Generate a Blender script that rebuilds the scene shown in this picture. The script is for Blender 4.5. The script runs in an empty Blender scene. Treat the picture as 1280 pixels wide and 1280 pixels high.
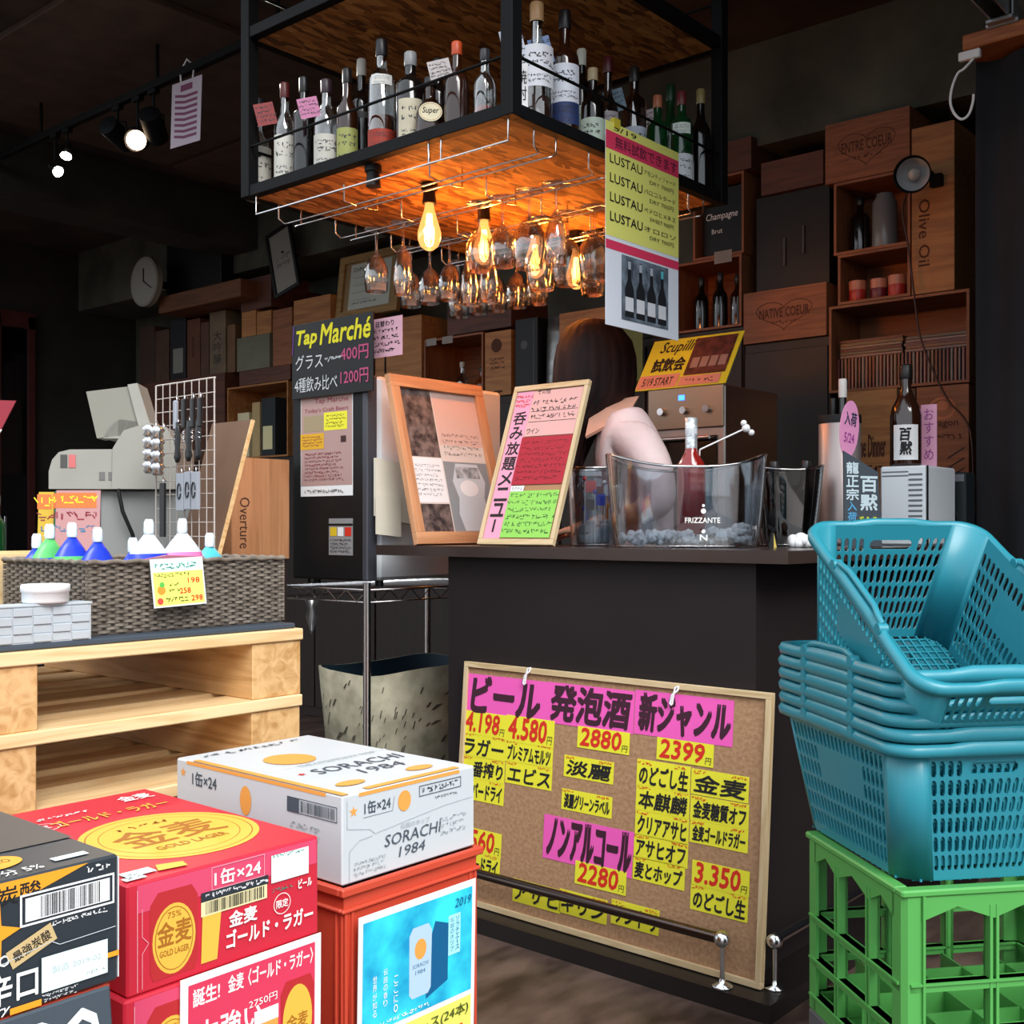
import bpy, math, random
from math import sin, cos, pi, radians, atan2, hypot
from mathutils import Vector, Matrix
random.seed(7)
SC = bpy.context.scene
COL = SC.collection
# ---------------------------------------------------------------- camera, sky, lights, exposure
EYE = 1.16; FPX = 1420.0; YAW = radians(40.67); CY, SY = cos(YAW), sin(YAW); HZN = 660.0
cam = bpy.data.objects.new('camera', bpy.data.cameras.new('camera')); COL.objects.link(cam)
cam.location = (0, 0, EYE); cam.rotation_euler = (pi/2, 0, -(pi/2 - YAW))
cam.data.sensor_width = 36; cam.data.lens = 36*FPX/1280; cam.data.shift_y = 20/1280
cam.data.clip_start = 0.05; cam.data.clip_end = 100
SC.camera = cam
SC.view_settings.view_transform = 'Standard'; SC.view_settings.look = 'None'
SC.view_settings.gamma = 1; SC.view_settings.use_curve_mapping = False
SC.view_settings.exposure = 0.72
W = bpy.data.worlds.new('overcast_sky'); SC.world = W; W.use_nodes = True
wn = W.node_tree.nodes; wl = W.node_tree.links
bg = wn['Background']; bg.inputs['Strength'].default_value = 1.0
tc = wn.new('ShaderNodeTexCoord'); sx = wn.new('ShaderNodeSeparateXYZ'); rp = wn.new('ShaderNodeValToRGB')
rp.color_ramp.elements[0].position = 0.47; rp.color_ramp.elements[0].color = (0.16, 0.155, 0.15, 1)
rp.color_ramp.elements[1].position = 0.56; rp.color_ramp.elements[1].color = (0.86, 0.93, 1.0, 1)
mr = wn.new('ShaderNodeMapRange'); mr.inputs['From Min'].default_value = -1
wl.new(tc.outputs['Generated'], sx.inputs[0]); wl.new(sx.outputs['Z'], mr.inputs['Value'])
wl.new(mr.outputs[0], rp.inputs[0]); wl.new(rp.outputs[0], bg.inputs['Color'])
SC.cycles.max_bounces = 7; SC.cycles.transparent_max_bounces = 24; SC.cycles.sample_clamp_indirect = 4
SC.cycles.caustics_reflective = False; SC.cycles.caustics_refractive = False

def lamp(kind, name, loc, energy, color=(1, 1, 1), target=None, **kw):
    l = bpy.data.lights.new(name, kind); l.energy = energy; l.color = color
    for k, v in kw.items(): setattr(l, k, v)
    o = bpy.data.objects.new(name, l); COL.objects.link(o); o.location = loc
    if target is not None:
        o.rotation_euler = (Vector(target) - Vector(loc)).to_track_quat('-Z', 'Y').to_euler()
    return o
# soft daylight from the street behind the photographer (bright cloud over the street)
lamp('SUN', 'hazy_sun', (-3, -3, 6), 2.3, (1.0, 0.98, 0.95), target=(-3+0.38, -3+0.75, 6-.80), angle=radians(35))

# ---------------------------------------------------------------- pixel <-> world helpers
def ray(u, v=HZN):
    k = (u - 640)/FPX
    return Vector((CY + SY*k, SY - CY*k, -(v - HZN)/FPX))
def px(u, v=HZN, x=None, y=None, z=None, d=None):
    r = ray(u, v)
    if x is not None: d = x/r.x
    elif y is not None: d = y/r.y
    elif z is not None: d = (z - EYE)/r.z
    return Vector((0, 0, EYE)) + r*d

# ---------------------------------------------------------------- materials
def lin(c):
    if isinstance(c, str): c = tuple(int(c[i:i+2], 16)/255 for i in (0, 2, 4))
    return tuple(x/12.92 if x <= 0.04045 else ((x+0.055)/1.055)**2.4 for x in c)
MATS = {}
def mat(name, c='808080', rough=0.6, metal=0.0, spec=0.5, emit=0.0, ecol=None, var=0.0, vscale=8.0, stretch=(1, 1, 1), bump=0.0, c2=None, coat=0.0, alpha=None, trans=0.0):
    if name in MATS: return MATS[name]
    m = bpy.data.materials.new(name); m.use_nodes = True; MATS[name] = m
    nt = m.node_tree; n = nt.nodes; l = nt.links; b = n['Principled BSDF']
    col = lin(c)
    b.inputs['Base Color'].default_value = (*col, 1); b.inputs['Roughness'].default_value = rough
    b.inputs['Metallic'].default_value = metal; b.inputs['Specular IOR Level'].default_value = spec
    b.inputs['Coat Weight'].default_value = coat; b.inputs['Transmission Weight'].default_value = trans
    if emit:
        b.inputs['Emission Color'].default_value = (*lin(ecol or c), 1); b.inputs['Emission Strength'].default_value = emit
    if var or bump or c2:
        t = n.new('ShaderNodeTexCoord'); mp = n.new('ShaderNodeMapping'); no = n.new('ShaderNodeTexNoise')
        mp.inputs['Scale'].default_value = stretch; no.inputs['Scale'].default_value = vscale; no.inputs['Detail'].default_value = 5
        l.new(t.outputs['Object'], mp.inputs[0]); l.new(mp.outputs[0], no.inputs['Vector'])
        if var or c2:
            r = n.new('ShaderNodeValToRGB'); r.color_ramp.elements[0].position = 0.35; r.color_ramp.elements[1].position = 0.65
            a = lin(c2) if c2 else tuple(x*(1-var) for x in col)
            r.color_ramp.elements[0].color = (*a, 1); r.color_ramp.elements[1].color = (*(tuple(min(1, x*(1+var*0.6)) for x in col)), 1)
            l.new(no.outputs[0], r.inputs[0]); l.new(r.outputs[0], b.inputs['Base Color'])
        if bump:
            bp = n.new('ShaderNodeBump'); bp.inputs['Strength'].default_value = bump; bp.inputs['Distance'].default_value = 0.01
            l.new(no.outputs[0], bp.inputs['Height']); l.new(bp.outputs[0], b.inputs['Normal'])
    return m
def wood(name, c, c2, axis=0, scale=6, rough=0.6, knots=True, bump=0.15):
    """stretched-noise grain along one local axis, with a few knots"""
    if name in MATS: return MATS[name]
    m = mat(name, c, rough); nt = m.node_tree; n = nt.nodes; l = nt.links; b = n['Principled BSDF']
    t = n.new('ShaderNodeTexCoord'); mp = n.new('ShaderNodeMapping'); s = [9, 9, 9]; s[axis] = 0.7
    mp.inputs['Scale'].default_value = s
    oi = n.new('ShaderNodeObjectInfo'); ad = n.new('ShaderNodeVectorMath'); ad.operation = 'ADD'
    mu = n.new('ShaderNodeMath'); mu.operation = 'MULTIPLY'; mu.inputs[1].default_value = 37
    l.new(oi.outputs['Random'], mu.inputs[0]); l.new(t.outputs['Object'], ad.inputs[0]); l.new(mu.outputs[0], ad.inputs[1])
    l.new(ad.outputs[0], mp.inputs[0])
    no = n.new('ShaderNodeTexNoise'); no.inputs['Scale'].default_value = scale; no.inputs['Detail'].default_value = 6; no.inputs['Distortion'].default_value = 1.2
    l.new(mp.outputs[0], no.inputs['Vector'])
    r = n.new('ShaderNodeValToRGB'); r.color_ramp.elements[0].position = 0.3; r.color_ramp.elements[0].color = (*lin(c2), 1)
    r.color_ramp.elements[1].position = 0.6; r.color_ramp.elements[1].color = (*lin(c), 1)
    l.new(no.outputs[0], r.inputs[0]); out = r.outputs[0]
    if knots:
        vo = n.new('ShaderNodeTexVoronoi'); vo.inputs['Scale'].default_value = 3.5
        m2 = n.new('ShaderNodeMapping'); s2 = [1.6, 1.6, 1.6]; s2[axis] = 0.9; m2.inputs['Scale'].default_value = s2
        l.new(ad.outputs[0], m2.inputs[0]); l.new(m2.outputs[0], vo.inputs['Vector'])
        r2 = n.new('ShaderNodeValToRGB'); r2.color_ramp.elements[0].position = 0.03; r2.color_ramp.elements[0].color = (*[x*0.35 for x in lin(c2)], 1)
        r2.color_ramp.elements[1].position = 0.11; r2.color_ramp.elements[1].color = (1, 1, 1, 1)
        mx = n.new('ShaderNodeMix'); mx.data_type = 'RGBA'; mx.blend_type = 'MULTIPLY'; mx.inputs[0].default_value = 0.8
        l.new(vo.outputs['Distance'], r2.inputs[0]); l.new(out, mx.inputs[6]); l.new(r2.outputs[0], mx.inputs[7]); out = mx.outputs[2]
    l.new(out, b.inputs['Base Color'])
    bp = n.new('ShaderNodeBump'); bp.inputs['Strength'].default_value = bump; bp.inputs['Distance'].default_value = 0.004
    l.new(no.outputs[0], bp.inputs['Height']); l.new(bp.outputs[0], b.inputs['Normal'])
    return m
def osb(name, tone=1.0):
    if name in MATS: return MATS[name]
    m = mat(name, '9a6a3a', 0.7); nt = m.node_tree; n = nt.nodes; l = nt.links; b = n['Principled BSDF']
    t = n.new('ShaderNodeTexCoord'); prev = None
    for k, (rot, sc) in enumerate([((0, 0, 0.4), (9, 38, 9)), ((0, 0, 1.6), (12, 45, 9))]):
        mp = n.new('ShaderNodeMapping'); mp.inputs['Rotation'].default_value = rot; mp.inputs['Scale'].default_value = sc
        vo = n.new('ShaderNodeTexVoronoi'); vo.inputs['Scale'].default_value = 1.3; vo.inputs['Randomness'].default_value = 1
        nz = n.new('ShaderNodeTexNoise'); nz.inputs['Scale'].default_value = 6; ad = n.new('ShaderNodeVectorMath'); ad.operation = 'MULTIPLY_ADD'
        ad.inputs[1].default_value = (0.05, 0.05, 0.05)
        l.new(t.outputs['Object'], nz.inputs['Vector']); l.new(nz.outputs['Color'], ad.inputs[0]); l.new(t.outputs['Object'], ad.inputs[2])
        l.new(ad.outputs[0], mp.inputs[0]); l.new(mp.outputs[0], vo.inputs['Vector'])
        sp = n.new('ShaderNodeSeparateColor'); l.new(vo.outputs['Color'], sp.inputs[0])
        r = n.new('ShaderNodeValToRGB'); e = r.color_ramp.elements
        e[0].position = 0; e[0].color = (*[x*tone for x in lin('5e3a1c')], 1); e[1].position = 1; e[1].color = (*[x*tone for x in lin('cc9a5c')], 1)
        q = r.color_ramp.elements.new(0.5); q.color = (*[x*tone for x in lin('a06c38')], 1)
        l.new(sp.outputs[0], r.inputs[0])
        if prev is None: prev = r.outputs[0]; h = sp.outputs[0]
        else:
            mx = n.new('ShaderNodeMix'); mx.data_type = 'RGBA'; gt = n.new('ShaderNodeMath'); gt.operation = 'GREATER_THAN'; gt.inputs[1].default_value = 0.5
            l.new(sp.outputs[1], gt.inputs[0]); l.new(gt.outputs[0], mx.inputs[0]); l.new(prev, mx.inputs[6]); l.new(r.outputs[0], mx.inputs[7]); prev = mx.outputs[2]
    l.new(prev, b.inputs['Base Color'])
    bp = n.new('ShaderNodeBump'); bp.inputs['Strength'].default_value = 0.4; bp.inputs['Distance'].default_value = 0.003
    l.new(h, bp.inputs['Height']); l.new(bp.outputs[0], b.inputs['Normal'])
    return m
def glass(name, tint='ffffff', refl=0.12, rough=0.02, dens=1.0):
    """thin clear wall: mostly see-through with a Fresnel sheen"""
    if name in MATS: return MATS[name]
    m = bpy.data.materials.new(name); m.use_nodes = True; MATS[name] = m; nt = m.node_tree; n = nt.nodes; l = nt.links
    n.remove(n['Principled BSDF']); out = n['Material Output']
    tr = n.new('ShaderNodeBsdfTransparent'); tr.inputs[0].default_value = (*lin(tint), 1)
    gl = n.new('ShaderNodeBsdfGlossy'); gl.inputs['Roughness'].default_value = rough
    lw = n.new('ShaderNodeLayerWeight'); lw.inputs[0].default_value = 0.35
    mu = n.new('ShaderNodeMath'); mu.operation = 'MULTIPLY_ADD'; mu.inputs[1].default_value = 0.75*dens; mu.inputs[2].default_value = refl; mu.use_clamp = True
    mx = n.new('ShaderNodeMixShader')
    l.new(lw.outputs['Facing'], mu.inputs[0]); l.new(mu.outputs[0], mx.inputs[0]); l.new(tr.outputs[0], mx.inputs[1]); l.new(gl.outputs[0], mx.inputs[2])
    l.new(mx.outputs[0], out.inputs[0]); return m

# ---------------------------------------------------------------- mesh builder
class MB:
    def __init__(s): s.v = []; s.f = []; s.mi = []; s.cur = 0; s.M = Matrix.Identity(4); s.sm = []
    def add(s, vs, fs, smooth=False):
        b = len(s.v); s.v += [s.M @ Vector(p) for p in vs]; s.f += [tuple(b+i for i in f) for f in fs]
        s.mi += [s.cur]*len(fs); s.sm += [smooth]*len(fs); return s
    def box(s, x0, y0, z0, x1, y1, z1, bv=0.0):
        if bv <= 0:
            vs = [(x, y, z) for z in (z0, z1) for y in (y0, y1) for x in (x0, x1)]
            return s.add(vs, [(0, 2, 3, 1), (4, 5, 7, 6), (0, 1, 5, 4), (2, 6, 7, 3), (0, 4, 6, 2), (1, 3, 7, 5)])
        b = bv; vs = []; idx = {}
        for sx_ in (0, 1):
            for sy_ in (0, 1):
                for sz_ in (0, 1):
                    X = (x0, x1)[sx_]; Y = (y0, y1)[sy_]; Z = (z0, z1)[sz_]
                    ix = b if sx_ == 0 else -b; iy = b if sy_ == 0 else -b; iz = b if sz_ == 0 else -b
                    for k, p in enumerate([(X, Y+iy, Z+iz), (X+ix, Y, Z+iz), (X+ix, Y+iy, Z)]):
                        idx[(sx_, sy_, sz_, k)] = len(vs); vs.append(p)
        I = idx; fs = []
        for q in (0, 1):
            a = [I[(q, 0, 0, 0)], I[(q, 1, 0, 0)], I[(q, 1, 1, 0)], I[(q, 0, 1, 0)]]; fs.append(a[::-1] if q == 0 else a)
            a = [I[(0, q, 0, 1)], I[(0, q, 1, 1)], I[(1, q, 1, 1)], I[(1, q, 0, 1)]]; fs.append(a[::-1] if q == 0 else a)
            a = [I[(0, 0, q, 2)], I[(1, 0, q, 2)], I[(1, 1, q, 2)], I[(0, 1, q, 2)]]; fs.append(a[::-1] if q == 0 else a)
        for p in (0, 1):
            for q in (0, 1):
                fs.append([I[(p, q, 0, 0)], I[(p, q, 1, 0)], I[(p, q, 1, 1)], I[(p, q, 0, 1)]])
                fs.append([I[(p, 0, q, 0)], I[(p, 1, q, 0)], I[(p, 1, q, 2)], I[(p, 0, q, 2)]])
                fs.append([I[(0, p, q, 1)], I[(1, p, q, 1)], I[(1, p, q, 2)], I[(0, p, q, 2)]])
                for r in (0, 1): fs.append([I[(p, q, r, 0)], I[(p, q, r, 1)], I[(p, q, r, 2)]])
        return s.add(vs, fs)
    def cyl(s, p, q, r, n=10, r2=None, cap=True, smooth=True):
        p, q = Vector(p), Vector(q); ax = (q-p)
        if ax.length < 1e-6: return s
        a = ax.normalized(); t = a.orthogonal().normalized(); w = a.cross(t); r2 = r if r2 is None else r2
        vs = [p + (t*cos(2*pi*i/n) + w*sin(2*pi*i/n))*r for i in range(n)] + [q + (t*cos(2*pi*i/n) + w*sin(2*pi*i/n))*r2 for i in range(n)]
        s.add(vs, [(i, (i+1) % n, n+(i+1) % n, n+i) for i in range(n)], smooth)
        if cap: s.add(vs, [tuple(range(n))[::-1], tuple(range(n, 2*n))])
        return s
    def tube(s, pts, r, n=6, closed=False, cap=True):
        pts = [Vector(p) for p in pts]; m = len(pts); rings = []; prev = None
        for i in range(m):
            a = pts[i-1] if (i > 0 or closed) else pts[i]; b = pts[(i+1) % m] if (i < m-1 or closed) else pts[i]
            t = (b-a); t = t.normalized() if t.length > 1e-9 else Vector((0, 0, 1))
            if prev is None: nn = t.orthogonal().normalized()
            else:
                nn = prev - t*prev.dot(t); nn = nn.normalized() if nn.length > 1e-6 else t.orthogonal().normalized()
            prev = nn; w = t.cross(nn); rr = r[i] if isinstance(r, (list, tuple)) else r
            rings.append([pts[i] + (nn*cos(2*pi*k/n)+w*sin(2*pi*k/n))*rr for k in range(n)])
        vs = [p for R_ in rings for p in R_]; fs = []
        for i in range(m if closed else m-1):
            j = (i+1) % m
            for k in range(n): fs.append((i*n+k, i*n+(k+1) % n, j*n+(k+1) % n, j*n+k))
        s.add(vs, fs, True)
        if cap and not closed: s.add(rings[0]+rings[-1], [tuple(range(n))[::-1], tuple(range(n, 2*n))])
        return s
    def lathe(s, prof, n=20, c=(0, 0, 0), a0=0, a1=2*pi, sx=1.0, sy=1.0, smooth=True):
        full = abs(a1-a0-2*pi) < 1e-6; m = n if full else n+1; vs = []
        for (r, z) in prof:
            for i in range(m):
                a = a0+(a1-a0)*i/n; vs.append((c[0]+r*cos(a)*sx, c[1]+r*sin(a)*sy, c[2]+z))
        fs = []
        for j in range(len(prof)-1):
            for i in range(n):
                k = (i+1) % m; fs.append((j*m+i, j*m+k, (j+1)*m+k, (j+1)*m+i))
        return s.add(vs, fs, smooth)
    def prism(s, pts, z0, z1, ax='z'):
        n = len(pts); f = {'z': lambda a, b, c: (a, b, c), 'y': lambda a, b, c: (a, c, b), 'x': lambda a, b, c: (c, a, b)}[ax]
        vs = [f(a, b, z0) for a, b in pts] + [f(a, b, z1) for a, b in pts]
        fs = [tuple(range(n))[::-1], tuple(range(n, 2*n))] + [(i, (i+1) % n, n+(i+1) % n, n+i) for i in range(n)]
        return s.add(vs, fs)
    def loft(s, rings, cap=True, smooth=True):
        n = len(rings[0]); vs = [p for r in rings for p in r]; fs = []
        for j in range(len(rings)-1):
            for i in range(n): fs.append((j*n+i, j*n+(i+1) % n, (j+1)*n+(i+1) % n, (j+1)*n+i))
        if cap: fs += [tuple(range(n))[::-1], tuple(range((len(rings)-1)*n, len(rings)*n))]
        return s.add(vs, fs, smooth)
    def sphere(s, c, r, n=12, m=8, sz=1.0):
        prof = [(max(1e-4, r*sin(pi*i/m)), -r*cos(pi*i/m)*sz) for i in range(m+1)]
        return s.lathe(prof, n, c)
    def mesh(s, name, mats):
        me = bpy.data.meshes.new(name); me.from_pydata([tuple(v) for v in s.v], [], s.f)
        for m in (mats if isinstance(mats, (list, tuple)) else [mats]): me.materials.append(m)
        me.polygons.foreach_set('material_index', s.mi); me.polygons.foreach_set('use_smooth', s.sm); me.update(); return me
    def build(s, name, mats, parent=None, label=None, **kw):
        o = bpy.data.objects.new(name, s.mesh(name, mats)); COL.objects.link(o)
        if parent is not None: o.parent = parent
        if label: o['label'] = label
        for k, v in kw.items(): o[k] = v
        return o
def smooth(pts, n=6):
    out = []; P_ = [Vector(p) for p in pts]
    for i in range(len(P_)-1):
        a, b, c, d = P_[max(0, i-1)], P_[i], P_[i+1], P_[min(len(P_)-1, i+2)]
        for k in range(n):
            t = k/n; out.append(.5*((2*b)+(c-a)*t+(2*a-5*b+4*c-d)*t*t+(3*b-a-3*c+d)*t**3))
    return out+[P_[-1]]
def tag(o, label, cat, group=None, kind=None):
    o['label'] = label; o['category'] = cat
    if group: o['group'] = group
    if kind: o['kind'] = kind
    return o
def thing(name, label, cat, loc=(0, 0, 0), rz=0.0, group=None, M=None):
    o = bpy.data.objects.new(name, None); COL.objects.link(o); o.empty_display_size = 0.05
    if M is not None: o.matrix_world = M
    else: o.location = loc; o.rotation_euler = (0, 0, rz)
    return tag(o, label, cat, group)
def struct(o): o['kind'] = 'structure'; return o
def dup(o, loc=None, rz=None, label=None, parent=None, sc=None, group=None):
    c = o.copy(); COL.objects.link(c)
    if parent is not None: c.parent = parent
    if loc is not None: c.location = loc
    if rz is not None: c.rotation_euler = (0, 0, rz)
    if sc is not None: c.scale = sc if hasattr(sc, '__len__') else (sc, sc, sc)
    if label: c['label'] = label
    if group: c['group'] = group
    for ch in list(o.children): dup(ch, parent=c)
    return c
def axes(o, right, up):
    r = Vector(right).normalized(); n = r.cross(Vector(up)).normalized(); u = n.cross(r)
    return Matrix((( r.x, u.x, n.x, o[0]), (r.y, u.y, n.y, o[1]), (r.z, u.z, n.z, o[2]), (0, 0, 0, 1)))
RX = -pi/2          # local x -> world -Y : thing faces the street side (-X)
def MF(y=0.0): return Matrix.Translation((0, y, 0)) @ Matrix.Rotation(pi/2, 4, 'X')      # print on a local -y face
def MT(z): return Matrix.Translation((0, 0, z))                                        # print on top
def ML(depth): return Matrix(((0, 0, -1, 0), (-1, 0, 0, depth), (0, 1, 0, 0), (0, 0, 0, 1)))  # print on local -x face
# ---------------------------------------------------------------- flat print: rectangles, discs, lettering
TXT = {}
def text_geo(s, bold, shear):
    key = (s, bold, shear)
    if key not in TXT:
        c = bpy.data.curves.new('t', 'FONT'); c.body = s; c.size = 1; c.offset = bold; c.shear = shear; c.resolution_u = 2; c.fill_mode = 'FRONT'
        c.space_line = 0.95
        o = bpy.data.objects.new('t', c); me = bpy.data.meshes.new_from_object(o)
        vs = [tuple(v.co) for v in me.vertices]; fs = [tuple(p.vertices) for p in me.polygons]
        bpy.data.objects.remove(o); bpy.data.meshes.remove(me); bpy.data.curves.remove(c)
        TXT[key] = (vs, fs)
    return TXT[key]
class Print:
    def __init__(s, M=None): s.mb = MB(); s.mb.M = M or Matrix.Identity(4); s.mats = []; s.z = 0.0005; s.bend = None
    def m(s, mt):
        if mt not in s.mats: s.mats.append(mt)
        s.mb.cur = s.mats.index(mt); s.z += 0.00006; return s
    def poly(s, mt, pts):
        s.m(mt); s.mb.add([s.B(x, y, s.z) for x, y in pts], [tuple(range(len(pts)))]); return s
    def B(s, x, y, z):
        if s.bend is None: return (x, y, z)
        return ((s.bend+z)*sin(x/s.bend), y, (s.bend+z)*cos(x/s.bend))
    def rect(s, mt, x0, y0, x1, y1, ang=0):
        if s.bend:
            s.m(mt); n = 8; vs = []
            for i in range(n+1):
                x = x0+(x1-x0)*i/n; vs += [s.B(x, y0, s.z), s.B(x, y1, s.z)]
            s.mb.add(vs, [(2*i, 2*i+2, 2*i+3, 2*i+1) for i in range(n)], True); return s
        cx, cy = (x0+x1)/2, (y0+y1)/2; ca, sa = cos(ang), sin(ang)
        return s.poly(mt, [(cx+(x-cx)*ca-(y-cy)*sa, cy+(x-cx)*sa+(y-cy)*ca) for x, y in ((x0, y0), (x1, y0), (x1, y1), (x0, y1))])
    def frame(s, mt, x0, y0, x1, y1, t):
        for a in ((x0, y0, x1, y0+t), (x0, y1-t, x1, y1), (x0, y0+t, x0+t, y1-t), (x1-t, y0+t, x1, y1-t)): s.rect(mt, *a)
        return s
    def disc(s, mt, cx, cy, rx, ry=None, n=28):
        ry = ry or rx; return s.poly(mt, [(cx+rx*cos(2*pi*i/n), cy+ry*sin(2*pi*i/n)) for i in range(n)])
    def ring(s, mt, cx, cy, rx, ry, t, n=32):
        s.m(mt); vs = []
        for i in range(n):
            a = 2*pi*i/n; vs += [s.B(cx+rx*cos(a), cy+ry*sin(a), s.z), s.B(cx+(rx-t)*cos(a), cy+(ry-t)*sin(a), s.z)]
        s.mb.add(vs, [(2*i, 2*((i+1) % n), 2*((i+1) % n)+1, 2*i+1) for i in range(n)]); return s
    def line(s, mt, pts, t):
        s.m(mt)
        for (a, b), (c, d) in zip(pts, pts[1:]):
            L = hypot(c-a, d-b) or 1; nx, ny = -(d-b)/L*t/2, (c-a)/L*t/2
            s.mb.add([s.B(a-nx, b-ny, s.z), s.B(c-nx, d-ny, s.z), s.B(c+nx, d+ny, s.z), s.B(a+nx, b+ny, s.z)], [(0, 1, 2, 3)])
        return s
    def star(s, mt, cx, cy, r, a=pi/2):
        return s.poly(mt, [(cx+(r if i % 2 == 0 else r*.42)*cos(a+i*pi/5), cy+(r if i % 2 == 0 else r*.42)*sin(a+i*pi/5)) for i in range(10)])
    def text(s, mt, t, x0, y0, x1, y1, bold=0.0, shear=0.0, ang=0.0):
        fat = bold; vs, fs = text_geo(t, 0.0, shear)
        if not vs: return s
        a0 = min(v[0] for v in vs); a1 = max(v[0] for v in vs); b0 = min(v[1] for v in vs); b1 = max(v[1] for v in vs)
        fx = (x1-x0)/max(a1-a0, 1e-6); fy = (y1-y0)/max(b1-b0, .02); s.m(mt); cx, cy = (x0+x1)/2, (y0+y1)/2; out = []; flat = []
        for v in vs:
            X = x0+(v[0]-a0)*fx; Y = y0+(v[1]-b0)*fy
            if ang: X, Y = cx+(X-cx)*cos(ang)-(Y-cy)*sin(ang), cy+(X-cx)*sin(ang)+(Y-cy)*cos(ang)
            out.append(s.B(X, Y, s.z)); flat.append((X, Y))
        s.mb.add(out, fs)
        if fat:
            q = fat*abs(y1-y0)
            for k, (dx, dy) in enumerate(((q, 0), (0, q), (q, q), (q*.5, -q*.5))):
                s.z += .00004; s.mb.add([s.B(px_+dx, py_+dy, s.z) for px_, py_ in flat], fs)
        return s
    def vtext(s, mt, t, x0, y0, x1, y1, bold=0.0):
        n = len(t); h = (y1-y0)/n
        for i, ch in enumerate(t):
            if ch == 'ー': s.rect(mt, (x0+x1)/2-h*.07, y1-(i+.9)*h, (x0+x1)/2+h*.07, y1-(i+.1)*h)
            elif ch.strip(): s.text(mt, ch, x0, y1-(i+.92)*h, x1, y1-(i+.08)*h, bold)
        return s
    def scrib(s, mt, x0, y0, x1, y1, rows=3, fill=.8, t=None):
        """rows of tiny illegible strokes"""
        h = (y1-y0)/rows; t = t or h*.13
        for r in range(rows):
            yb = y1-(r+1)*h+h*.2; x = x0; s.m(mt); e = x0+(x1-x0)*random.uniform(fill, 1)
            while x < e:
                w = random.uniform(.3, .6)*h
                for _ in range(3):
                    xa = x+random.random()*w; ya = yb+random.random()*h*.6; an = random.choice((0, 0, pi/2, pi/2, .9, 2.2)); L = h*random.uniform(.3, .6)
                    xb = xa+cos(an)*L; yb2 = min(yb+h*.62, ya+sin(an)*L); nx, ny = -sin(an)*t/2, cos(an)*t/2
                    s.mb.add([s.B(xa-nx, ya-ny, s.z), s.B(xb-nx, yb2-ny, s.z), s.B(xb+nx, yb2+ny, s.z), s.B(xa+nx, ya+ny, s.z)], [(0, 1, 2, 3)])
                x += w*1.25+.15*h
        return s
    def bars(s, mt, x0, y0, x1, y1, n=40):
        s.m(mt); x = x0; st = (x1-x0)/n
        for i in range(n):
            w = st*random.choice((.3, .5, .75)); s.mb.add([s.B(x, y0, s.z), s.B(x+w, y0, s.z), s.B(x+w, y1, s.z), s.B(x, y1, s.z)], [(0, 1, 2, 3)]); x += st
        return s
    def build(s, name, parent=None, label=None, **kw): return s.mb.build(name, s.mats, parent, label, **kw)
# ---------------------------------------------------------------- palette
K = mat('ink_black', '141214', .7); INKW = mat('ink_white', 'f2f2ee', .7); INKR = mat('ink_red', 'd42a18', .6); INKPL = mat('ink_plum', '3a1026', .6)
YEL = mat('yellow_card', 'e8e232', .7); PINK = mat('pink_card', 'ee5cb8', .7); LPINK = mat('pale_pink_paper', 'e2a8c4', .7)
WHT = mat('white_paper', 'e9eaec', .7); BLKM = mat('black_steel', '0b0c0e', .6, spec=.14); BLKP = mat('black_plastic', '0b0b0d', .5, spec=.35)
CHROME = mat('chrome', 'd8d8da', .18, 1.0); STEEL = mat('brushed_steel', '9b9490', .38, 1.0)
PINE = wood('pine', 'ecd0a0', 'd8b07a', 0, 5); PINEV = wood('pine_upright', 'e4c08c', 'cc9c64', 2, 5)
CRW = wood('crate_wood', '8e5634', '6e3e22', 0, 4, knots=False); CRWV = wood('crate_wood_upright', '8e5634', '6e3e22', 2, 4, knots=False)
CRD = wood('dark_crate_wood', '5c3322', '40221a', 0, 4, knots=False); CRY = wood('golden_crate_wood', 'aa7440', '8a5830', 0, 4, knots=False)
BURN = mat('burnt_brand', '4a2614', .8)
# ================================================================ setting
def concrete(name, c, c2): return mat(name, c, .85, var=.3, vscale=2.5, bump=.25, c2=c2)
FLOORM = mat('worn_floor', '64524a', .45, c2='30241f', vscale=4.5, stretch=(1, 2.2, 1), bump=.08)
b = MB().box(-7, -7, -.1, 5.3, 9, 0); struct(b.build('floor', FLOORM))
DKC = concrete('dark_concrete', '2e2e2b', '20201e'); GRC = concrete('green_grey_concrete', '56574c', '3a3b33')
b = MB().box(5.05, -.6, 0, 5.25, 8.7, 3.32); struct(b.build('wall_back', GRC))
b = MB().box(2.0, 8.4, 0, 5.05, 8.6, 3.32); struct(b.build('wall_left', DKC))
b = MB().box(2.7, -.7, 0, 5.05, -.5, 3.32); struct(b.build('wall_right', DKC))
b = MB().box(2.0, -.7, 3.32, 5.25, 8.7, 3.5); struct(b.build('ceiling', concrete('brown_ceiling', '46382f', '2a221d')))
b = MB().box(4.55, -.5, 2.86, 5.05, 8.4, 3.32); struct(b.build('trim_1', GRC))        # beam along the back wall
b = MB().box(2.0, 6.1, 2.98, 4.55, 6.45, 3.32); struct(b.build('trim_2', DKC))
# sheet panels on the ceiling
cp = MATS['brown_ceiling']
for i in range(3):
    o = struct(MB().box(2.3+i*.74, 4.1, 3.29, 3.0+i*.74, 5.9, 3.32, .004).build('ceiling_panel', mat('ceiling_sheet', '4e4038', .8, var=.25)))
# maroon dado behind the rack
b = MB().box(5.0, 1.6, 0, 5.05, 8.4, 1.25); struct(b.build('trim_3', mat('maroon_paint', '4a1420', .7, var=.2)))
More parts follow.
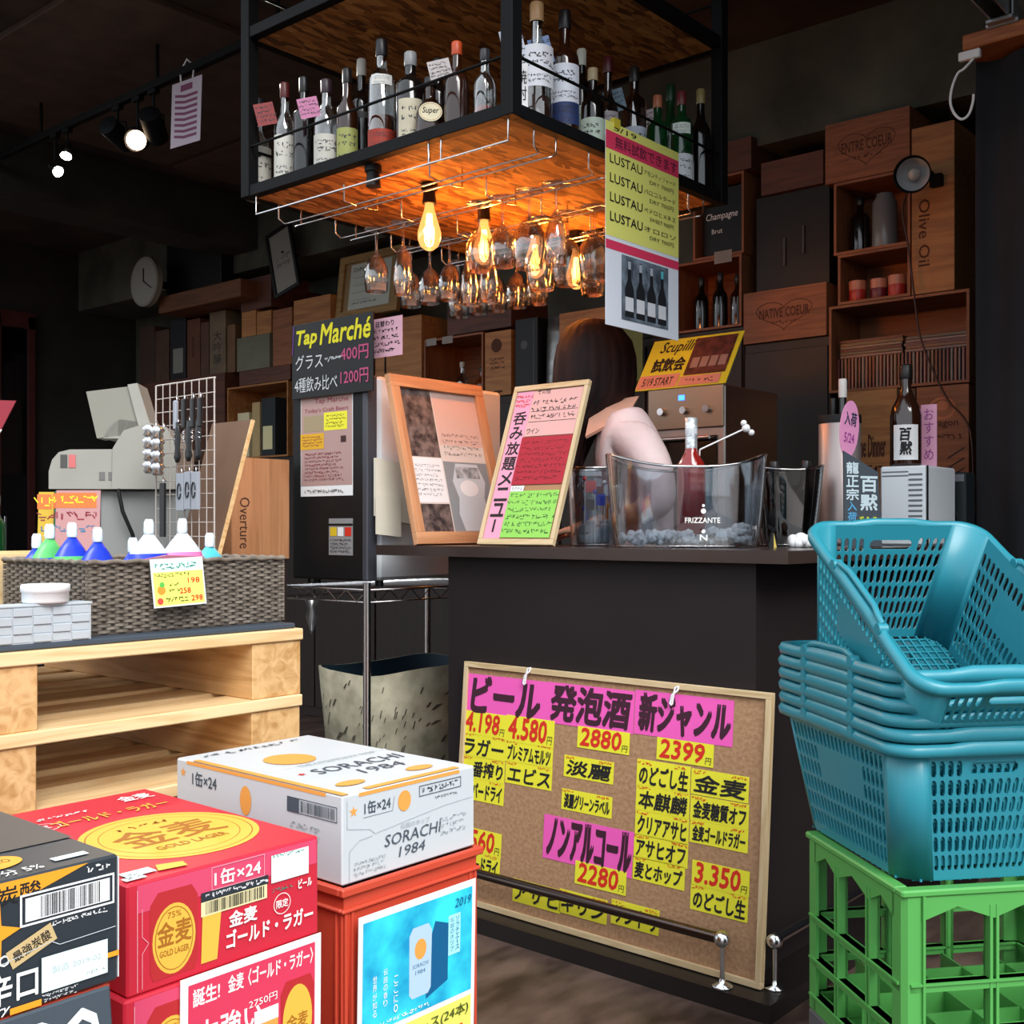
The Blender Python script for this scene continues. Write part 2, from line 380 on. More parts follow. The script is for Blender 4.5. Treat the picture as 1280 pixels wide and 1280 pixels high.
# glazed door in the left wall
MAR = mat('dark_red_frame', '4c2220', .5, var=.15); DGL = mat('night_glass', '0c0d0e', .08, spec=.6)
d = struct(MB().box(3.45, 8.34, 0, 3.53, 8.4, 2.75).box(3.80, 8.34, 0, 3.91, 8.4, 2.75).box(4.12, 8.34, 0, 4.17, 8.4, 2.75).box(3.45, 8.34, 2.66, 4.17, 8.4, 2.78).build('door_1', MAR))
MB().box(3.53, 8.36, .05, 3.80, 8.38, 2.66).build('pane', DGL, d); MB().box(3.91, 8.36, .05, 4.12, 8.38, 2.66).build('pane', DGL, d)
MB().box(3.93, 8.33, 1.0, 3.95, 8.34, 1.25, .003).build('handle', CHROME, d, 'bright metal handle')

# ---------------------------------------------------------------- black curtain at the right
def curtain(x, y0, y1, z0, z1, name, m, label, amp=.03, waves=9):
    n = 120; vs = []
    for j in range(7):
        z = z0+(z1-z0)*j/6
        for i in range(n+1):
            t = i/n; vs.append((x+amp*sin(t*waves*2*pi)*(1-.35*j/6)+.008*sin(t*41+j), y0+(y1-y0)*t, z))
    b = MB().add(vs, [(j*(n+1)+i, j*(n+1)+i+1, (j+1)*(n+1)+i+1, (j+1)*(n+1)+i) for j in range(6) for i in range(n)], True)
    o = b.build(name, m); so = o.modifiers.new('s', 'SOLIDIFY'); so.thickness = .004
    return tag(o, label, 'curtain')
curtain(3.9, 1.30, -.48, .02, 2.72, 'curtain', mat('black_cloth', '15151a', .9, var=.2), 'tall black cloth curtain hanging beside the wooden crates at the right edge')
o = MB().box(3.82, -.49, 2.74, 3.98, 1.32, 2.79, .004).build('shelf_plank', wood('orange_plank', 'b06a3c', '8a4c28', 1, 4, knots=False))
tag(o, 'orange-brown wooden plank above the black curtain under the steel channel', 'plank')
t = thing('steel_channel', 'galvanised steel channel running along under the ceiling at top right', 'channel', (2.6, 1.16, 2.80))
GAL = mat('galvanised', 'a8adb2', .4, .8, var=.15)
MB().box(0, 0, 0, 1.33, .006, .06).box(0, .054, 0, 1.33, .06, .06).box(0, .006, .054, 1.33, .054, .06).build('rail', GAL, t)
MB().box(1.18, -.012, -.012, 1.26, .072, .0, .002).cyl((1.22, -.02, -.006), (1.22, .08, -.006), .012).box(1.19, -.012, .0, 1.25, -.006, .07).build('clamp', GAL, t)
for i in range(2): MB().cyl((.15+i*.95, .03, .06), (.15+i*.95, .03, .52), .006).build('threaded_rod', GAL, t)

# ---------------------------------------------------------------- hanging bottle shelf
HX0, HX1, HY0, HY1 = 2.276, 3.40, 1.955, 3.145; ZB = 2.256; ZU = 2.78
hs = thing('hanging_shelf', 'black steel and chipboard bottle shelf hanging from the ceiling over the counter', 'shelf', (HX0, HY0, ZB))
w, l, p = HX1-HX0, HY1-HY0, .042
for (x, y) in ((0, 0), (w-p, 0), (0, l-p), (w-p, l-p)): MB().box(x, y, 0, x+p, y+p, 3.32-ZB-.001, .002).build('post', BLKM, hs)
for z in (0, ZU-ZB):
    for (a, c_) in (((p, .004, z), (w-p, p-.004, z+.037)), ((p, l-p+.004, z), (w-p, l-.004, z+.037)), ((.004, p, z), (p-.004, l-p, z+.037)), ((w-p+.004, p, z), (w-.004, l-p, z+.037))):
        MB().box(*a, *c_, .002).build('frame_bar', BLKM, hs)
OSB = osb('chipboard')
MB().box(.036, .036, .002, w-.036, l-.036, .02).build('shelf_board', OSB, hs)
MB().box(.036, .036, ZU-ZB+.002, w-.036, l-.036, ZU-ZB+.02).build('shelf_board', OSB, hs)
for z in (.165, ZU-ZB+.165):
    for (a, c_) in (((.02, .012, z), (w-.02, .012, z)), ((.012, .02, z), (.012, l-.02, z)), ((.02, l-.012, z), (w-.02, l-.012, z)), ((w-.012, .02, z), (w-.012, l-.02, z))):
        MB().cyl(a, c_, .0045, 8).build('guard_rod', BLKM, hs)
# chrome racks that the glasses hang from
RACKX = (2.45, 2.70, 2.97, 3.24); RZ = 2.195
first = None
for i, x in enumerate(RACKX):
    lab = 'chrome wire glass rack under the hanging shelf, ' + ('nearest the street', 'second from the street', 'third from the street', 'farthest back')[i]
    if first is None:
        t = thing('glass_rack', lab, 'rack', (x, HY0+.03, RZ), group='chrome glass racks under the shelf')
        for s in (-1, 1):
            e = .0; L = HY1-HY0-.07
            MB().tube([(s*.048, 0, ZB-RZ-.001), (s*.048, 0, .012), (s*.024, 0, 0), (s*.02, .02, 0), (s*.02, L-.02, 0), (s*.024, L, 0), (s*.048, L, .012), (s*.048, L, ZB-RZ-.001)], .003, 6).build('rail', CHROME, t)
        for yy in (.38, .76):
            for q in (-1, 1): MB().tube([(q*.07, yy, ZB-RZ-.001), (q*.07, yy, .0), (q*.02, yy, -.004)], .003).build('bracket', CHROME, t)
        first = t
    else: dup(first, (x, HY0+.03, RZ), label=lab)
tt = thing('glass_rack', 'narrow chrome wire rack along the street edge of the hanging shelf', 'rack', (2.295, HY0+.03, RZ), group='chrome glass racks under the shelf')
MB().tube([(0, 0, ZB-RZ-.001), (0, 0, 0), (0, 1.1, 0), (0, 1.1, ZB-RZ-.001)], .003).build('rail', CHROME, tt)
MB().tube([(.0, .25, ZB-RZ-.001), (.0, .25, 0), (-.0, .30, 0), (-.0, .30, ZB-RZ-.001)], .003).build('bracket', CHROME, tt)

# ---------------------------------------------------------------- hanging glasses
GL = glass('clear_glass', 'f4f4f2', .10)
def flip(prof): return [(r, -z) for r, z in prof]
def glass_thing(label, kind, loc, group):
    t = thing('wine_glass' if kind != 'flute' else 'champagne_flute', label, 'glass', loc, group=group)
    MB().lathe(flip([(.0001, -.003), (.033, -.002), (.034, 0), (.02, .003), (.004, .009)]), 20).build('foot', GL, t)
    sl = .075 if kind != 'flute' else .07
    MB().lathe(flip([(.004, .009), (.0032, .03), (.0035, sl-.01), (.006, sl)]), 10).build('stem', GL, t)
    if kind == 'flute': pr = [(.006, sl), (.016, sl+.02), (.024, sl+.06), (.026, sl+.10), (.0225, sl+.145), (.0215, sl+.143), (.0245, sl+.10), (.0225, sl+.06), (.014, sl+.022), (.004, sl+.006)]
    elif kind == 'big': pr = [(.006, sl), (.022, sl+.012), (.037, sl+.04), (.041, sl+.07), (.036, sl+.11), (.031, sl+.135), (.030, sl+.133), (.035, sl+.108), (.0395, sl+.07), (.0355, sl+.041), (.021, sl+.014), (.004, sl+.006)]
    else: pr = [(.006, sl), (.02, sl+.014), (.03, sl+.04), (.033, sl+.07), (.029, sl+.115), (.028, sl+.113), (.0315, sl+.07), (.0285, sl+.041), (.018, sl+.017), (.004, sl+.006)]
    MB().lathe(flip(pr), 20).build('bowl', GL, t)
    return t
GZ = RZ+.006
protos = {}
GN = {}
def hang(kind, x, y, label, group='upside-down stemmed glasses hanging in the rack'):
    if kind not in protos: 
        protos[kind] = glass_thing(label, kind, (x, y, GZ), group); protos[kind].scale = (1.32, 1.32, 1.14)
    else: dup(protos[kind], (x, y, GZ), rz=random.random()*6, label=label, group=group)
A_, B_, C_, D_ = RACKX
hang('wine', B_, 2.944, 'wine glass hanging alone at far left in front of the framed certificate')
hang('flute', B_, 2.81, 'slim flute hanging second from left, beside the first hanging bulb')
ORD = ('first', 'second', 'third', 'fourth', 'fifth', 'sixth', 'seventh', 'eighth', 'ninth', 'tenth')
NMK = {'wine': 'wine glass', 'flute': 'slim flute', 'big': 'large-bowled glass'}
for rx__, rl, row in ((B_, 'second rack from the street', (('flute', 2.144), ('big', 2.25), ('wine', 2.36), ('wine', 2.46))),
                    (C_, 'third rack from the street', (('big', 2.20), ('big', 2.31), ('big', 2.42), ('flute', 2.66), ('flute', 2.75), ('wine', 2.85), ('wine', 2.95), ('wine', 3.05))),
                    (D_, 'rearmost rack', (('flute', 2.22), ('flute', 2.31), ('wine', 2.41), ('wine', 2.66), ('wine', 2.76), ('wine', 2.86), ('wine', 2.96), ('wine', 3.06)))):
    for i, (kd, y) in enumerate(row): hang(kd, rx__, y, 'clear %s hanging %s from the right in the %s' % (NMK[kd], ORD[i], rl))

# ---------------------------------------------------------------- filament bulbs
FIL = mat('hot_filament', 'ffd9a0', .5, emit=70, ecol='ffc477'); AMB = glass('amber_bulb_glass', 'ffc070', .10)
_n = AMB.node_tree.nodes; _l = AMB.node_tree.links; _o = _n['Material Output']; _p = _o.inputs[0].links[0].from_socket
_e = _n.new('ShaderNodeEmission'); _e.inputs[0].default_value = (1, .42, .12, 1); _e.inputs[1].default_value = 2.2; _m = _n.new('ShaderNodeMixShader'); _m.inputs[0].default_value = .35
_l.new(_p, _m.inputs[1]); _l.new(_e.outputs[0], _m.inputs[2]); _l.new(_m.outputs[0], _o.inputs[0])
SOCK = BLKP
def bulb(x, y, lit, label):
    t = thing('pendant_bulb', label, 'lamp', (x, y, ZB-.0005), group='bulbs under the hanging shelf')
    MB().cyl((0, 0, 0), (0, 0, -.018), .026, 16).cyl((0, 0, -.018), (0, 0, -.062), .019, 16, .023).build('socket', SOCK, t)
    if lit:
        z = -.06
        g = MB().lathe([(.014, z), (.016, z-.02), (.028, z-.06), (.038, z-.095), (.0375, z-.115), (.028, z-.138), (.012, z-.15), (.0001, z-.152)], 20).build('glass_bulb', AMB, t)
        g.visible_shadow = True
        m = MB()
        for k in range(6):
            a = k*pi/3; a2 = a+pi/6
            m.cyl((.007*cos(a), .007*sin(a), z-.035), (.013*cos(a), .013*sin(a), z-.115), .0022, 5)
            m.cyl((.013*cos(a), .013*sin(a), z-.115), (.007*cos(a2), .007*sin(a2), z-.035), .0022, 5)
        m.build('filament', FIL, t)
        lamp('POINT', 'bulb_light', (x, y, ZB+z-.085), 7.5, (1, .54, .24), shadow_soft_size=.02)
bulb(2.335, 2.56, False, 'empty black bulb socket under the hanging shelf, leftmost')
for i, x in enumerate((2.575, 2.835, 3.105, 3.345)):
    bulb(x, 2.56, True, ('glowing pear-shaped filament bulb hanging leftmost, clear of the glasses', 'glowing filament bulb second from left among the glasses', 'glowing filament bulb third from left among the glasses', 'glowing filament bulb farthest right near the hanging poster')[i])

# ---------------------------------------------------------------- bottles
def camrz(x, y): n = hypot(x, y); return atan2(-x/n, y/n)
GB = {'clear': glass('bottle_clear', 'dfe3e2', .16), 'green': mat('bottle_green', '0b3a1c', .12, spec=.8), 'dark': mat('bottle_dark', '0e0b0a', .12, spec=.8),
      'brown': mat('bottle_brown', '2c140a', .12, spec=.8), 'amber': mat('whisky_amber', '6a2e0c', .15, spec=.6), 'rose': mat('rose_wine', '8a1c18', .12, spec=.8), 'smoke': glass('smoke_glass', '8a7c78', .2)}
def bottle(label, loc, h, r, style='wine', g='dark', cap='101113', lab=None, liquid=None, group=None, txt=None, tagc=None, rz=None, M=None, fin=None):
    """lab = (colour, z0, z1, half-angle)"""
    rz = (0 if M is not None else camrz(loc[0], loc[1])) if rz is None else rz
    t = thing('bottle', label, 'bottle', loc, rz, group=group, M=M)
    if style == 'wine': pr = [(.0001, 0), (r*.96, .002), (r, .01), (r, h*.55), (r*.92, h*.62), (r*.5, h*.70), (r*.38, h*.76), (r*.36, h*.90)]
    elif style == 'bord': pr = [(.0001, 0), (r*.96, .002), (r, .01), (r, h*.62), (r*.93, h*.665), (r*.5, h*.71), (r*.37, h*.75), (r*.36, h*.90)]
    elif style == 'sake': pr = [(.0001, 0), (r*.96, .002), (r, .01), (r, h*.50), (r*.9, h*.58), (r*.55, h*.68), (r*.36, h*.76), (r*.33, h*.90)]
    elif style == 'squat': pr = [(.0001, 0), (r*.9, .002), (r, .02), (r*1.0, h*.45), (r*.8, h*.58), (r*.4, h*.66), (r*.34, h*.72), (r*.34, h*.88)]
    else: pr = [(.0001, 0), (r*.96, .002), (r, .008), (r, h*.66), (r*.85, h*.71), (r*.42, h*.75), (r*.38, h*.80), (r*.38, h*.90)]
    if style == 'square':
        hh = h; m = MB(); rr = r*.9
        def sq(q, z): return [(q*(1 if abs(cos(a)) > .38 else abs(cos(a))/.38)*(1 if cos(a) > 0 else -1), q*(1 if abs(sin(a)) > .38 else abs(sin(a))/.38)*(1 if sin(a) > 0 else -1), z) for a in [pi/8+k*pi/4 for k in range(8)]]
        m.loft([sq(rr, 0), sq(rr, h*.62), sq(rr*.75, h*.68), sq(rr*.38, h*.72), sq(rr*.36, h*.9)], smooth=False).build('glass', GB[g], t)
    else: MB().lathe(pr, 22).build('glass', GB[g], t)
    if liquid: MB().lathe([(.0001, .004), (r*.9, .006), (r*.93, h*liquid[1]), (.0001, h*liquid[1])], 18).build('liquid', mat('liquid_'+liquid[0], liquid[0], .1, spec=.6), t)
    cr = r*.42; MB().lathe([(cr, h*.86), (cr*1.04, h*.865), (cr*1.04, h*.99), (cr*.9, h), (.0001, h)], 14).build('cap', mat('cap_'+cap, cap, .4), t)
    if lab:
        for k, (c_, z0, z1, ha) in enumerate(lab if isinstance(lab, list) else [lab]):
            P = Print(MF()); P.bend = r*(.93 if style == 'square' else 1.0)+.0008; wx = ha*P.bend
            if style == 'square': P = Print(MF(-r*.9-.0006)); wx = r*.8
            P.rect(mat('label_'+c_, c_, .6), -wx, z0*h, wx, z1*h); zz = z1-z0
            ink = mat('label_ink', '3a3a40', .7)
            if txt and k == 0: P.text(txt[1] if len(txt) > 1 else K, txt[0], -wx*.6, (z0+zz*.35)*h, wx*.6, (z0+zz*.75)*h, .01)
            else: P.scrib(ink, -wx*.7, (z0+zz*.45)*h, wx*.7, (z0+zz*.85)*h, 2, .9)
            if not (txt and len(txt[0]) < 3): P.scrib(ink, -wx*.7, (z0+zz*.08)*h, wx*.7, (z0+zz*.3)*h, 2, .7)
            P.build('label', t)
    if tagc:
        P = Print(MF(-r*.75) @ Matrix.Rotation(.25, 4, 'Z')); P.mb.box(-.032, h*.60, -.0006, .032, h*.80, .0); P.z = .0006; P.mats.append(mat('tag_'+tagc, tagc, .7)); P.scrib(mat('label_ink', '3a3a40', .7), -.028, h*.62, .028, h*.78, 4); P.build('neck_tag', t)
    return t
SZ = 2.2765
def sb(u, top, x=None, y=None, **kw):
    p0 = px(u, HZN, x=x, y=y); d = p0.x*CY+p0.y*SY
    zt = EYE+(HZN-top)*d/FPX; h = min(.40, max(.20, zt-SZ)); lab = kw.pop('label')
    bottle(lab, (p0.x, p0.y, SZ), h, **kw)
XR = 2.372; YR = 2.055
sb(322, 124, x=XR, r=.046, style='squat', g='clear', cap='20242a', lab=('c9c6bc', .08, .50, 1.3), label='stout clear bottle with cream label, leftmost on the hanging shelf')
sb(356, 104, x=XR, r=.036, g='clear', cap='5a2020', lab=('cfcdc4', .1, .5, 1.2), tagc='8c3a3a', label='clear bottle with cream label and dull red neck tag, second from left')
sb(380, 97, x=XR, r=.036, g='dark', cap='0c0c0e', label='tall plain black bottle, third from left on the hanging shelf', style='bord')
sb(408, 100, x=XR, r=.040, g='clear', cap='30202a', lab=[('c4c3ba', .08, .42, 1.3)], tagc='c07aa0', label='clear bottle with pale label and pink neck tag, fourth from left')
sb(434, 86, x=XR+.02, r=.034, g='brown', cap='141010', lab=('9aa05a', .08, .42, 1.2), label='brown bottle with olive label, fifth from left on the hanging shelf')
sb(452, 52, x=XR+.10, r=.036, g='dark', cap='b8b4ac', lab=('2c2a28', .5, .55, 1.0), style='bord', label='tall black bottle with pale capsule standing behind the olive-labelled one')
sb(477, 50, x=XR, r=.042, g='clear', cap='101012', style='whisky', lab=[('a0301c', .10, .24, 1.3), ('d4d4d0', .60, .68, .8)], liquid=('5a2812', .36), label='clear broad bottle with low red label and white shoulder, sixth from left')
sb(513, 66, x=XR, r=.043, g='dark', cap='8a8a8c', style='whisky', lab=('c8c0a8', .08, .50, .9), label='broad black bottle with a cream picture label, seventh from left')
sb(548, 74, x=XR+.09, r=.036, g='dark', cap='141416', style='bord', label='plain dark bottle behind the one with the oval label')
sb(571, 53, x=XR, r=.036, g='brown', cap='c04a20', style='wine', tagc='b8b0b0', label='brown bottle with orange-red foil and grey neck tag near the thick post')
t = bottle('round dark bottle wearing a cream oval label reading Super', (px(557, x=XR-.006).x, px(540, x=XR).y, SZ), .20, .044, 'squat', 'brown', '141416')
P = Print(MF(-.046)); P.disc(mat('label_cream', 'e2d8b8', .6), 0, .085, .034, .028); P.ring(mat('gold_print', 'b08a3c', .5), 0, .085, .031, .025, .0015); P.text(K, 'Super', -.024, .076, .024, .098, .02, .2); P.build('oval_label', t)
sb(606, 62, x=XR+.02, r=.033, g='clear', cap='303034', liquid=('b03a1c', .3), label='slim clear bottle half full of orange spirit beside the thick post')
# right-hand row
t = thing('bottle_carton', 'narrow white carton with black brush lettering beside the thick post', 'box', (px(652, y=YR-.03).x, YR-.03, SZ), camrz(2.33, YR))
MB().box(-.017, -.03, 0, .017, .03, .155, .001).build('carton', WHT, t); Print(MF(-.03)).vtext(K, '焼酎', -.013, .05, .013, .14, .01).build('lettering', t)
sb(671, -4, y=YR+.03, r=.047, style='squat', g='clear', cap='b08a60', lab=('e4e6ee', .36, .66, 1.4), liquid=('50342a', .3), tagc='cfd4e4', label='big clear bottle with white shoulder label and tag, right of the thick post')
sb(706, 8, y=YR, r=.042, style='bord', g='brown', cap='141012', lab=[('dfe4f0', .30, .58, 1.3), ('26386a', .14, .30, 1.3)], tagc='8fa8d8', label='tall brown bottle with white and navy label, second right of the post')
sb(727, 62, y=YR+.085, r=.034, style='whisky', g='dark', cap='d8d8c8', lab=('c8dccc', .12, .5, 1.2), label='dark bottle with white cap and mint label, third right of the post')
sb(741, 86, y=YR, r=.036, style='wine', g='dark', cap='b8a480', lab=('cfe0d0', .05, .42, 1.3), label='short dark bottle with pale green label in front of the white-capped one')
sb(760, 72, y=YR+.04, r=.036, style='squat', g='smoke', cap='50141a', lab=('b0a8ac', .3, .5, 1.0), label='smoky bottle with maroon cap behind the top of the hanging poster')
sb(793, 84, y=YR+.02, r=.038, style='whisky', g='smoke', cap='1a1412', lab=('c4ccdc', .1, .44, 1.3), tagc='7890a0', label='smoky bottle with black cap and pale oval label, right of the poster clip')
sb(822, 120, y=YR, r=.035, style='bord', g='green', cap='b06a48', label='green bottle with copper capsule on the right part of the shelf')
sb(838, 98, y=YR+.07, r=.036, style='wine', g='green', cap='123a20', tagc='c8b8bc', lab=('c8dccc', .2, .4, 1.2), label='green bottle with pink and white neck tag, second green one')
sb(852, 115, y=YR-.025, r=.036, style='whisky', g='green', cap='6a2428', lab=[('dfe4ea', .05, .35, 1.3), ('e0ece4', .55, .66, .9)], label='green bottle with white front label and dark red cap')
sb(876, 112, y=YR-.045, r=.034, style='wine', g='dark', cap='8a7a4c', label='dark sparkling-wine bottle with gold foil near the right end post')

# ---------------------------------------------------------------- poster hanging from the shelf edge
ya = HY0-.012; pa = px(757, 150, y=ya); pb_ = px(848, 210, y=ya); zl = px(765, 412, y=ya).z; w = pb_.x-pa.x; h = pa.z-zl-.01
M = axes((pa.x, ya, zl+.012), (1, 0, 0), (0, -.0, 1))
hp_ = thing('hanging_poster', 'long yellow, pink and white poster with bottle photo hanging from the shelf edge', 'poster', M=M)
MB().box(0, 0, -.0015, w, h, 0).build('paper', mat('poster_white', 'dfe6f2', .6), hp_)
P = Print(); LY2 = mat('poster_yellow', 'e4e478', .6); PR = mat('poster_rose', 'd8385e', .6); P.rect(LY2, 0, h*.44, w, h); P.rect(PR, 0, h*.865, w, h*.955); P.rect(PR, 0, h*.375, w, h*.42)
P.text(mat('plum_ink', '5a1430', .7), '無料試飲できます', w*.12, h*.88, w*.97, h*.94, .02); P.text(K, '5/19', w*.1, h*.965, w*.4, h*.99, .01)
for k in range(4):
    y = h*(.80-k*.095); P.text(K, 'LUSTAU', w*.05, y, w*.48, y+h*.045, .015); P.text(mat('ink_brown', '4a4830', .7), ('アモンティリャード', 'パロコルタード', 'ペドロヒメネス', 'オロロソ')[k], w*.50, y+h*.008, w*.95, y+h*.034); P.text(mat('ink_brown', ''), ('DRY 700円', 'DRY 700円', 'SWEET 900円', 'DRY 700円')[k], w*.58, y-h*.032, w*.92, y-h*.008)
P.rect(mat('photo_blue_grey', '7c8c9c', .5, c2='3c4450', vscale=20), w*.20, h*.045, w*.84, h*.365)
for k in range(4):
    cx = w*(.30+.15*k); P.poly(mat('print_dark', '1c1e24', .5), [(cx-w*.06, h*.06), (cx+w*.06, h*.06), (cx+w*.06, h*.20), (cx+w*.022, h*.25), (cx+w*.02, h*.345), (cx-w*.02, h*.345), (cx-w*.022, h*.25), (cx-w*.06, h*.20)]); P.rect(mat('print_label', 'd4d8e0', .5), cx-w*.055, h*.09, cx+w*.055, h*.16); P.rect(mat('print_teal' if k == 3 else 'print_silver', '58b8c8' if k == 3 else 'a8b0bc', .5), cx-w*.018, h*.30, cx+w*.018, h*.34)
P.build('print', hp_); MB().box(w*.10, h-.012, -.012, w*.18, h+.016, .003).build('clip', mat('clip_yellow', 'c8b838', .5), hp_)
# ================================================================ counter
CT = 1.105
CTM = mat('counter_brown', '1e1718', .6, spec=.3, var=.12, vscale=3); CTT = mat('counter_top', '3a2e2a', .22, var=.15, vscale=3)
ct = thing('bar_counter', 'dark brown bar counter with a thin overhanging top and a black plinth', 'counter', (2.54, 1.382, 0))
MB().prism([(0, 0), (1.30, 0), (1.30, .50), (.50, .50), (.50, .56), (.39, .56), (.39, 1.06), (0, 1.06)], .046, CT-.032).build('body', CTM, ct)
MB().prism([(-.045, -.11), (1.33, -.11), (1.33, .55), (.41, .55), (.41, 1.34), (-.045, 1.34)], CT-.032, CT).build('countertop', CTT, ct)
MB().prism([(-.14, -.112), (1.29, -.112), (1.29, .50), (.39, .50), (.39, 1.12), (-.14, 1.12)], 0, .046).build('plinth', mat('plinth_black', '1a1514', .4), ct)
# foot rails
def rail(name, label, a, d, L, posts):
    t = thing(name, label, 'rail', a)
    D = Vector(d)
    MB().cyl((0, 0, .115), D*L+Vector((0, 0, .115)), .0135, 16).build('tube', CHROME if d[0] else mat('chrome_dark_reflection', '5c524e', .25, 1.0), t)  # front tube is chrome too, its dark reflections put into the metal colour
    MB().sphere((0, 0, .115), .021, 16, 10).build('ball_end', CHROME, t)
    for p in posts:
        q = D*p; MB().cyl((q.x, q.y, 0), (q.x, q.y, .115), .0065, 10).lathe([(.0001, .0), (.026, .0), (.026, .004), (.010, .009), (.0065, .02)], 18, (q.x, q.y, 0)).build('post', CHROME, t)
rail('foot_rail', 'chrome foot rail across the front of the counter below the price board', (2.425, 1.41, .0465), (0, 1, 0), 1.06, (0, 1.03))
rail('foot_rail', 'chrome foot rail along the right side of the counter behind the green crate', (2.50, 1.310, .0465), (1, 0, 0), 1.20, (0, 1.15))

# ---------------------------------------------------------------- cork price board leaning on the counter
BW, BH = 1.027, .71
bl = Vector((2.468, 2.354, .048)); lean = radians(4.6)
BM = axes(bl, (0, -1, 0), (sin(lean), 0, cos(lean)))
cb = thing('cork_board', 'pale-framed cork board covered with pink and yellow price cards leaning on the counter', 'board', M=BM)
FR = wood('board_frame_wood', 'd2bc96', 'b89c70', 0, 5, knots=False); FRV = wood('board_frame_wood_upright', 'd2bc96', 'b89c70', 1, 5, knots=False)
MB().box(.0, 0, -.012, BW, .016, .008, .001).build('frame_bar', FR, cb); MB().box(0, BH-.016, -.012, BW, BH, .008, .001).build('frame_bar', FR, cb)
MB().box(0, .016, -.012, .016, BH-.016, .008, .001).build('frame_bar', FRV, cb); MB().box(BW-.016, .016, -.012, BW, BH-.016, .008, .001).build('frame_bar', FRV, cb)
MB().box(.016, .016, -.010, BW-.016, BH-.016, .0).build('cork_panel', mat('cork', 'b08a68', .9, c2='9c7656', vscale=90, bump=.2), cb)
def UV(u, v):   # photograph point -> board coordinates
    inv = BM.inverted(); o = inv @ Vector((0, 0, EYE)); r = inv.to_3x3() @ ray(u, v); t = -o.z/r.z; return (o+r*t).x, (o+r*t).y
def card(label, name, u0, u1, vt, vb, base, items, group, z=.0012, tilt=0):
    x0, yt = UV(u0, vt); x1, _ = UV(u1, vt+(u1-u0)*.115); _, yb = UV(u0, vb); cw, ch = x1-x0, yt-yb
    M = BM @ Matrix.Translation((x0, yb, z)) @ Matrix.Rotation(tilt, 4, 'Z')
    P = Print(); P.m(base); P.mb.box(0, 0, -.0006, cw, ch, 0)
    for it in items:
        k = it[0]
        if k == 't': P.text(it[1], it[2], it[3]*cw, it[4]*ch, it[5]*cw, it[6]*ch, it[7] if len(it) > 7 else .015, .12)
        else: P.scrib(it[1], it[2]*cw, it[3]*ch, it[4]*cw, it[5]*ch, 1, .9, t=.0016)
    o = P.build(name); o.matrix_world = M; tag(o, label, 'card', group)
GP = 'price cards pinned on the cork board'; GH = 'pink heading cards on the cork board'
H_ = lambda s: [('t', INKPL, s, .04, .08, .96, .92, .06)]
card('pink heading card at upper left of the board with three big katakana', 'heading_card', 583, 686, 841, 893, PINK, [('t', INKPL, 'ビール', .08, .1, .9, .92, .07)], GH)
card('pink heading card at top centre of the board with three dense kanji', 'heading_card', 686, 794, 852, 903, PINK, H_('発泡酒'), GH)
card('pink heading card at upper right of the board with one kanji and katakana', 'heading_card', 795, 918, 862, 917, PINK, H_('新ジャンル'), GH)
card('pink heading card in the middle of the board with seven katakana', 'heading_card', 681, 794, 1017, 1072, PINK, H_('ノンアルコール'), GH)
def price(lab, s, u0, u1, vt, vb, sm=1): card(lab, 'price_card', u0, u1, vt, vb, YEL, [('t', INKR, s, .05, .12, .84, .92, .05), ('t', K, '円', .86, .1, .97, .4, .0)], GP, z=.0018)
price('yellow price card with red figures 4.198 under the left pink heading', '4.198', 581, 634, 887, 916)
price('yellow price card with red figures 4.580 at upper left', '4.580', 634, 694, 893, 926)
price('yellow price card with red figures 2880 under the middle heading', '2880', 723, 788, 907, 934)
price('yellow price card with red figures 2399 under the right heading', '2399', 822, 893, 921, 949)
price('yellow price card with red figures 2280 below the middle pink card', '2280', 720, 784, 1075, 1104)
price('yellow price card with red figures 560 at lower left, half behind the white carton', '3.560', 572, 628, 1030, 1060)
price('yellow price card with red figures 3.350 at lower right', '3.350', 866, 938, 1074, 1105)
def name_(lab, s, u0, u1, vt, vb): card(lab, 'name_card', u0, u1, vt, vb, YEL, [('t', K, s, .05, .10, .95, .78, .045), ('s', INKR, .02, .78, .25, .99), ('s', INKR, .7, .80, .95, .99)], GP)
name_('yellow card with three short katakana under the 4.198 price', 'ラガー', 579, 633, 914, 944); name_('yellow name card with brushy kanji, second down at the left edge', '一番搾り', 577, 632, 942, 970); name_('yellow katakana name card, third down at the left', 'スーパードライ', 574, 631, 969, 996)
name_('yellow name card with dense katakana under the 4.580 price', 'プレミアムモルツ', 633, 692, 924, 951); name_('yellow card with three large katakana below the 4.580 column', 'エビス', 633, 691, 950, 978)
name_('yellow card with two large kanji in the middle column', '淡麗', 706, 768, 943, 970); name_('yellow card with cramped lettering above the pink middle heading', '淡麗グリーンラベル', 703, 766, 985, 1011)
name_('yellow hiragana name card topmost of the long right column', 'のどごし生', 797, 864, 948, 982); name_('yellow card with three heavy kanji, second in the long right column', '本麒麟', 796, 863, 980, 1012); name_('yellow card with katakana, third in the long right column', 'クリアアサヒ', 795, 862, 1011, 1043)
name_('yellow card with katakana, fourth in the long right column', 'アサヒオフ', 793, 861, 1041, 1071); name_('yellow name card at the foot of the long column', '麦とホップ', 791, 857, 1069, 1098)
name_('yellow card with two large spaced kanji, topmost in the rightmost column', '金麦', 865, 937, 960, 992); name_('yellow card crowded with kanji, second in the rightmost column', '金麦糖質オフ', 864, 937, 993, 1024); name_('yellow card with kanji and katakana, third in the rightmost column', '金麦ゴールドラガー', 863, 936, 1024, 1052)
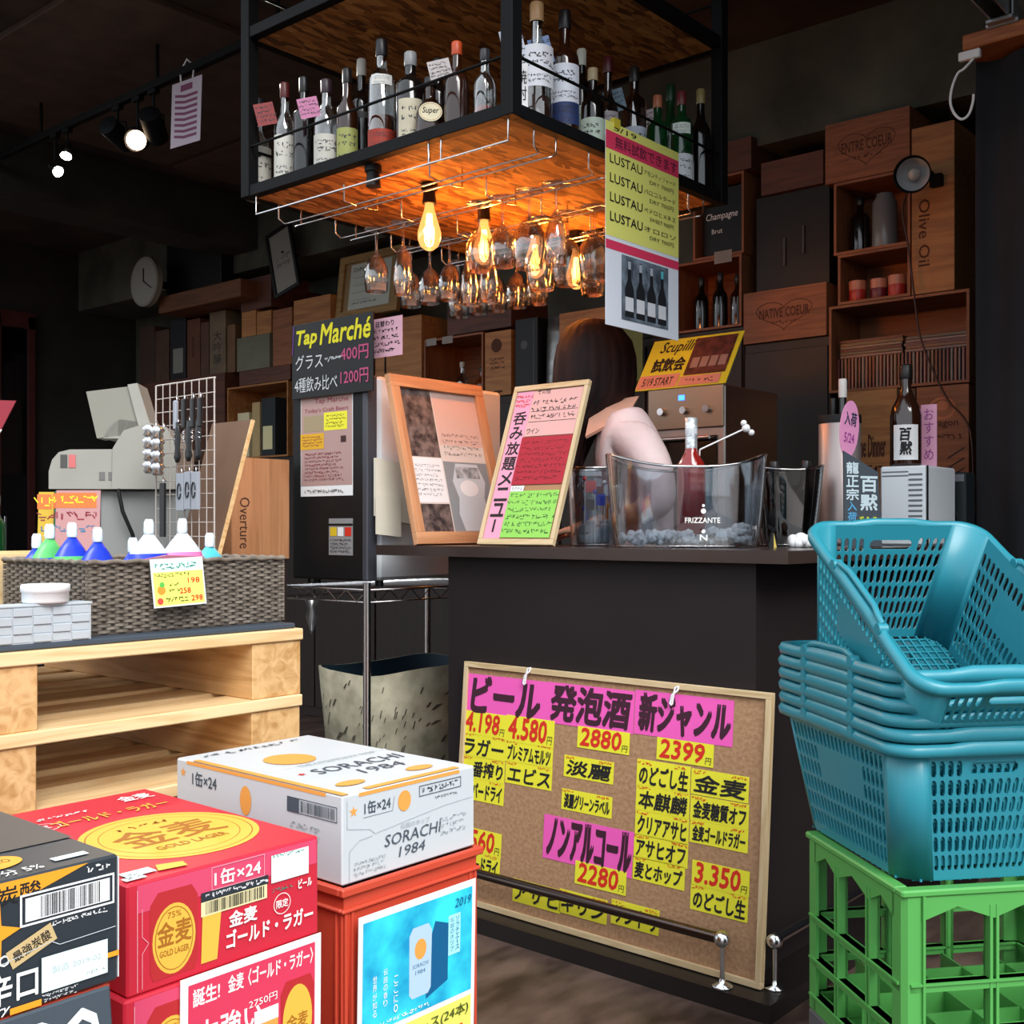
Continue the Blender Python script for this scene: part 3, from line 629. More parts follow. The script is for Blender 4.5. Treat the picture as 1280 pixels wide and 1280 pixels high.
name_('yellow hiragana name card at lower right under the 3.350 price', 'のどごし生', 864, 936, 1104, 1136); name_('yellow katakana name card at lower left under the half-hidden price', 'スーパードライ', 568, 626, 1057, 1086)
for i, (u0, s) in enumerate(((642, 'アサヒ'), (700, 'キリン'), (765, 'サントリ'))):
    name_('yellow card peeping over the foot rail, %s' % ('left of three', 'middle of three', 'right of three')[i], s, u0, u0+60, 1097+13*i, 1126+14*i)
# hooks holding the board
for i, (u, v) in enumerate(((661, 842), (845, 866))):
    x, y = UV(u, v); o = MB().tube([(x-.004, y-.03, .010), (x, y-.005, .012), (x+.004, y+.014, .011), (x+.012, y+.018, .009), (x+.012, y+.008, .011), (x-.004, y-.006, .013), (x-.010, y-.028, .012), (x-.004, y-.032, .012)], .0028, 6).build('white_string_tie', WHT)
    o.matrix_world = BM; tag(o, 'white string tie looped over the top edge of the cork board, %s' % ('left one', 'right one')[i], 'string')

# ---------------------------------------------------------------- refrigerator on a wire rack
FX, FY, FZ, FW, FD, FH = 2.52, 2.79, .965, .385, .67, .70
fr = thing('mini_fridge', 'small refrigerator with black door and white sides standing on the chrome rack', 'refrigerator', (FX, FY, FZ))
FBL = mat('fridge_black', '0b0b0d', .55, spec=.3); FWH = mat('fridge_white', 'dfe6ec', .35)
MB().box(.05, 0, .02, FD, FW, FH, .012).build('cabinet', FWH, fr)
MB().box(-.005, .0, .02, .045, FW, FH, .006).build('door', FBL, fr)
MB().box(-.006, -.004, .02, .040, .022, FH-.002, .004).build('door_edge_trim', mat('fridge_grey', '3c3e46', .45), fr)
for (x, y) in ((.08, .03), (.08, FW-.03), (FD-.05, .03), (FD-.05, FW-.03)): MB().cyl((x, y, 0), (x, y, .022), .015).build('foot', BLKP, fr)
def P2(u, v, X): p = px(u, v, x=X); return p
def on_x(u0, u1, vt, vb, X):
    """photograph rectangle on the plane x = X -> (matrix with origin lower left, w, h)"""
    a = px(u0, (vt+vb)/2, x=X); b_ = px(u1, (vt+vb)/2, x=X); zt = px((u0+u1)/2, vt, x=X).z; zb = px((u0+u1)/2, vb, x=X).z
    return axes((X, a.y, zb), (0, -1, 0), (0, 0, 1)), abs(a.y-b_.y), zt-zb
# chalk board
M, w, h = on_x(365, 466, 398, 494, FX-.02)
cbk = thing('chalk_board', 'small black chalk board with yellow heading Tap Marche above the fridge door', 'board', M=M)
MB().box(0, 0, -.006, w, h, 0, .001).build('board', BLKP, cbk)
P = Print(); CY_ = mat('chalk_yellow', 'd8d020', .8); CWc = mat('chalk_white', 'c8ccd0', .8); CR_ = mat('chalk_red', 'b04a70', .8)
P.text(CY_, 'Tap', .06*w, .66*h, .32*w, .90*h, .05, .2); P.text(CY_, 'Marché', .36*w, .68*h, .97*w, .94*h, .04, .2)
P.text(CWc, 'グラス', .05*w, .38*h, .40*w, .58*h); P.text(CR_, '400円', .62*w, .42*h, .95*w, .60*h, .02); P.scrib(CWc, .42*w, .42*h, .60*w, .52*h, 1)
P.text(CWc, '4種飲み比べ', .04*w, .08*h, .58*w, .28*h); P.text(CR_, '1200円', .62*w, .12*h, .95*w, .30*h, .02); P.line(mat('violet_print', '6a3a90', .8), [(.01*w, .6*h), (.03*w, .98*h)], .004)
P.build('handwriting', cbk)
# taped poster
M, w, h = on_x(376, 441, 488, 620, FX-.0065)
pt = thing('notice', 'dull pink paper notice with two yellow stickers taped to the black fridge door', 'notice', M=M)
MB().box(0, 0, -.0006, w, h, 0).build('paper', WHT, pt)
P = Print(); P.rect(mat('dusty_pink', 'b0908a', .8), .01*w, .10*h, .99*w, .985*h); P.text(mat('wine_print', '8a3040', .8), 'Tap Marche', .28*w, .87*h, .92*w, .93*h, .02); P.text(mat('wine_print', '8a3040', .8), "Today's Craft Beers", .08*w, .79*h, .92*w, .84*h, .01)
P.rect(mat('khaki_print', 'a09070', .8), .06*w, .62*h, .45*w, .77*h); P.rect(YEL, .46*w, .62*h, .9*w, .79*h); P.rect(mat('amber_card', 'd8a418', .7), -.0*w, .45*h, .46*w, .60*h); P.rect(mat('brown_dot', '3a201c', .8), .78*w, .50*h, .88*w, .56*h)
P.scrib(K, .5*w, .64*h, .88*w, .77*h, 4, .8); P.scrib(mat('wine_print', ''), .04*w, .47*h, .42*w, .58*h, 4, .8); P.scrib(mat('wine_print', ''), .08*w, .14*h, .92*w, .42*h, 8, .7); P.scrib(K, .1*w, .02*h, .9*w, .07*h, 1)
P.build('print', pt)
M, w, h = on_x(411, 441, 648, 694, FX-.0065)
pt = thing('energy_sticker', 'small grey sticker with yellow, white and red blocks low on the fridge door', 'sticker', M=M)
MB().box(0, 0, -.0006, w, h, 0).build('paper', mat('sticker_grey', '8a8a8c', .7), pt)
P = Print(); P.rect(mat('stk_yellow', 'd8b820', .7), .06*w, .52*h, .34*w, .76*h); P.rect(WHT, .38*w, .52*h, .62*w, .76*h); P.rect(INKR, .68*w, .52*h, .94*w, .76*h); P.rect(BLKP, 0, .80*h, w, .86*h); P.scrib(K, .06*w, .05*h, .94*w, .45*h, 4); P.build('print', pt)
# magnet hooks and paper pouch on the white side
t = thing('paper_bundle', 'cream papers clipped on the white side of the fridge', 'papers', (2.53, FY-.03, 1.20))
MB().add([(0, 0, 0), (.16, -.01, -.03), (.15, -.01, .17), (0, 0, .19), (0, .012, 0), (.16, .006, -.03), (.15, .006, .17), (0, .012, .19)], [(0, 1, 2, 3), (7, 6, 5, 4), (0, 4, 5, 1), (3, 2, 6, 7), (0, 3, 7, 4), (1, 5, 6, 2)]).build('sheet', mat('cream_paper', 'ddd6c4', .8), t)
MB().add([(-.01, -.012, -.06), (.10, -.014, -.07), (.10, -.014, .06), (-.01, -.012, .07), (-.01, -.008, -.06), (.10, -.010, -.07), (.10, -.010, .06), (-.01, -.008, .07)], [(0, 1, 2, 3), (7, 6, 5, 4), (0, 4, 5, 1), (3, 2, 6, 7), (0, 3, 7, 4), (1, 5, 6, 2)]).build('sheet', mat('cream_paper', ''), t)
# wire rack
rk = thing('wire_rack', 'chrome wire shelf rack carrying the small refrigerator', 'rack', (2.49, 2.76, 0))
RW, RD, RT = .78, .50, .962
for (x, y) in ((0, 0), (RW, 0), (0, RD), (RW, RD)):
    m = MB().cyl((x, y, .03), (x, y, RT+.02), .0127, 12)
    for k in range(12): m.cyl((x, y, .10+k*.07), (x, y, .103+k*.07), .0136, 12)
    m.build('post', CHROME, rk); MB().cyl((x, y, 0), (x, y, .03), .018).build('foot', BLKP, rk)
for z in (RT-.005, .18):
    m = MB(); m.tube([(0, 0, z), (RW, 0, z), (RW, RD, z), (0, RD, z)], .004, 6, closed=True).tube([(0, 0, z-.04), (RW, 0, z-.04), (RW, RD, z-.04), (0, RD, z-.04)], .003, 6, closed=True)
    for k in range(28): m.cyl((RW*k/28, 0, z), (RW*k/28, RD, z), .0018, 4)
    for (a, b_, n) in (((0, 0), (RW, 0), 16), ((0, 0), (0, RD), 10), ((0, RD), (RW, RD), 16), ((RW, 0), (RW, RD), 10)):
        pts = [(a[0]+(b_[0]-a[0])*k/n, a[1]+(b_[1]-a[1])*k/n, z-(.04 if k % 2 else 0)) for k in range(n+1)]; m.tube(pts, .002, 4)
    m.build('wire_shelf', CHROME, rk)
# plastic bag knot hanging under the rack
o = MB().loft([[(r*cos(a)+.1*0, r*sin(a), z) for a in [2*pi*i/8 for i in range(8)]] for r, z in ((.025, 0), (.012, -.03), (.02, -.06), (.008, -.10), (.002, -.12))]).build('plastic_bag', glass('film', 'e8ecf0', .3, .3)); o.location = (2.54, 3.10, RT-.05)
tag(o, 'twisted clear plastic bag hanging from the left end of the wire rack', 'bag')
# baskets of folded print paper under the rack
NEWS = mat('newsprint', 'b0aa94', .85, c2='8c8874', vscale=14, bump=.3); NAVY = mat('dark_blue_lining', '16303e', .7)
def bin_(name, label, cx, cy, rx, ry, z0, h, lin_m):
    t = thing(name, label, 'basket', (cx, cy, z0)); n = 28
    def ring(s, z, e=0): return [((rx*s)*(abs(cos(a))**.6)*(1 if cos(a) > 0 else -1), (ry*s)*(abs(sin(a))**.6)*(1 if sin(a) > 0 else -1), z+e*sin(3*a)) for a in [2*pi*(i+.5)/n for i in range(n)]]
    MB().loft([ring(.85, 0), ring(.92, h*.5), ring(1, h, .008), ring(.975, h, .008)], cap=False).build('outside', NEWS, t)
    MB().loft([ring(.975, h, .008), ring(.9, h*.5), ring(.84, .01), ring(.02, .01)], cap=False).build('lining', lin_m, t)
    P = Print(); 
    m = MB(); random.seed(3)
    for i in range(150):
        a = random.uniform(pi*.75, pi*1.95); zz = random.uniform(.02, h-.04); s = .86+.14*zz/h; L = random.uniform(.01, .03)
        p = [((rx*s+.0015)*(abs(cos(q))**.6)*(1 if cos(q) > 0 else -1), (ry*s+.0015)*(abs(sin(q))**.6)*(1 if sin(q) > 0 else -1), z_) for q, z_ in ((a, zz), (a+.03, zz+L*.9), (a+.05, zz+L*.9), (a+.02, zz))]
        m.add(p, [(0, 1, 2, 3)])
    m.build('printed_marks', mat('news_marks', '4a463c', .8), t, kind='stuff'); return t
bin_('paper_basket', 'newsprint-patterned basket with dark blue lining on the lower shelf of the rack', 2.88, 3.01, .30, .20, .184, .48, NAVY)
# wooden post and slats seen through the rack
t = thing('timber_stand', 'low pale timber stand with one upright post seen through the rack', 'stand', (2.9, 3.95, 0))
MB().box(0, 0, 0, .045, .07, .99).build('post', PINEV, t)
MB().box(-.02, .07, .55, .06, .75, .59).build('slat', PINE, t); MB().box(-.02, .07, .43, .06, .75, .47).build('slat', PINE, t); MB().box(0, .75, 0, .045, .80, .60).build('leg', PINEV, t)
# ================================================================ pallets at the left
PX0, PX1, PY0 = .20, 1.405, 1.739
def pallet(z, label, top):
    t = thing('pallet', label, 'pallet', (PX0, PY0, z), group='stacked wooden pallets')
    w = PX1-PX0; dpt = .80; hz = .127
    for i in range(6): MB().box(0, i*.142, hz-.022, w, i*.142+.095, hz, .002).build('deck_board', PINE, t)
    for x in (0, .602, w-.115): MB().box(x, .006, .0, x+.075 if x < w-.2 else w-.002, dpt, hz-.0225, .002).build('stringer', wood('pine_bearer', 'dcb27c', 'b88850', 1, 4), t)
    return t
NL = ['second pallet from the top of the stack', 'third pallet from the top of the stack', 'fourth pallet from the top of the stack', 'fifth pallet from the top, hidden low in the stack', 'sixth pallet from the top, hidden low in the stack', 'bottom pallet of the stack under the goods basket']
topz = .966
t = pallet(topz-.127, 'raw pine pallet at the top of the stack carrying the wicker basket', True)
for i in range(6):
    z = topz-.127*(i+2)
    dup(t, (PX0+random.uniform(-.006, .0), PY0+random.uniform(-.002, .004), z), label='raw pine pallet, '+NL[i])
dup(t, (PX0, PY0, .0), label='short worn pine pallet lying on the floor below the stack') if False else None
for i, y in enumerate((0, .35, .7)):
    o = MB().box(PX0, PY0+y, 0, PX1, PY0+y+.09, topz-.127*7, .002).build('floor_batten', PINE); tag(o, 'pine batten lying on the floor under the pallet stack, %s' % ('front', 'middle', 'rear')[i], 'batten', 'battens under the pallets')
# dark mat on the top pallet
o = MB().box(PX0, PY0+.012, topz+.0005, 1.395, PY0+.46, topz+.010, .002).build('display_mat', mat('blue_black_mat', '3c4652', .5)); tag(o, 'thin dark blue-grey mat under the wicker basket on the top pallet', 'mat')
MZ = topz+.0105
# ---- wicker basket
wx0, wx1, wy0, wy1, wh = .988, 1.402, 1.795, 2.10, .128
WK = mat('grey_wicker', '83786c', .75, c2='62584e', vscale=40, bump=.2)
wb = thing('wicker_basket', 'long grey-brown woven basket full of spouted pouches on the pallets', 'basket', (wx0, wy0, MZ))
bw, bd = wx1-wx0, wy1-wy0
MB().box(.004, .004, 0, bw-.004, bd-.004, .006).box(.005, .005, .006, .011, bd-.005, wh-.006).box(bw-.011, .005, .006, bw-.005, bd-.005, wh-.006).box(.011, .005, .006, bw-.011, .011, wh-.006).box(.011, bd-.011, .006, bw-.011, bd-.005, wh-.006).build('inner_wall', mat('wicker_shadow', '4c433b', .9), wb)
m = MB(); rows = 22
for j in range(rows):
    z0 = .003+(wh-.008)*j/rows; z1 = z0+(wh-.008)/rows*.86; ph = j % 2
    for (L, fx) in ((bw, lambda s, o: (s, -o+.003)), (bd, lambda s, o: (-o+.003, bd-s)), (bd, lambda s, o: (bw+o-.003, s)), (bw, lambda s, o: (bw-s, bd+o-.003))):
        n = int(L/.016); vs = []
        for i in range(n*2+1):
            s = L*i/(n*2); o_ = .0035*cos(pi*(i/2+ph))*1.0; a = fx(s, o_); zz = random.uniform(-.0006, .0006)
            vs += [(a[0], a[1], z0+zz), (a[0], a[1], z1+zz)]
        m.add(vs, [(2*i, 2*i+2, 2*i+3, 2*i+1) for i in range(n*2)], False)
m.build('weave', WK, wb, kind='stuff')
m = MB()
for (a, c_) in (((0, 0), (bw, 0)), ((bw, 0), (bw, bd)), ((bw, bd), (0, bd)), ((0, bd), (0, 0))):
    n = 30; pts = [(a[0]+(c_[0]-a[0])*i/n, a[1]+(c_[1]-a[1])*i/n, wh-.003+.0015*sin(i*2.1)) for i in range(n+1)]; m.tube(pts, .0042, 6)
m.build('rim', WK, wb)
# ---- spouted pouches
BLU = mat('pouch_blue', '2440c8', .3); GRN = mat('pouch_green', '5cc06a', .35); CYA = mat('pouch_cyan', '58c8d8', .35); CAPW = mat('spout_white', 'dfeef6', .35); FOIL = mat('pouch_white', 'dce8f4', .3); PKP = mat('pouch_pink', 'f080b8', .4); YLP = mat('pouch_yellow', 'd8d83a', .4)
def pouch(label, u, vtop, y, cm, cm2, wd=.075, ht=.15, big=1.0, tw=0.0):
    p = px(u, 690, y=y); x = p.x
    d = x*CY+y*SY; zt = EYE+(HZN-vtop)*d/FPX
    t = thing('spouted_pouch', label, 'pouch', (x, y, zt-ht), tw, group='spouted pouches in the wicker basket')
    rings = []
    for k in range(8):
        z = (ht-.028)*k/7; s = 1 if k < 5 else (1, .92, .6, .22)[k-4]; th = (.018, .024, .024, .02, .016, .012, .008, .006)[k]
        rings.append([(wd/2*s*cos(a), th*sin(a)*big, z) for a in [2*pi*i/14 for i in range(14)]])
    MB().loft(rings).build('bag', cm, t)
    MB().loft([[(q[0]*1.02, q[1]*1.04, q[2]) for q in rings[k]] for k in (3, 4, 5)], cap=False).build('printed_band', cm2, t)
    MB().cyl((0, 0, ht-.034), (0, 0, ht-.026), .006, 10).lathe([(.0085, ht-.027), (.0095, ht-.022), (.0088, ht-.006), (.006, ht), (.0001, ht)], 14).build('cap', CAPW, t)
pouch('blue pouch with white spout cap, leftmost in the basket', 46, 667, 2.06, BLU, FOIL)
pouch('green and white pouch with tall white cap, second from left in the basket', 62, 655, 2.03, GRN, BLU)
pouch('blue and green pouch with white cap, third from left', 90, 653, 2.0, BLU, GRN)
pouch('blue pouch with yellow band, fourth from left in the basket', 122, 659, 1.98, BLU, YLP)
pouch('royal blue pouch in the middle of the basket beside the pink sheet', 166, 672, 1.90, BLU, FOIL)
pouch('big white pouch with thick white cap near the price card', 186, 649, 1.86, FOIL, BLU, .085, big=1.2)
pouch('white and blue pouch with pink print, second from right', 228, 648, 1.86, FOIL, PKP, .09, big=1.2)
pouch('cyan pouch with pink edge leaning at the right end of the basket', 262, 666, 1.88, CYA, PKP, .09)
o = MB().prism([(0, 0), (.11, .012), (.13, .022), (.05, .026), (.0, .018)], 0, .05, 'y').build('folded_packet', mat('rose_packet', 'b06a7c', .5)); o.location = (1.115, 1.83, MZ+.108); tag(o, 'folded rose-pink packet lying on top of the basket contents', 'packet')
o = MB().box(.012, .012, 0, bw-.012, bd-.012, .02).build('pouch_heap', FOIL); 
bpy.data.objects.remove(o)
# stock that fills the basket below the visible pouches
for i in range(6):
    o = MB().box(0, 0, 0, .055, .24, .034, .008).build('flat_pouch', (BLU, FOIL, CYA)[i % 3]); o.location = (wx0+.016+i*.065, wy0+.03, MZ+.0065); tag(o, '%s flat pouch at the bottom of the wicker basket, %s from the left' % (('blue', 'white', 'cyan')[i % 3], ORD[i]), 'pouch', 'flat pouches at the basket bottom')
# price card on the wicker
a = px(186, 697, y=wy0-.012); b2 = px(262, 694, y=wy0-.012); c2_ = px(186, 756, y=wy0-.022)
M = axes((a.x+.006, wy0-.024, px(197, 758, y=wy0-.022).z), (1, -.02, .035), (-.12, .12, 1)); w, h = .100, .080
pc = thing('price_card', 'laminated yellow card with citrus pictures hanging on the wicker basket', 'card', M=M)
MB().box(-.003, -.003, -.001, w+.003, h+.003, 0).build('sleeve', mat('lamination', 'dce4e6', .2), pc)
P = Print(); LY = mat('light_yellow', 'eef070', .6); P.rect(LY, 0, 0, w, h); P.rect(mat('pale_mint', 'cdeee4', .6), 0, h*.74, w, h); P.scrib(mat('teal_ink', '3c8878', .7), .05*w, .76*h, .95*w, .96*h, 1); P.scrib(mat('olive_ink', '5a6a28', .7), .05*w, .6*h, .9*w, .74*h, 1)
P.disc(mat('orange_fruit', 'f0922c', .6), .14*w, .34*h, .008); P.disc(mat('green_leaf', '58b84a', .6), .16*w, .46*h, .005); P.disc(mat('red_fruit', 'e84a3a', .6), .1*w, .1*h, .006); P.text(INKR, '198', .68*w, .46*h, .92*w, .58*h, .03); P.text(INKR, '258', .5*w, .24*h, .72*w, .36*h, .03); P.text(INKR, '298', .72*w, .06*h, .95*w, .18*h, .03); P.scrib(mat('olive_ink', ''), .28*w, .26*h, .5*w, .5*h, 2); P.scrib(mat('olive_ink', ''), .2*w, .04*h, .66*w, .2*h, 1)
P.build('print', pc)
P = Print(MF(-.012)); P.mb.box(0, 0, .0, .028, .022, .002); P.mats.append(FOIL); P.z = .0025; P.text(BLU, '休', .004, .003, .024, .019, .03); o = P.build('small_label', None); o.location = (.93, 1.80, MZ+.088); bpy.data.objects.remove(o)
# white woven box and dish
sx0, sx1, sy0, sy1, sh = .74, .99, 1.758, 1.792, .062
PW = mat('painted_white', 'b2bac0', .5, var=.05)
t = thing('painted_box', 'small pale grey woven-strip box in front of the wicker basket', 'box', (.74, 1.752, MZ))
MB().box(0, .002, 0, .232, .040, .058).build('core', PW, t)
for r in range(4):
    for c_ in range(7):
        o_ = .0 if (r+c_) % 2 else .0025
        MB().box(.003+c_*.0325, -.001-o_+.002, .002+r*.014, .033+c_*.0325, .003, .0145+r*.014, .0006).build('strip', PW, t)
MB().box(-.0, .0, .058, .234, .042, .062, .001).build('lid', PW, t)
t = thing('round_tin', 'round white tin lying on the pale woven box at far left', 'tin', (.905, 1.776, MZ+.0625))
MB().lathe([(.0001, 0), (.034, 0), (.036, .003), (.036, .017), (.038, .018), (.038, .028), (.036, .030), (.034, .026), (.0001, .026)], 32).build('body', WHT, t)
# pale wooden box behind, on the left end of the basket
t = thing('wooden_tray', 'pale wooden box standing behind the basket at far left', 'box', (.80, 2.13, MZ))
for a_ in (((0, 0, 0), (.42, .012, .135)), ((0, .24, 0), (.42, .252, .135)), ((0, .012, 0), (.012, .24, .135)), ((.408, .012, 0), (.42, .24, .135)), ((.012, .012, 0), (.408, .24, .01))): MB().box(*a_[0], *a_[1], .001).build('side' if a_[1][2] > .1 else 'base', PINE, t)

# ================================================================ beer cartons
RED = mat('carton_red', 'c8283c', .45); WCAR = mat('carton_white', 'c6ccd0', .45); BCAR = mat('carton_black', '2a3138', .4); GOLD = mat('gold_print', ''); ORG = mat('orange_print', 'e8a04c', .5); GOLD2 = mat('light_gold', 'e8b848', .45)
GOLDK = mat('gold_dark', 'a8681c', .5); BCREAM = mat('barcode_cream', 'e8dcaa', .6)
def carton(name, label, x, y, z, m_, rz=0, group=None, W_=.27, D_=.405, H_=.125):
    t = thing(name, label, 'carton', (x, y, z), rz, group=group)
    MB().box(0, 0, 0, W_, D_, H_, .0025).build('box', m_, t); return t
def kinmugi_front(t, W_=.27, H_=.125):
    P = Print(MF(-.0)); pk = mat('light_pink_line', 'f0a8b4', .5)
    P.rect(mat('carton_rose', 'd84a6c', .45), .012, H_-.034, W_-.004, H_-.003)
    P.poly(mat('can_red', 'b82c30', .4), [(.032, .010), (.085, .010), (.090, .02), (.090, .095), (.082, .108), (.038, .108), (.028, .095), (.028, .02)])
    P.disc(GOLD2, .059, .052, .028, .040); P.ring(GOLDK, .059, .052, .025, .036, .0012)
    P.text(GOLDK, '金麦', .037, .045, .081, .072, .03); P.text(GOLDK, 'GOLD LAGER', .040, .034, .078, .041, .02); P.text(GOLDK, '75%', .05, .076, .068, .083)
    P.line(pk, [(.012, .004), (.012, .117)], .0008); P.line(pk, [(.018, .095), (.018, .064), (.026, .055), (.018, .045), (.018, .006)], .0007)
    P.poly(GOLD2, [(.094, .012), (.116, .012), (.122, .07), (.096, .07)])
    P.rect(BCREAM, .094, .066, .188, .087, .0); P.rect(BCAR, .094, .083, .19, .094); P.scrib(WHT, .10, .084, .186, .093, 1, .95); P.bars(K, .100, .068, .184, .082, 44)
    P.text(INKW, '1缶×24', .112, .098, .178, .116, .03); P.frame(pk, .108, .094, .184, .121, .0008)
    P.rect(mat('slip_white', 'dff4f2', .6), .194, .082, .252, .116); P.scrib(mat('teal_ink', ''), .196, .110, .25, .117, 1); P.scrib(mat('teal_ink', ''), .194, .068, .225, .076, 1)
    P.text(INKW, '金麦', .132, .044, .172, .062, .04); P.text(INKW, 'ゴールド・ラガー', .128, .020, .258, .040, .04)
    P.ring(INKW, .210, .054, .013, .013, .0009); P.text(INKW, '限定', .201, .049, .219, .059, .02); P.text(INKW, 'ビール', .235, .066, .256, .077, .04)
    P.build('front_print', t)
def kinmugi_top(t, W_=.27, D_=.405, H_=.125):
    P = Print(MT(H_)); cx, cy = .150, .150
    P.disc(GOLD2, cx, cy, .112, .112, 48); P.ring(GOLDK, cx, cy, .104, .104, .0018, 48); P.ring(GOLDK, cx, cy, .088, .088, .0012, 48)
    P.text(GOLDK, '金麦', cx-.07, cy-.03, cx+.07, cy+.045, .02); P.text(GOLDK, 'GOLD LAGER', cx-.05, cy-.058, cx+.05, cy-.042, .02); P.scrib(GOLDK, cx-.045, cy+.05, cx+.045, cy+.072, 1)
    P.ring(INKW, .045, .30, .035, .022, .0012); P.text(INKW, '限定', .025, .292, .065, .308, .03); P.text(GOLD2, 'ゴールド・ラガー', .07, .285, .24, .315, .02); P.text(INKW, '金麦', .20, .345, .25, .375, .02); P.scrib(INKW, .02, .33, .16, .345, 1)
    P.rect(mat('slip_white', ''), .012, .020, .05, .040); P.poly(GOLD2, [(.05, .018), (.085, .012), (.09, .03), (.06, .04)]); P.rect(mat('slip_white', ''), .004, .008, .03, .02); P.scrib(K, .006, .01, .03, .03, 2)
    P.build('top_print', t)
RX0, RY0 = .672, 1.136
t = carton('beer_carton', 'red beer carton with a large gold disc on its lid, uppermost of its stack', RX0, RY0, .641, RED, group='red beer cartons')
kinmugi_front(t); kinmugi_top(t)
t2 = carton('beer_carton', 'red beer carton directly below the gold-disc lid, half covered by a red poster', RX0-.006, RY0-.004, .5155, RED, group='red beer cartons'); kinmugi_front(t2)
for i, z in enumerate((.39, .2645, .139)):
    t3 = carton('beer_carton', 'red beer carton low in the stack, %s' % ('third from the top', 'fourth from the top', 'fifth from the top')[i], RX0-.003*i, RY0, z, RED, group='red beer cartons'); kinmugi_front(t3)
o = MB().box(RX0, RY0, 0, RX0+.27, RY0+.405, .138, .004).build('carton_plinth', PINE); tag(o, 'low pine plinth on the floor under the red cartons', 'plinth')
# red poster
M = axes((RX0+.062, RY0-.006, .40), (1, 0, 0), (0, -.01, 1)); w, h = .205, .245
pt = thing('sale_poster', 'red sale poster with white border and a gold can, hanging on the red cartons', 'poster', M=M)
MB().box(0, 0, -.001, w, h, 0).build('board', WHT, pt)
P = Print(); P.rect(mat('poster_red', 'd83a5a', .5), .010, .008, w-.010, h-.009)
P.text(INKW, '誕生!', .016, h-.036, .052, h-.016, .03); P.text(INKW, '金麦〈ゴールド・ラガー〉', .064, h-.034, w-.014, h-.014, .025)
P.text(INKW, '力強い', .022, h-.088, .112, h-.056, .03); P.text(INKW, 'うまみ', .05, h-.128, .13, h-.096, .03)
P.poly(mat('can_red', ''), [(w-.062, h-.15), (w-.014, h-.15), (w-.012, h-.06), (w-.018, h-.046), (w-.056, h-.046), (w-.064, h-.06)]); P.disc(GOLD2, w-.038, h-.098, .023, .044); P.text(GOLDK, '金麦', w-.055, h-.11, w-.022, h-.09, .02)
P.poly(ORG, [(w-.10, h-.15), (w-.072, h-.15), (w-.068, h-.085), (w-.104, h-.085)]); P.rect(WHT, w-.104, h-.085, w-.068, h-.068); P.text(INKW, '2750円', w-.112, h-.062, w-.07, h-.052)
P.text(INKW, '2,750円', .03, .02, w-.03, .06, .03); P.build('poster_print', pt)
# ---- white carton on a red plastic tote
WX0, WY0, WZ = 1.038, 1.201, .664
t = carton('beer_carton', 'white beer carton reading SORACHI 1984 standing on the red tote', WX0, WY0, WZ, WCAR)
MB().box(.001, .1995, .1253, .269, .2055, .1258).build('tape', mat('clear_tape', 'cfd4d4', .25), t)
P = Print(MF(0)); SIL = mat('silver_line', 'a8b4b8', .5); INKB = mat('blue_grey_ink', '44505c', .6)
P.rect(ORG, .03, .119, .235, .1245); P.star(ORG, .020, .100, .008); P.text(INKB, '1缶×24', .040, .092, .090, .110, .03); P.line(INKB, [(.038, .088), (.094, .088), (.098, .108)], .0006)
P.disc(ORG, .118, .098, .013, .015); P.frame(INKB, .148, .098, .238, .114, .0012); P.scrib(INKB, .152, .100, .234, .112, 1, .98); P.scrib(INKB, .18, .088, .24, .094, 1)
P.line(SIL, [(.008, .118), (.008, .078), (.05, .070), (.06, .062), (.20, .076), (.262, .078)], .0008); P.line(SIL, [(.012, .004), (.012, .046), (.03, .058), (.055, .06)], .0008)
P.text(INKB, 'SORACHI', .078, .038, .194, .055, .0, .15); P.text(INKB, '1984', .106, .018, .160, .033, .0, .15); P.text(SIL, '伝説のホップ', .11, .058, .17, .066); P.scrib(SIL, .19, .03, .25, .06, 3); P.scrib(SIL, .02, .008, .08, .03, 3)
P.build('front_print', t)
P = Print(ML(.405)); D_ = .405
P.rect(ORG, .03, .119, .37, .1245); P.star(ORG, .020, .105, .008); P.text(INKB, '1缶×24', .045, .088, .110, .110, .03); P.disc(ORG, .185, .085, .014, .022); P.text(INKB, 'SORACHI 1984', .13, .04, .25, .054, .0, .15)
P.rect(INKB, .285, .086, .312, .108); P.frame(INKB, .285, .086, .395, .108, .0012); P.bars(INKB, .316, .089, .390, .105, 36); P.scrib(SIL, .29, .05, .36, .075, 2); P.build('side_print', t)
P = Print(MT(.1255)); P.disc(ORG, .11, .255, .042, .042); P.text(INKB, 'SORACHI', .07, .13, .25, .165, .0, .15, -.0); P.text(INKB, '1984', .12, .085, .21, .115, 0, .15); P.star(INKR, .05, .15, .008); P.rect(ORG, .0, .0, .012, .36); P.rect(ORG, .05, .003, .24, .016)
P.disc(ORG, .20, .052, .026, .014); P.disc(ORG, .06, .052, .026, .014); P.scrib(INKB, .03, .36, .22, .385, 1); P.text(SIL, 'THE LEGENDARY HOP', .08, .19, .24, .202); P.build('top_print', t)
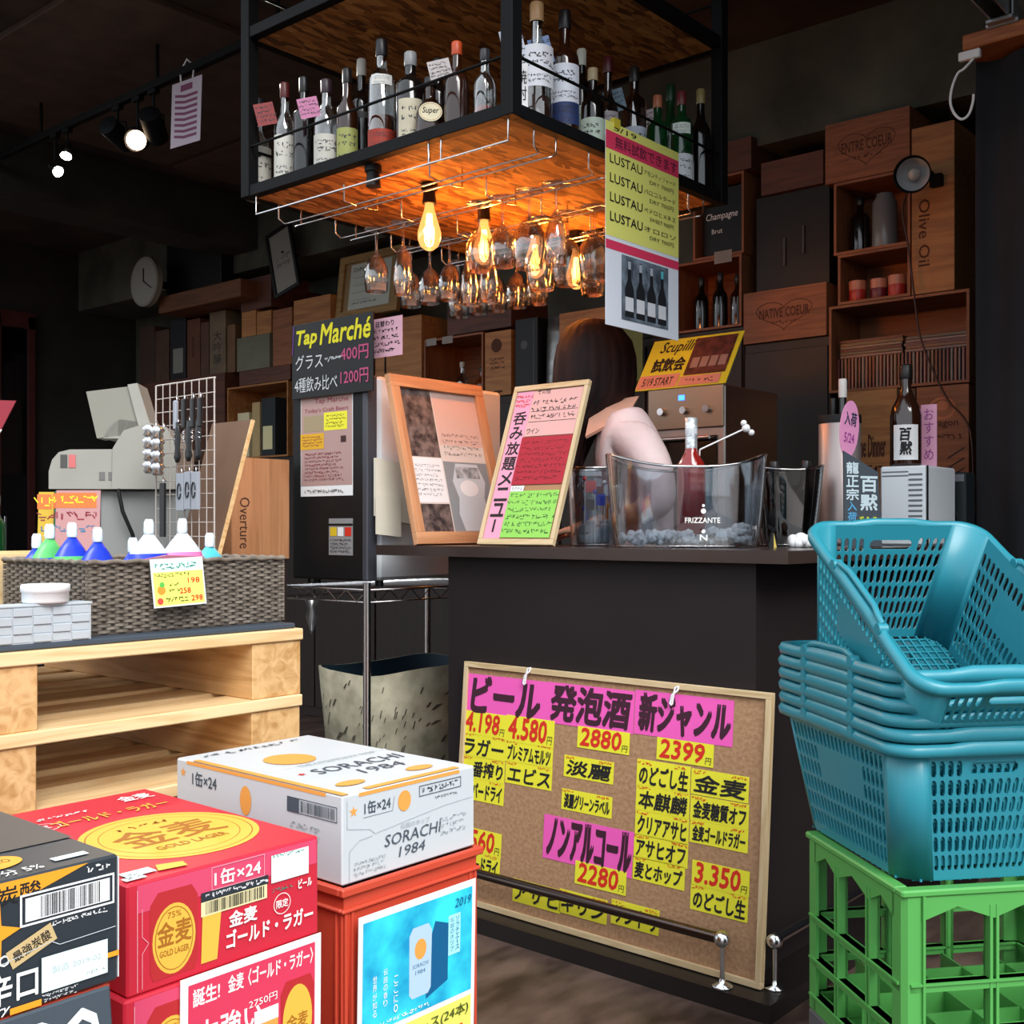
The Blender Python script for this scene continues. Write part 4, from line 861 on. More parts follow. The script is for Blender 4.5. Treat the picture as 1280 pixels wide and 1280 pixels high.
# tote
RT = mat('tote_red', 'c84a34', .4)
t = thing('red_tote', 'orange-red plastic tote crate under the white carton', 'crate', (WX0-.009, WY0-.012, .30)); tw, td, th = .288, .425, .3635
m = MB()
def shell(m, x0, y0, x1, y1, z0, z1, tp, th_):
    o_ = [(x0+tp, y0+tp, z0), (x1-tp, y0+tp, z0), (x1-tp, y1-tp, z0), (x0+tp, y1-tp, z0), (x0, y0, z1), (x1, y0, z1), (x1, y1, z1), (x0, y1, z1)]
    i_ = [(x0+tp+th_, y0+tp+th_, z0+th_), (x1-tp-th_, y0+tp+th_, z0+th_), (x1-tp-th_, y1-tp-th_, z0+th_), (x0+tp+th_, y1-tp-th_, z0+th_), (x0+th_, y0+th_, z1), (x1-th_, y0+th_, z1), (x1-th_, y1-th_, z1), (x0+th_, y1-th_, z1)]
    m.add(o_+i_, [(3, 2, 1, 0), (0, 1, 5, 4), (1, 2, 6, 5), (2, 3, 7, 6), (3, 0, 4, 7), (8, 9, 10, 11), (9, 8, 12, 13), (10, 9, 13, 14), (11, 10, 14, 15), (8, 11, 15, 12), (4, 5, 13, 12), (5, 6, 14, 13), (6, 7, 15, 14), (7, 4, 12, 15)])
shell(m, .008, .008, tw-.008, td-.008, 0, th-.004, .014, .004); m.build('body', RT, t)
m = MB()
for (z0, z1, e) in ((th-.012, th, .0), (th-.036, th-.030, .003)):
    m.box(e, e, z0, tw-e, .010, z1, .002).box(e, td-.010, z0, tw-e, td-e, z1, .002).box(e, .010, z0, .010, td-.010, z1, .002).box(tw-.010, .010, z0, tw-e, td-.010, z1, .002)
m.build('rim', RT, t)
for x in (.012, .024, tw-.024, tw-.012): MB().box(x-.0025, .006, .02, x+.0025, .014, th-.036, .001).build('rib', RT, t)
for k in range(2): MB().box(.008, .012+.012*k, .02, .014, .016+.012*k, th-.036, .001).build('rib', RT, t)
o = MB().box(WX0, WY0, .0, WX0+.27, WY0+.4, .2995, .004).build('carton_plinth', wood('pine_plinth', 'c8a070', 'a88050', 0)); tag(o, 'pine block stand on the floor under the red tote', 'plinth')
M = axes((WX0+.010, WY0-.017, .335), (1, 0, 0), (0, -.02, 1)); w, h = .238, .288
pt = thing('sale_poster', 'blue poster of a white can above a yellow price strip on the red tote', 'poster', M=M)
MB().box(0, 0, -.001, w, h, 0).build('board', WHT, pt)
BLG = mat('poster_blue', '1496c8', .5, c2='3ce0f0', vscale=14); P = Print(); P.rect(BLG, .008, .120, w-.008, h-.010); P.rect(mat('light_yellow2', 'f2f06a', .6), .008, .006, w-.008, .112)
P.poly(mat('deep_blue', '0c5c8c', .5), [(.132, .135), (.178, .15), (.178, .235), (.150, .245), (.132, .2)]); P.poly(mat('can_silver', 'b4cfe2', .4), [(.098, .150), (.104, .143), (.136, .143), (.142, .15), (.143, .235), (.136, .246), (.104, .246), (.097, .235)]); P.disc(ORG, .120, .212, .012, .015); P.text(mat('deep_blue', ''), 'SORACHI', .104, .186, .136, .192); P.text(mat('deep_blue', ''), '1984', .11, .176, .13, .182)
P.rect(mat('pale_cyan', 'a8e8f2', .5), .178, .185, .204, .245); P.vtext(mat('deep_blue', ''), '伝説のホップ', .182, .19, .190, .242); P.vtext(mat('deep_blue', ''), 'ソラチエース', .193, .19, .201, .242); P.vtext(INKW, '世界が知る', .026, .14, .034, .20); P.vtext(INKW, '伝説の香り', .046, .15, .054, .205); P.vtext(INKW, 'ここに。', .066, .135, .074, .19)
P.text(mat('deep_blue', ''), '2019', .19, .255, .226, .268, .0, .2); P.scrib(INKW, .015, .123, .15, .132, 1); P.text(mat('olive_ink2', '46501a', .7), '350ml 1ケース(24本)', .014, .086, w-.016, .106, .015, .1); P.text(INKR, '5,280円', .03, .02, w-.03, .074, .03); P.build('poster_print', pt)
# ---- black carton
BX0, BY0, BZ = .330, 1.030, .712
t = carton('beer_carton', 'black beer carton with an orange star and white barcode at lower left', BX0, BY0, BZ, BCAR, rz=.0)
MB().box(.27, .0005, .003, .2708, .006, .122).build('flap_edge', WHT, t)
P = Print(MF(0)); P.poly(mat('star_orange', 'f0a028', .5), [(.0, .098), (.19, .109), (.238, .1235), (.0, .1235)]); P.text(K, '直撃、最強炭酸', .04, .102, .19, .119, .02)
P.frame(WHT, .170, .078, .265, .108, .002); P.rect(WHT, .175, .082, .260, .104); P.bars(K, .190, .083, .250, .103, 34); P.scrib(WHT, .200, .070, .262, .077, 1); P.scrib(WHT, .235, .111, .265, .122, 1)
P.star(mat('star_orange', ''), .143, .078, .028, pi/2-.3); P.text(INKW, 'SAPPORO', .100, .047, .160, .057, .03); P.rect(mat('tan_tab', 'c8ae7c', .6), .158, .050, .204, .068, .38); P.text(K, '最強炭酸', .162, .054, .200, .064, .02, 0, .38)
P.line(mat('crease_white', 'c8d0d4', .6), [(.0, .040), (.09, .044), (.155, .050), (.20, .058), (.208, .053), (.266, .055)], .0007)
P.text(INKW, '辛口', .138, .012, .186, .040, .03); P.rect(mat('star_orange', ''), .160, .001, .190, .007); P.text(INKW, 'Dry', .138, -.006+.008, .160, .012, .02, .3); P.rect(mat('slip_white', ''), .190, .012, .257, .045); P.text(SIL, '製造 2019-02', .2, .027, .25, .034); P.scrib(SIL, .235, .014, .255, .02, 1); P.rect(mat('star_orange', ''), .257, .026, .269, .031); P.scrib(WHT, .19, .002, .23, .011, 2); P.build('front_print', t)
P = Print(MT(.1255)); P.rect(mat('brown_black', '4a4440', .5), .0, .09, .27, .40); P.disc(mat('star_orange', ''), .165, .058, .034, .024); P.text(K, 'SAPPORO', .142, .052, .188, .064); P.text(INKW, 'アルコール分 5%', .08, .008, .20, .026); P.rect(mat('slip_white', ''), .215, .020, .25, .032); P.disc(WHT, .12, .16, .06, .05); P.disc(GRN, .12, .16, .05, .04); P.rect(WHT, .04, .10, .17, .112); P.scrib(WHT, .02, .07, .12, .085, 1); P.build('top_print', t)
o = MB().box(BX0, BY0+.004, 0, BX0+.265, BY0+.40, BZ-.0005, .004).build('carton_plinth', mat('tote_red', '')); tag(o, 'tall orange-red plastic stand under the black carton', 'plinth')
# chalkboard label below
M = axes((BX0-.006, BY0-.037, .487), (1, 0, 0), (0, .12, 1)); w, h = .262, .228
pt = thing('chalk_board', 'slate board with white hand lettering leaning below the black carton', 'board', M=M)
MB().box(0, 0, -.006, w, h, 0, .002).build('board', mat('slate', '3c4650', .7), pt)
P = Print(); P.text(INKW, 'SAPPORO', .02, .150, w-.014, .215, .02, .1); P.star(GRN, .03, .12, .02); P.text(mat('chalk_yellow', ''), '黒ラベル', .03, .05, w-.03, .11, .02); P.build('lettering', pt)
# ================================================================ shopping baskets on the beer crate
TEAL = mat('teal_plastic', '2a8596', .35, spec=.5); TEALD = TEAL
bang = radians(9.5); AX = Vector((CY*cos(bang)-SY*sin(bang), SY*cos(bang)+CY*sin(bang), 0))   # long axis, receding slightly to the left
AXF = atan2(AX.y, AX.x)        # heading of local +y
RZB = AXF-pi/2
BLn, BWd, BHt = .47, .335, .235
def cell(m, A, B, a, b, P3):
    """rectangular cell 2A x 2B centred on 0,0 with a rounded slot 2a x 2b cut through; P3 maps (s,t)->3D"""
    inn = [(a, b-a), (a*.5, b), (-a*.5, b), (-a, b-a), (-a, -(b-a)), (-a*.5, -b), (a*.5, -b), (a, -(b-a))]
    out = [(A, b-a), (A, B), (-A, B), (-A, b-a), (-A, -(b-a)), (-A, -B), (A, -B), (A, -(b-a))]
    m.add([P3(*p) for p in inn+out], [(i, 8+i, 8+(i+1) % 8, (i+1) % 8) for i in range(8)])
def make_basket(label, group):
    t = thing('shopping_basket', label, 'basket', (0, 0, 0), group=group)
    rc = .05; top, bot = (BWd/2, BLn/2), (BWd/2-.035, BLn/2-.045)
    def pt(side, s, h):      # side 0 front,1 right,2 back,3 left ; s along straight part 0..1 ; h 0..1
        hx = bot[0]+(top[0]-bot[0])*h; hy = bot[1]+(top[1]-bot[1])*h; z = .004+h*(BHt-.008)
        if side == 0: return (-(hx-rc)+2*(hx-rc)*s, -hy, z)
        if side == 1: return (hx, -(hy-rc)+2*(hy-rc)*s, z)
        if side == 2: return ((hx-rc)-2*(hx-rc)*s, hy, z)
        return (-hx, (hy-rc)-2*(hy-rc)*s, z)
    m = MB()
    for side in range(4):
        nx = 15 if side % 2 == 0 else 22; nr = 6; h0, h1 = .06, .90
        f = lambda s, h, side=side: pt(side, s, h)
        for (a, b_) in ((0, h0), (h1, 1.0)): m.add([f(0, a), f(1, a), f(1, b_), f(0, b_)], [(0, 1, 2, 3)])
        dh = (h1-h0)/nr
        for r in range(nr):
            for c_ in range(nx):
                S0 = (c_+.5)/nx; Hc = h0+(r+.5)*dh
                solid = (side % 2 == 1 and r in (3, 4) and nx*.25 < c_ < nx*.75)
                grip = (side % 2 == 0 and r == 5 and 4 <= c_ <= 10)
                if solid: m.add([f(c_/nx, Hc-dh/2), f((c_+1)/nx, Hc-dh/2), f((c_+1)/nx, Hc+dh/2), f(c_/nx, Hc+dh/2)], [(0, 1, 2, 3)]); continue
                if grip:
                    if c_ == 7: 
                        g0, g1 = 4/nx, 11/nx; A = (g1-g0)/2; S0 = (g0+g1)/2
                        k_ = A*2; inn = [(A*.82, dh*.12), (A*.7, dh*.3), (-A*.7, dh*.3), (-A*.82, dh*.12), (-A*.82, -dh*.12), (-A*.7, -dh*.3), (A*.7, -dh*.3), (A*.82, -dh*.12)]
                        out = [(A, dh*.12), (A, dh/2), (-A, dh/2), (-A, dh*.12), (-A, -dh*.12), (-A, -dh/2), (A, -dh/2), (A, -dh*.12)]
                        m.add([f(S0+p[0], Hc+p[1]) for p in inn+out], [(i, 8+i, 8+(i+1) % 8, (i+1) % 8) for i in range(8)])
                    continue
                cell_w = .5/nx; a = cell_w*.64; b_ = dh*.42
                inn = [(a, b_*.6), (a*.45, b_), (-a*.45, b_), (-a, b_*.6), (-a, -b_*.6), (-a*.45, -b_), (a*.45, -b_), (a, -b_*.6)]
                out = [(cell_w, b_*.6), (cell_w, dh/2), (-cell_w, dh/2), (-cell_w, b_*.6), (-cell_w, -b_*.6), (-cell_w, -dh/2), (cell_w, -dh/2), (cell_w, -b_*.6)]
                m.add([f(S0+p[0], Hc+p[1]) for p in inn+out], [(i, 8+i, 8+(i+1) % 8, (i+1) % 8) for i in range(8)])
    # rounded corners
    for k, (sxx, syy) in enumerate(((1, -1), (1, 1), (-1, 1), (-1, -1))):
        vs = []
        for h in (0, 1):
            hx = bot[0]+(top[0]-bot[0])*h; hy = bot[1]+(top[1]-bot[1])*h; z = .004+h*(BHt-.008); cx, cy = sxx*(hx-rc), syy*(hy-rc)
            a0 = (-pi/2, 0, pi/2, pi)[k]
            vs += [(cx+rc*cos(a0+pi/2*i/6), cy+rc*sin(a0+pi/2*i/6), z) for i in range(7)]
        m.add(vs, [(i, i+1, 8+i, 7+i) for i in range(6)], True)
    o = m.build('wall', TEAL, t); so = o.modifiers.new('thick', 'SOLIDIFY'); so.thickness = .0032; so.offset = 0
    # floor grid
    m = MB(); hx, hy = bot
    for i in range(15): x = -hx+.012+(2*hx-.024)*i/14; e = .02 if i in (0, 14) else 0; m.box(x-.0016, -hy+e, .002, x+.0016, hy-e, .006)
    for i in range(19): y = -hy+.012+(2*hy-.024)*i/18; e = .02 if i in (0, 18) else 0; m.box(-hx+e, y-.0016, .001, hx-e, y+.0016, .005)
    m.box(-hx+.06, -.012, .006, hx-.06, .012, .009); m.build('floor_grid', TEAL, t)
    # rim: folded lip that swells at the grips
    def path(s_, z, wave=0):
        pts = []; hx, hy = top[0]+s_, top[1]+s_
        for k, (sxx, syy) in enumerate(((1, -1), (1, 1), (-1, 1), (-1, -1))):
            a0 = (-pi/2, 0, pi/2, pi)[k]
            for i in range(7): pts.append((sxx*(hx-rc)+(rc)*cos(a0+pi/2*i/6), syy*(hy-rc)+rc*sin(a0+pi/2*i/6), z))
            nxt = ((1, 1), (-1, 1), (-1, -1), (1, -1))[k]
            ex, ey = (sxx*(hx-rc)+rc*cos(a0+pi/2), syy*(hy-rc)+rc*sin(a0+pi/2)); fx_, fy_ = (nxt[0]*(hx-rc)+rc*cos(a0+pi/2), nxt[1]*(hy-rc)+rc*sin(a0+pi/2))
            for i in range(1, 12):
                q = i/12; w_ = wave*max(0, min(1, (.28-abs(q-.5))/.06)); pts.append((ex+(fx_-ex)*q, ey+(fy_-ey)*q, z+w_))
        return pts
    m = MB(); prof = [(0, BHt-.022, 0), (.012, BHt-.020, 0), (.014, BHt-.010, .003), (.010, BHt-.001, .006), (.002, BHt, .006), (-.001, BHt-.006, .003)]
    rings = [path(*p) for p in prof]; n = len(rings[0]); vs = [p for r in rings for p in r]
    m.add(vs, [(j*n+i, j*n+(i+1) % n, (j+1)*n+(i+1) % n, (j+1)*n+i) for j in range(len(prof)-1) for i in range(n)], True)
    m.build('rim', TEAL, t)
    # the two folding handles lying along the long sides
    for sgn in (-1, 1):
        pts = [(sgn*(top[0]+.004), -.09, BHt+.004), (sgn*(top[0]+.006), -.075, BHt+.010), (sgn*(top[0]+.002), -.05, BHt+.012), (sgn*(top[0]+.002), .05, BHt+.012), (sgn*(top[0]+.006), .075, BHt+.010), (sgn*(top[0]+.004), .09, BHt+.004)]
        MB().tube(pts, .0055, 8).cyl((sgn*(top[0]-.002), -.095, BHt-.002), (sgn*(top[0]+.014), -.095, BHt-.002), .010, 10).cyl((sgn*(top[0]-.002), .095, BHt-.002), (sgn*(top[0]+.014), .095, BHt-.002), .010, 10).build('handle', TEAL, t)
    return t
CRZ = .583
nl = px(1133, 1110, z=CRZ); # near left lower corner of the stack
perp = Vector((AX.y, -AX.x, 0))   # to the right
cen = Vector((nl.x, nl.y, 0)) + perp*(BWd/2-.030) + AX*(BLn/2-.030)
BN = ['bottom basket of the teal stack, resting on the green crate', 'second teal basket from the bottom of the stack', 'third teal basket from the bottom of the stack', 'fourth teal basket from the bottom of the stack', 'fifth teal basket from the bottom of the stack', 'sixth teal basket, directly under the tilted one']
bk = make_basket('teal plastic shopping basket, '+BN[0], 'nested teal shopping baskets')
bk.location = (cen.x, cen.y, CRZ+.001); bk.rotation_euler = (0, 0, RZB)
for i in range(1, 6):
    dup(bk, (cen.x, cen.y, CRZ+.001+i*.0235), RZB+random.uniform(-.008, .008), label='teal plastic shopping basket, '+BN[i])
ZT = CRZ+.001+5*.0235+BHt
tb = dup(bk, label='teal shopping basket tilted forward on top of the stack, showing its slotted inside')
tilt = radians(31)
# front wall nests into the stack, rear raised
tb.matrix_world = Matrix.Translation((cen.x, cen.y, 0)) @ Matrix.Rotation(RZB, 4, 'Z') @ Matrix.Translation((0, -.02, ZT-.108)) @ Matrix.Rotation(tilt, 4, 'X') @ Matrix.Translation((0, .035, .0))
# ---- green beer crate
LIME = mat('green_crate_plastic', '4f9c4c', .4)
GW, GD, GHt = .44, .36, .33
t = thing('beer_crate', 'green plastic bottle crate under the stack of teal baskets', 'crate', (0, 0, 0))
def crate_side(m, L, org, d, nrm, posts, hts):
    """ribbed open side: d along, nrm outward"""
    D = Vector(d); N = Vector(nrm); O = Vector(org)
    def bx(s0, s1, z0, z1, t0, t1):
        c = [O+D*s+N*q for s in (s0, s1) for q in (t0, t1)]; vs = [(p.x, p.y, z) for z in (z0, z1) for p in c]
        m.add(vs, [(0, 1, 3, 2), (4, 6, 7, 5), (0, 2, 6, 4), (1, 5, 7, 3), (0, 4, 5, 1), (2, 3, 7, 6)])
    for (z0, z1) in hts: bx(.012, L-.012, z0, z1, -.014, .0); bx(.012, L-.012, z1-.004, z1, -.018, .004)
    for p in posts: bx(p-.008, p-.003, .0, GHt-.03, -.018, .001); bx(p+.003, p+.008, 0, GHt-.03, -.018, .001); bx(p-.008, p+.008, 0, GHt-.03, -.018, -.013)
    for a, b_ in zip([.03]+list(posts), list(posts)+[L-.03]):
        n = 8
        for k in range(n):
            s0, s1 = a+(b_-a)*k/n, a+(b_-a)*(k+1)/n; f0 = abs(2*k/n-1); f1 = abs(2*(k+1)/n-1); e0, e1 = .022*(1-f0) if True else 0, .022*(1-f1)
            c = [O+D*s0, O+D*s1, O+D*s0-N*.012, O+D*s1-N*.012]; zz0, zz1 = GHt-.052+e0, GHt-.052+e1
            vs = [(c[0].x, c[0].y, zz0), (c[1].x, c[1].y, zz1), (c[3].x, c[3].y, zz1), (c[2].x, c[2].y, zz0), (c[0].x, c[0].y, GHt-.01), (c[1].x, c[1].y, GHt-.01), (c[3].x, c[3].y, GHt-.01), (c[2].x, c[2].y, GHt-.01)]
            m.add(vs, [(0, 1, 5, 4), (3, 7, 6, 2), (0, 3, 2, 1), (4, 5, 6, 7)])
def green_crate(t):
    hts = [(.0, .03), (.085, .10), (.165, .18)] 
    for (L, o_, d, n_, posts, nm) in ((GW, (0, 0, 0), (1, 0, 0), (0, -1, 0), (GW*.36, GW*.64), 'front_side'), (GD, (0, 0, 0), (0, 1, 0), (-1, 0, 0), (GD*.33, GD*.66), 'left_side'), (GD, (GW, 0, 0), (0, 1, 0), (1, 0, 0), (GD*.33, GD*.66), 'right_side'), (GW, (0, GD, 0), (1, 0, 0), (0, 1, 0), (GW*.36, GW*.64), 'back_side')):
        m = MB(); crate_side(m, L, o_, d, n_, posts, hts); m.build('lattice_side', LIME, t)
    for (x, y) in ((0, 0), (GW, 0), (0, GD), (GW, GD)):
        sx_, sy_ = (1 if x == 0 else -1), (1 if y == 0 else -1)
        m = MB(); w_ = .036
        m.prism([(x, y+sy_*.008), (x+sx_*.008, y), (x+sx_*w_, y), (x+sx_*w_, y+sy_*.006), (x+sx_*.010, y+sy_*.010), (x+sx_*.006, y+sy_*w_), (x, y+sy_*w_)][::sx_*sy_], 0, GHt-.006)
        m.box(min(x+sx_*w_, x+sx_*(w_-.004)), min(y, y-sy_*.005), 0, max(x+sx_*w_, x+sx_*(w_-.004)), max(y, y-sy_*.005), GHt-.01)
        m.build('corner_post', LIME, t)
    m = MB(); m.box(-.004, -.004, GHt-.012, GW+.004, .02, GHt, .003).box(-.004, GD-.02, GHt-.012, GW+.004, GD+.004, GHt, .003).box(-.004, .02, GHt-.012, .02, GD-.02, GHt, .003).box(GW-.02, .02, GHt-.012, GW+.004, GD-.02, GHt, .003); m.build('rim', LIME, t)
    m = MB()
    for i in range(1, 5): m.box(GW*i/5-.0015, .02, .01, GW*i/5+.0015, GD-.02, .09)
    for i in range(1, 4): m.box(.02, GD*i/4-.0015, .01, GW-.02, GD*i/4+.0015, .09)
    m.box(.01, .01, .0, GW-.01, GD-.01, .008); m.build('bottle_grid', LIME, t)
green_crate(t)
co = Vector((nl.x, nl.y, 0)) - perp*.012 - AX*.012
t.location = (co.x, co.y, CRZ-GHt); t.rotation_euler = (0, 0, RZB)
t2 = dup(t, (co.x, co.y, CRZ-GHt-.2525), RZB, label='second crate, dark below the green crate, standing on the floor') if False else None
o = MB().box(0, 0, 0, GW, GD, CRZ-GHt-.0005, .006).build('low_stand', mat('grey_stand', '55565a', .6)); o.location = (co.x, co.y, 0); o.rotation_euler = (0, 0, RZB); tag(o, 'low grey stand on the floor beneath the green crate', 'stand')
# ================================================================ back wall of wooden wine crates
XB = 4.5
def rect(u0, u1, vt, vb, X=XB):
    um = (u0+u1)/2; a, b_ = px(u0, x=X), px(u1, x=X); return a, a.y-b_.y, px(um, vt, x=X).z, px(um, vb, x=X).z
def crate(label, u0, u1, vt, vb, closed=True, m=None, D_=.33, brand=None, heart=False, zb=None, X=XB, name='wooden_crate', vert=False, lid=False):
    a, w, zt, z0 = rect(u0, u1, vt, vb, X); z0 = z0 if zb is None else zb; h = zt-z0-.001
    t = thing(name, label, 'crate', (X, a.y-.001, z0+.0005), RX); w -= .002; m = m or CRW; th_ = .011; mv = CRWV if m is CRW else m
    MB().box(0, 0, 0, w, D_, th_).build('base_panel', m, t); MB().box(0, 0, h-th_, w, D_, h).build('top_panel', m, t)
    MB().box(0, .0, th_, th_, D_, h-th_).build('side_panel', mv, t); MB().box(w-th_, .0, th_, w, D_, h-th_).build('side_panel', mv, t)
    MB().box(th_, D_-th_, th_, w-th_, D_, h-th_).build('back_panel', m, t)
    if closed:
        MB().box(.0005, -.006, .0, w-.0005, -.0005, h).build('front_panel', mv if vert else m, t)
        P = Print(MF(-.0065)); use = False
        if heart:
            pts = [(w*.5+.36*w*(16*sin(q)**3)/17, h*.52+.33*h*(13*cos(q)-5*cos(2*q)-2*cos(3*q)-cos(4*q))/17) for q in [2*pi*i/36 for i in range(37)]]
            P.line(BURN, pts, .0035); use = True
        if brand:
            if vert: P.text(BURN, brand, w*.0+(.3*w-h*.2), h*.33, (.3*w+h*.2), h*.33+w*.26, .02, 0, -pi/2)
            else: P.text(BURN, brand, w*.2, h*.45, w*.8, h*.63, .03); P.scrib(BURN, w*.35, h*.3, w*.65, h*.4, 1)
            use = True
        if use: P.build('burnt_brand', t)
    t['w'] = w; return t, w, h
def inside(t, x, y, dz=.012):
    """point inside a street-facing crate: x along, y deep"""
    return (t.location.x+y, t.location.y-x, t.location.z+dz)
DKW = wood('dark_cabinet_wood', '261812', '190f0b', 2, 4, knots=False)
def cabinet(label, y0, y1, h, x0=XB-.0, x1=5.0, m=None):
    t = thing('cabinet', label, 'cabinet', (x0, y1, 0), RX); w = y1-y0; m = m or DKW
    MB().box(0, .012, 0, w, x1-x0, h, .003).build('carcass', m, t)
    n = max(1, round(w/.55))
    for i in range(n):
        d = MB().box(w*i/n+.006, 0, .06, w*(i+1)/n-.006, .0115, h-.04, .002).build('door', m, t)
        MB().box(w*(i+1)/n-.05, -.012, h*.5, w*(i+1)/n-.042, 0, h*.5+.12, .002).build('handle', BLKM, d)
    return t
def zat(u, v, X=XB): return px(u, v, x=X).z
ybR = px(1035, x=XB).y
# supports
yA, yB, yC, yD = px(1213, x=XB).y, px(1036, x=XB).y, px(929, x=XB).y, px(700, x=XB).y
zc1 = zat(982, 425); cabinet('tall plain dark cupboard below the crate branded with a heart', yB, yC-.002, zc1-.0005, m=mat('cupboard_brown_black', '241c18', .6, var=.2))
zc2 = zat(890, 412); cabinet('tall dark cupboard behind the woman and the yellow sign', yC+.002, yD-.002, zc2-.0005)
yE = px(469, x=XB).y; zc3 = zat(570, 500); cabinet('dark cupboard behind the white fridge side', yD+.002, yE-.002, zc3-.0005)
zc4 = zat(300, 574); cabinet('long dark cupboard at the back left under the crates', yE+.002, 8.2, zc4-.0005)
zc5 = zat(1125, 640); cabinet('dark base cupboard under the book crate at the far right', yA, yB-.002, zc5-.0005)
# --- right stack
crate('golden crate with black printed lines behind the grey pot', 1052, 1122, 488, 640, m=CRY, zb=zc5, brand='Wine Dinner')
t, w, h = crate('brown crate with an orange dragon print and brush strokes beside the black curtain', 1146, 1212, 482, 640, zb=zc5)
P = Print(MF(-.007)); OP = mat('dragon_orange', 'b06a48', .7); P.ring(OP, w*.5, h*.82, w*.26, w*.22, w*.05); P.disc(OP, w*.5, h*.84, w*.12, w*.1); P.text(BURN, 'Dragon', w*.2, h*.66, w*.8, h*.73, .03)
for k in range(4): P.line(K, [(w*.12, h*(.5-k*.09)), (w*.3, h*(.44-k*.09))], .006); P.line(K, [(w*.6, h*(.42-k*.08)), (w*.92, h*(.50-k*.08))], .005)
P.scrib(BURN, w*.2, h*.56, w*.8, h*.62, 1); P.build('dragon_print', t)
# fill between: keep the book crate supported along its length
crate('narrow plain crate between the golden crate and the dragon crate', 1123, 1145, 486, 640, zb=zc5, m=CRD)
zbk = max(zat(1179, 482), zat(1087, 488), zat(1134, 486))+.001
tk, w, h = crate('wide open crate packed with thin cases beside the black curtain', 1036, 1212, 372, 482, closed=False, zb=zbk, D_=.30)
# thin cases (standing row and lying stack)
CASES = ['5a2430', '2c2a34', '7a4a30', '303a48', '8c3428', '4a3a30', '1e2430', '6a6460', '7c2a34', '3c3028']
fst = None; n = 36; sp = (w-.03)/n; hc = .135
for i in range(n):
    p = inside(tk, .015+i*sp, .05); cm = mat('case_'+CASES[i % 10], CASES[i % 10], .35)
    if i < 10:
        t = thing('disc_case', 'thin dark-spined case standing in the packed row of the open crate', 'case', p, RX, group='thin cases standing in the open crate')
        MB().box(0, .002, 0, sp*.62, .14, hc).build('case', cm, t); MB().box(sp*.2, .0, .004, sp*.45, .0018, hc-.004).build('spine', mat('spine_pale' if i % 3 else 'spine_orange', '8c7c70' if i % 3 else '8c4c34', .5), t)
        if i == 0: keep = []
        keep.append(t)
    else: dup(keep[(i*7) % 10], p)
for s, x0 in ((0, .02), (1, .30)):
    for j in range(6 if s == 0 else 5):
        p = inside(tk, x0+random.uniform(0, .01), .05, .012+hc+.001+j*.0125)
        t = thing('disc_case', 'thin case lying flat on the standing row, %s of the %s pile' % (('lowest', 'second', 'third', 'fourth', 'fifth', 'topmost')[j], ('left', 'right')[s]), 'case', p, RX, group='thin cases lying on the row')
        L = min(.27, w-x0-.03); MB().box(0, .002, 0, L, .14, .0108).build('case', mat('case_'+CASES[(j*3+s) % 10], ''), t); MB().box(.004, 0, .003, L-.004, .0018, .008).build('spine', mat(('spine_pale', 'spine_olive', 'spine_red')[j % 3], ('8c7c70', '6a6448', '5c1820')[j % 3], .5), t)
ztop = zbk+h+.001
zc = ztop+.002
t1, w1, h1 = crate('small open crate holding orange-red candle jars', 1047, 1138, 312, 372, closed=False, zb=zc, D_=.28)
for i in range(3):
    p = inside(t1, .06+i*.085, .06+.02*(i % 2)); t = thing('candle_jar', 'red and amber jar candle, %s of three in the small crate' % ('left', 'middle', 'right')[i], 'jar', p, group='candle jars')
    MB().lathe([(.0001, 0), (.033, 0), (.035, .004), (.035, .088), (.032, .09), (.031, .082), (.0001, .082)], 18).build('wax', mat('candle_red' if i != 1 else 'candle_dark', 'b02c20' if i != 1 else '6a1420', .4), t)
    MB().lathe([(.0355, .05), (.0355, .088)], 18).build('upper_band', mat('candle_amber', 'c0785a', .4), t)
z2 = zc+h1+.002
t2, w2, h2 = crate('open crate with a grey glass jar, below the upper branded crate', 1042, 1138, 220, 312, closed=False, zb=z2, D_=.28)
p = inside(t2, w2*.55, .10); o = MB().lathe([(.0001, 0), (.05, 0), (.052, .006), (.05, .20), (.035, .22), (.035, .235), (.0001, .237)], 20).build('glass_jar', mat('jar_grey', '6e7274', .25)); o.location = p; tag(o, 'tall grey ribbed jar standing in the open crate behind the clamp lamp', 'jar')
p = inside(t2, w2*.22, .10); bottle('black bottle standing left in the open crate beside the grey jar', p, .24, .04, 'bord', 'dark', '101113', rz=RX)
z3 = z2+h2+.002
crate('closed crate branded with rounded lettering at the top of the right stack', 1032, 1138, 145, 220, zb=z3, brand='ENTRE COEUR', heart=True, D_=.28)
zt_, = (zc,)
crate('tall narrow upright crate branded lengthwise, beside the clamp lamp', 1140, 1194, 156, 350, zb=zc, vert=True, brand='Olive Oil', m=CRY, D_=.28)
o = MB().tube([(0, 0, 0), (0, 0, .13), (0, -.06, .17), (0, -.13, .17), (0, -.15, .13), (0, -.15, 0)], .008, 8).build('bag_handle', BLKM); o.location = (XB+.1, px(1143, x=XB+.1).y, rect(1140, 1194, 156, 350)[2]+.003); tag(o, 'black tubular handle standing on the tall upright crate', 'handle')
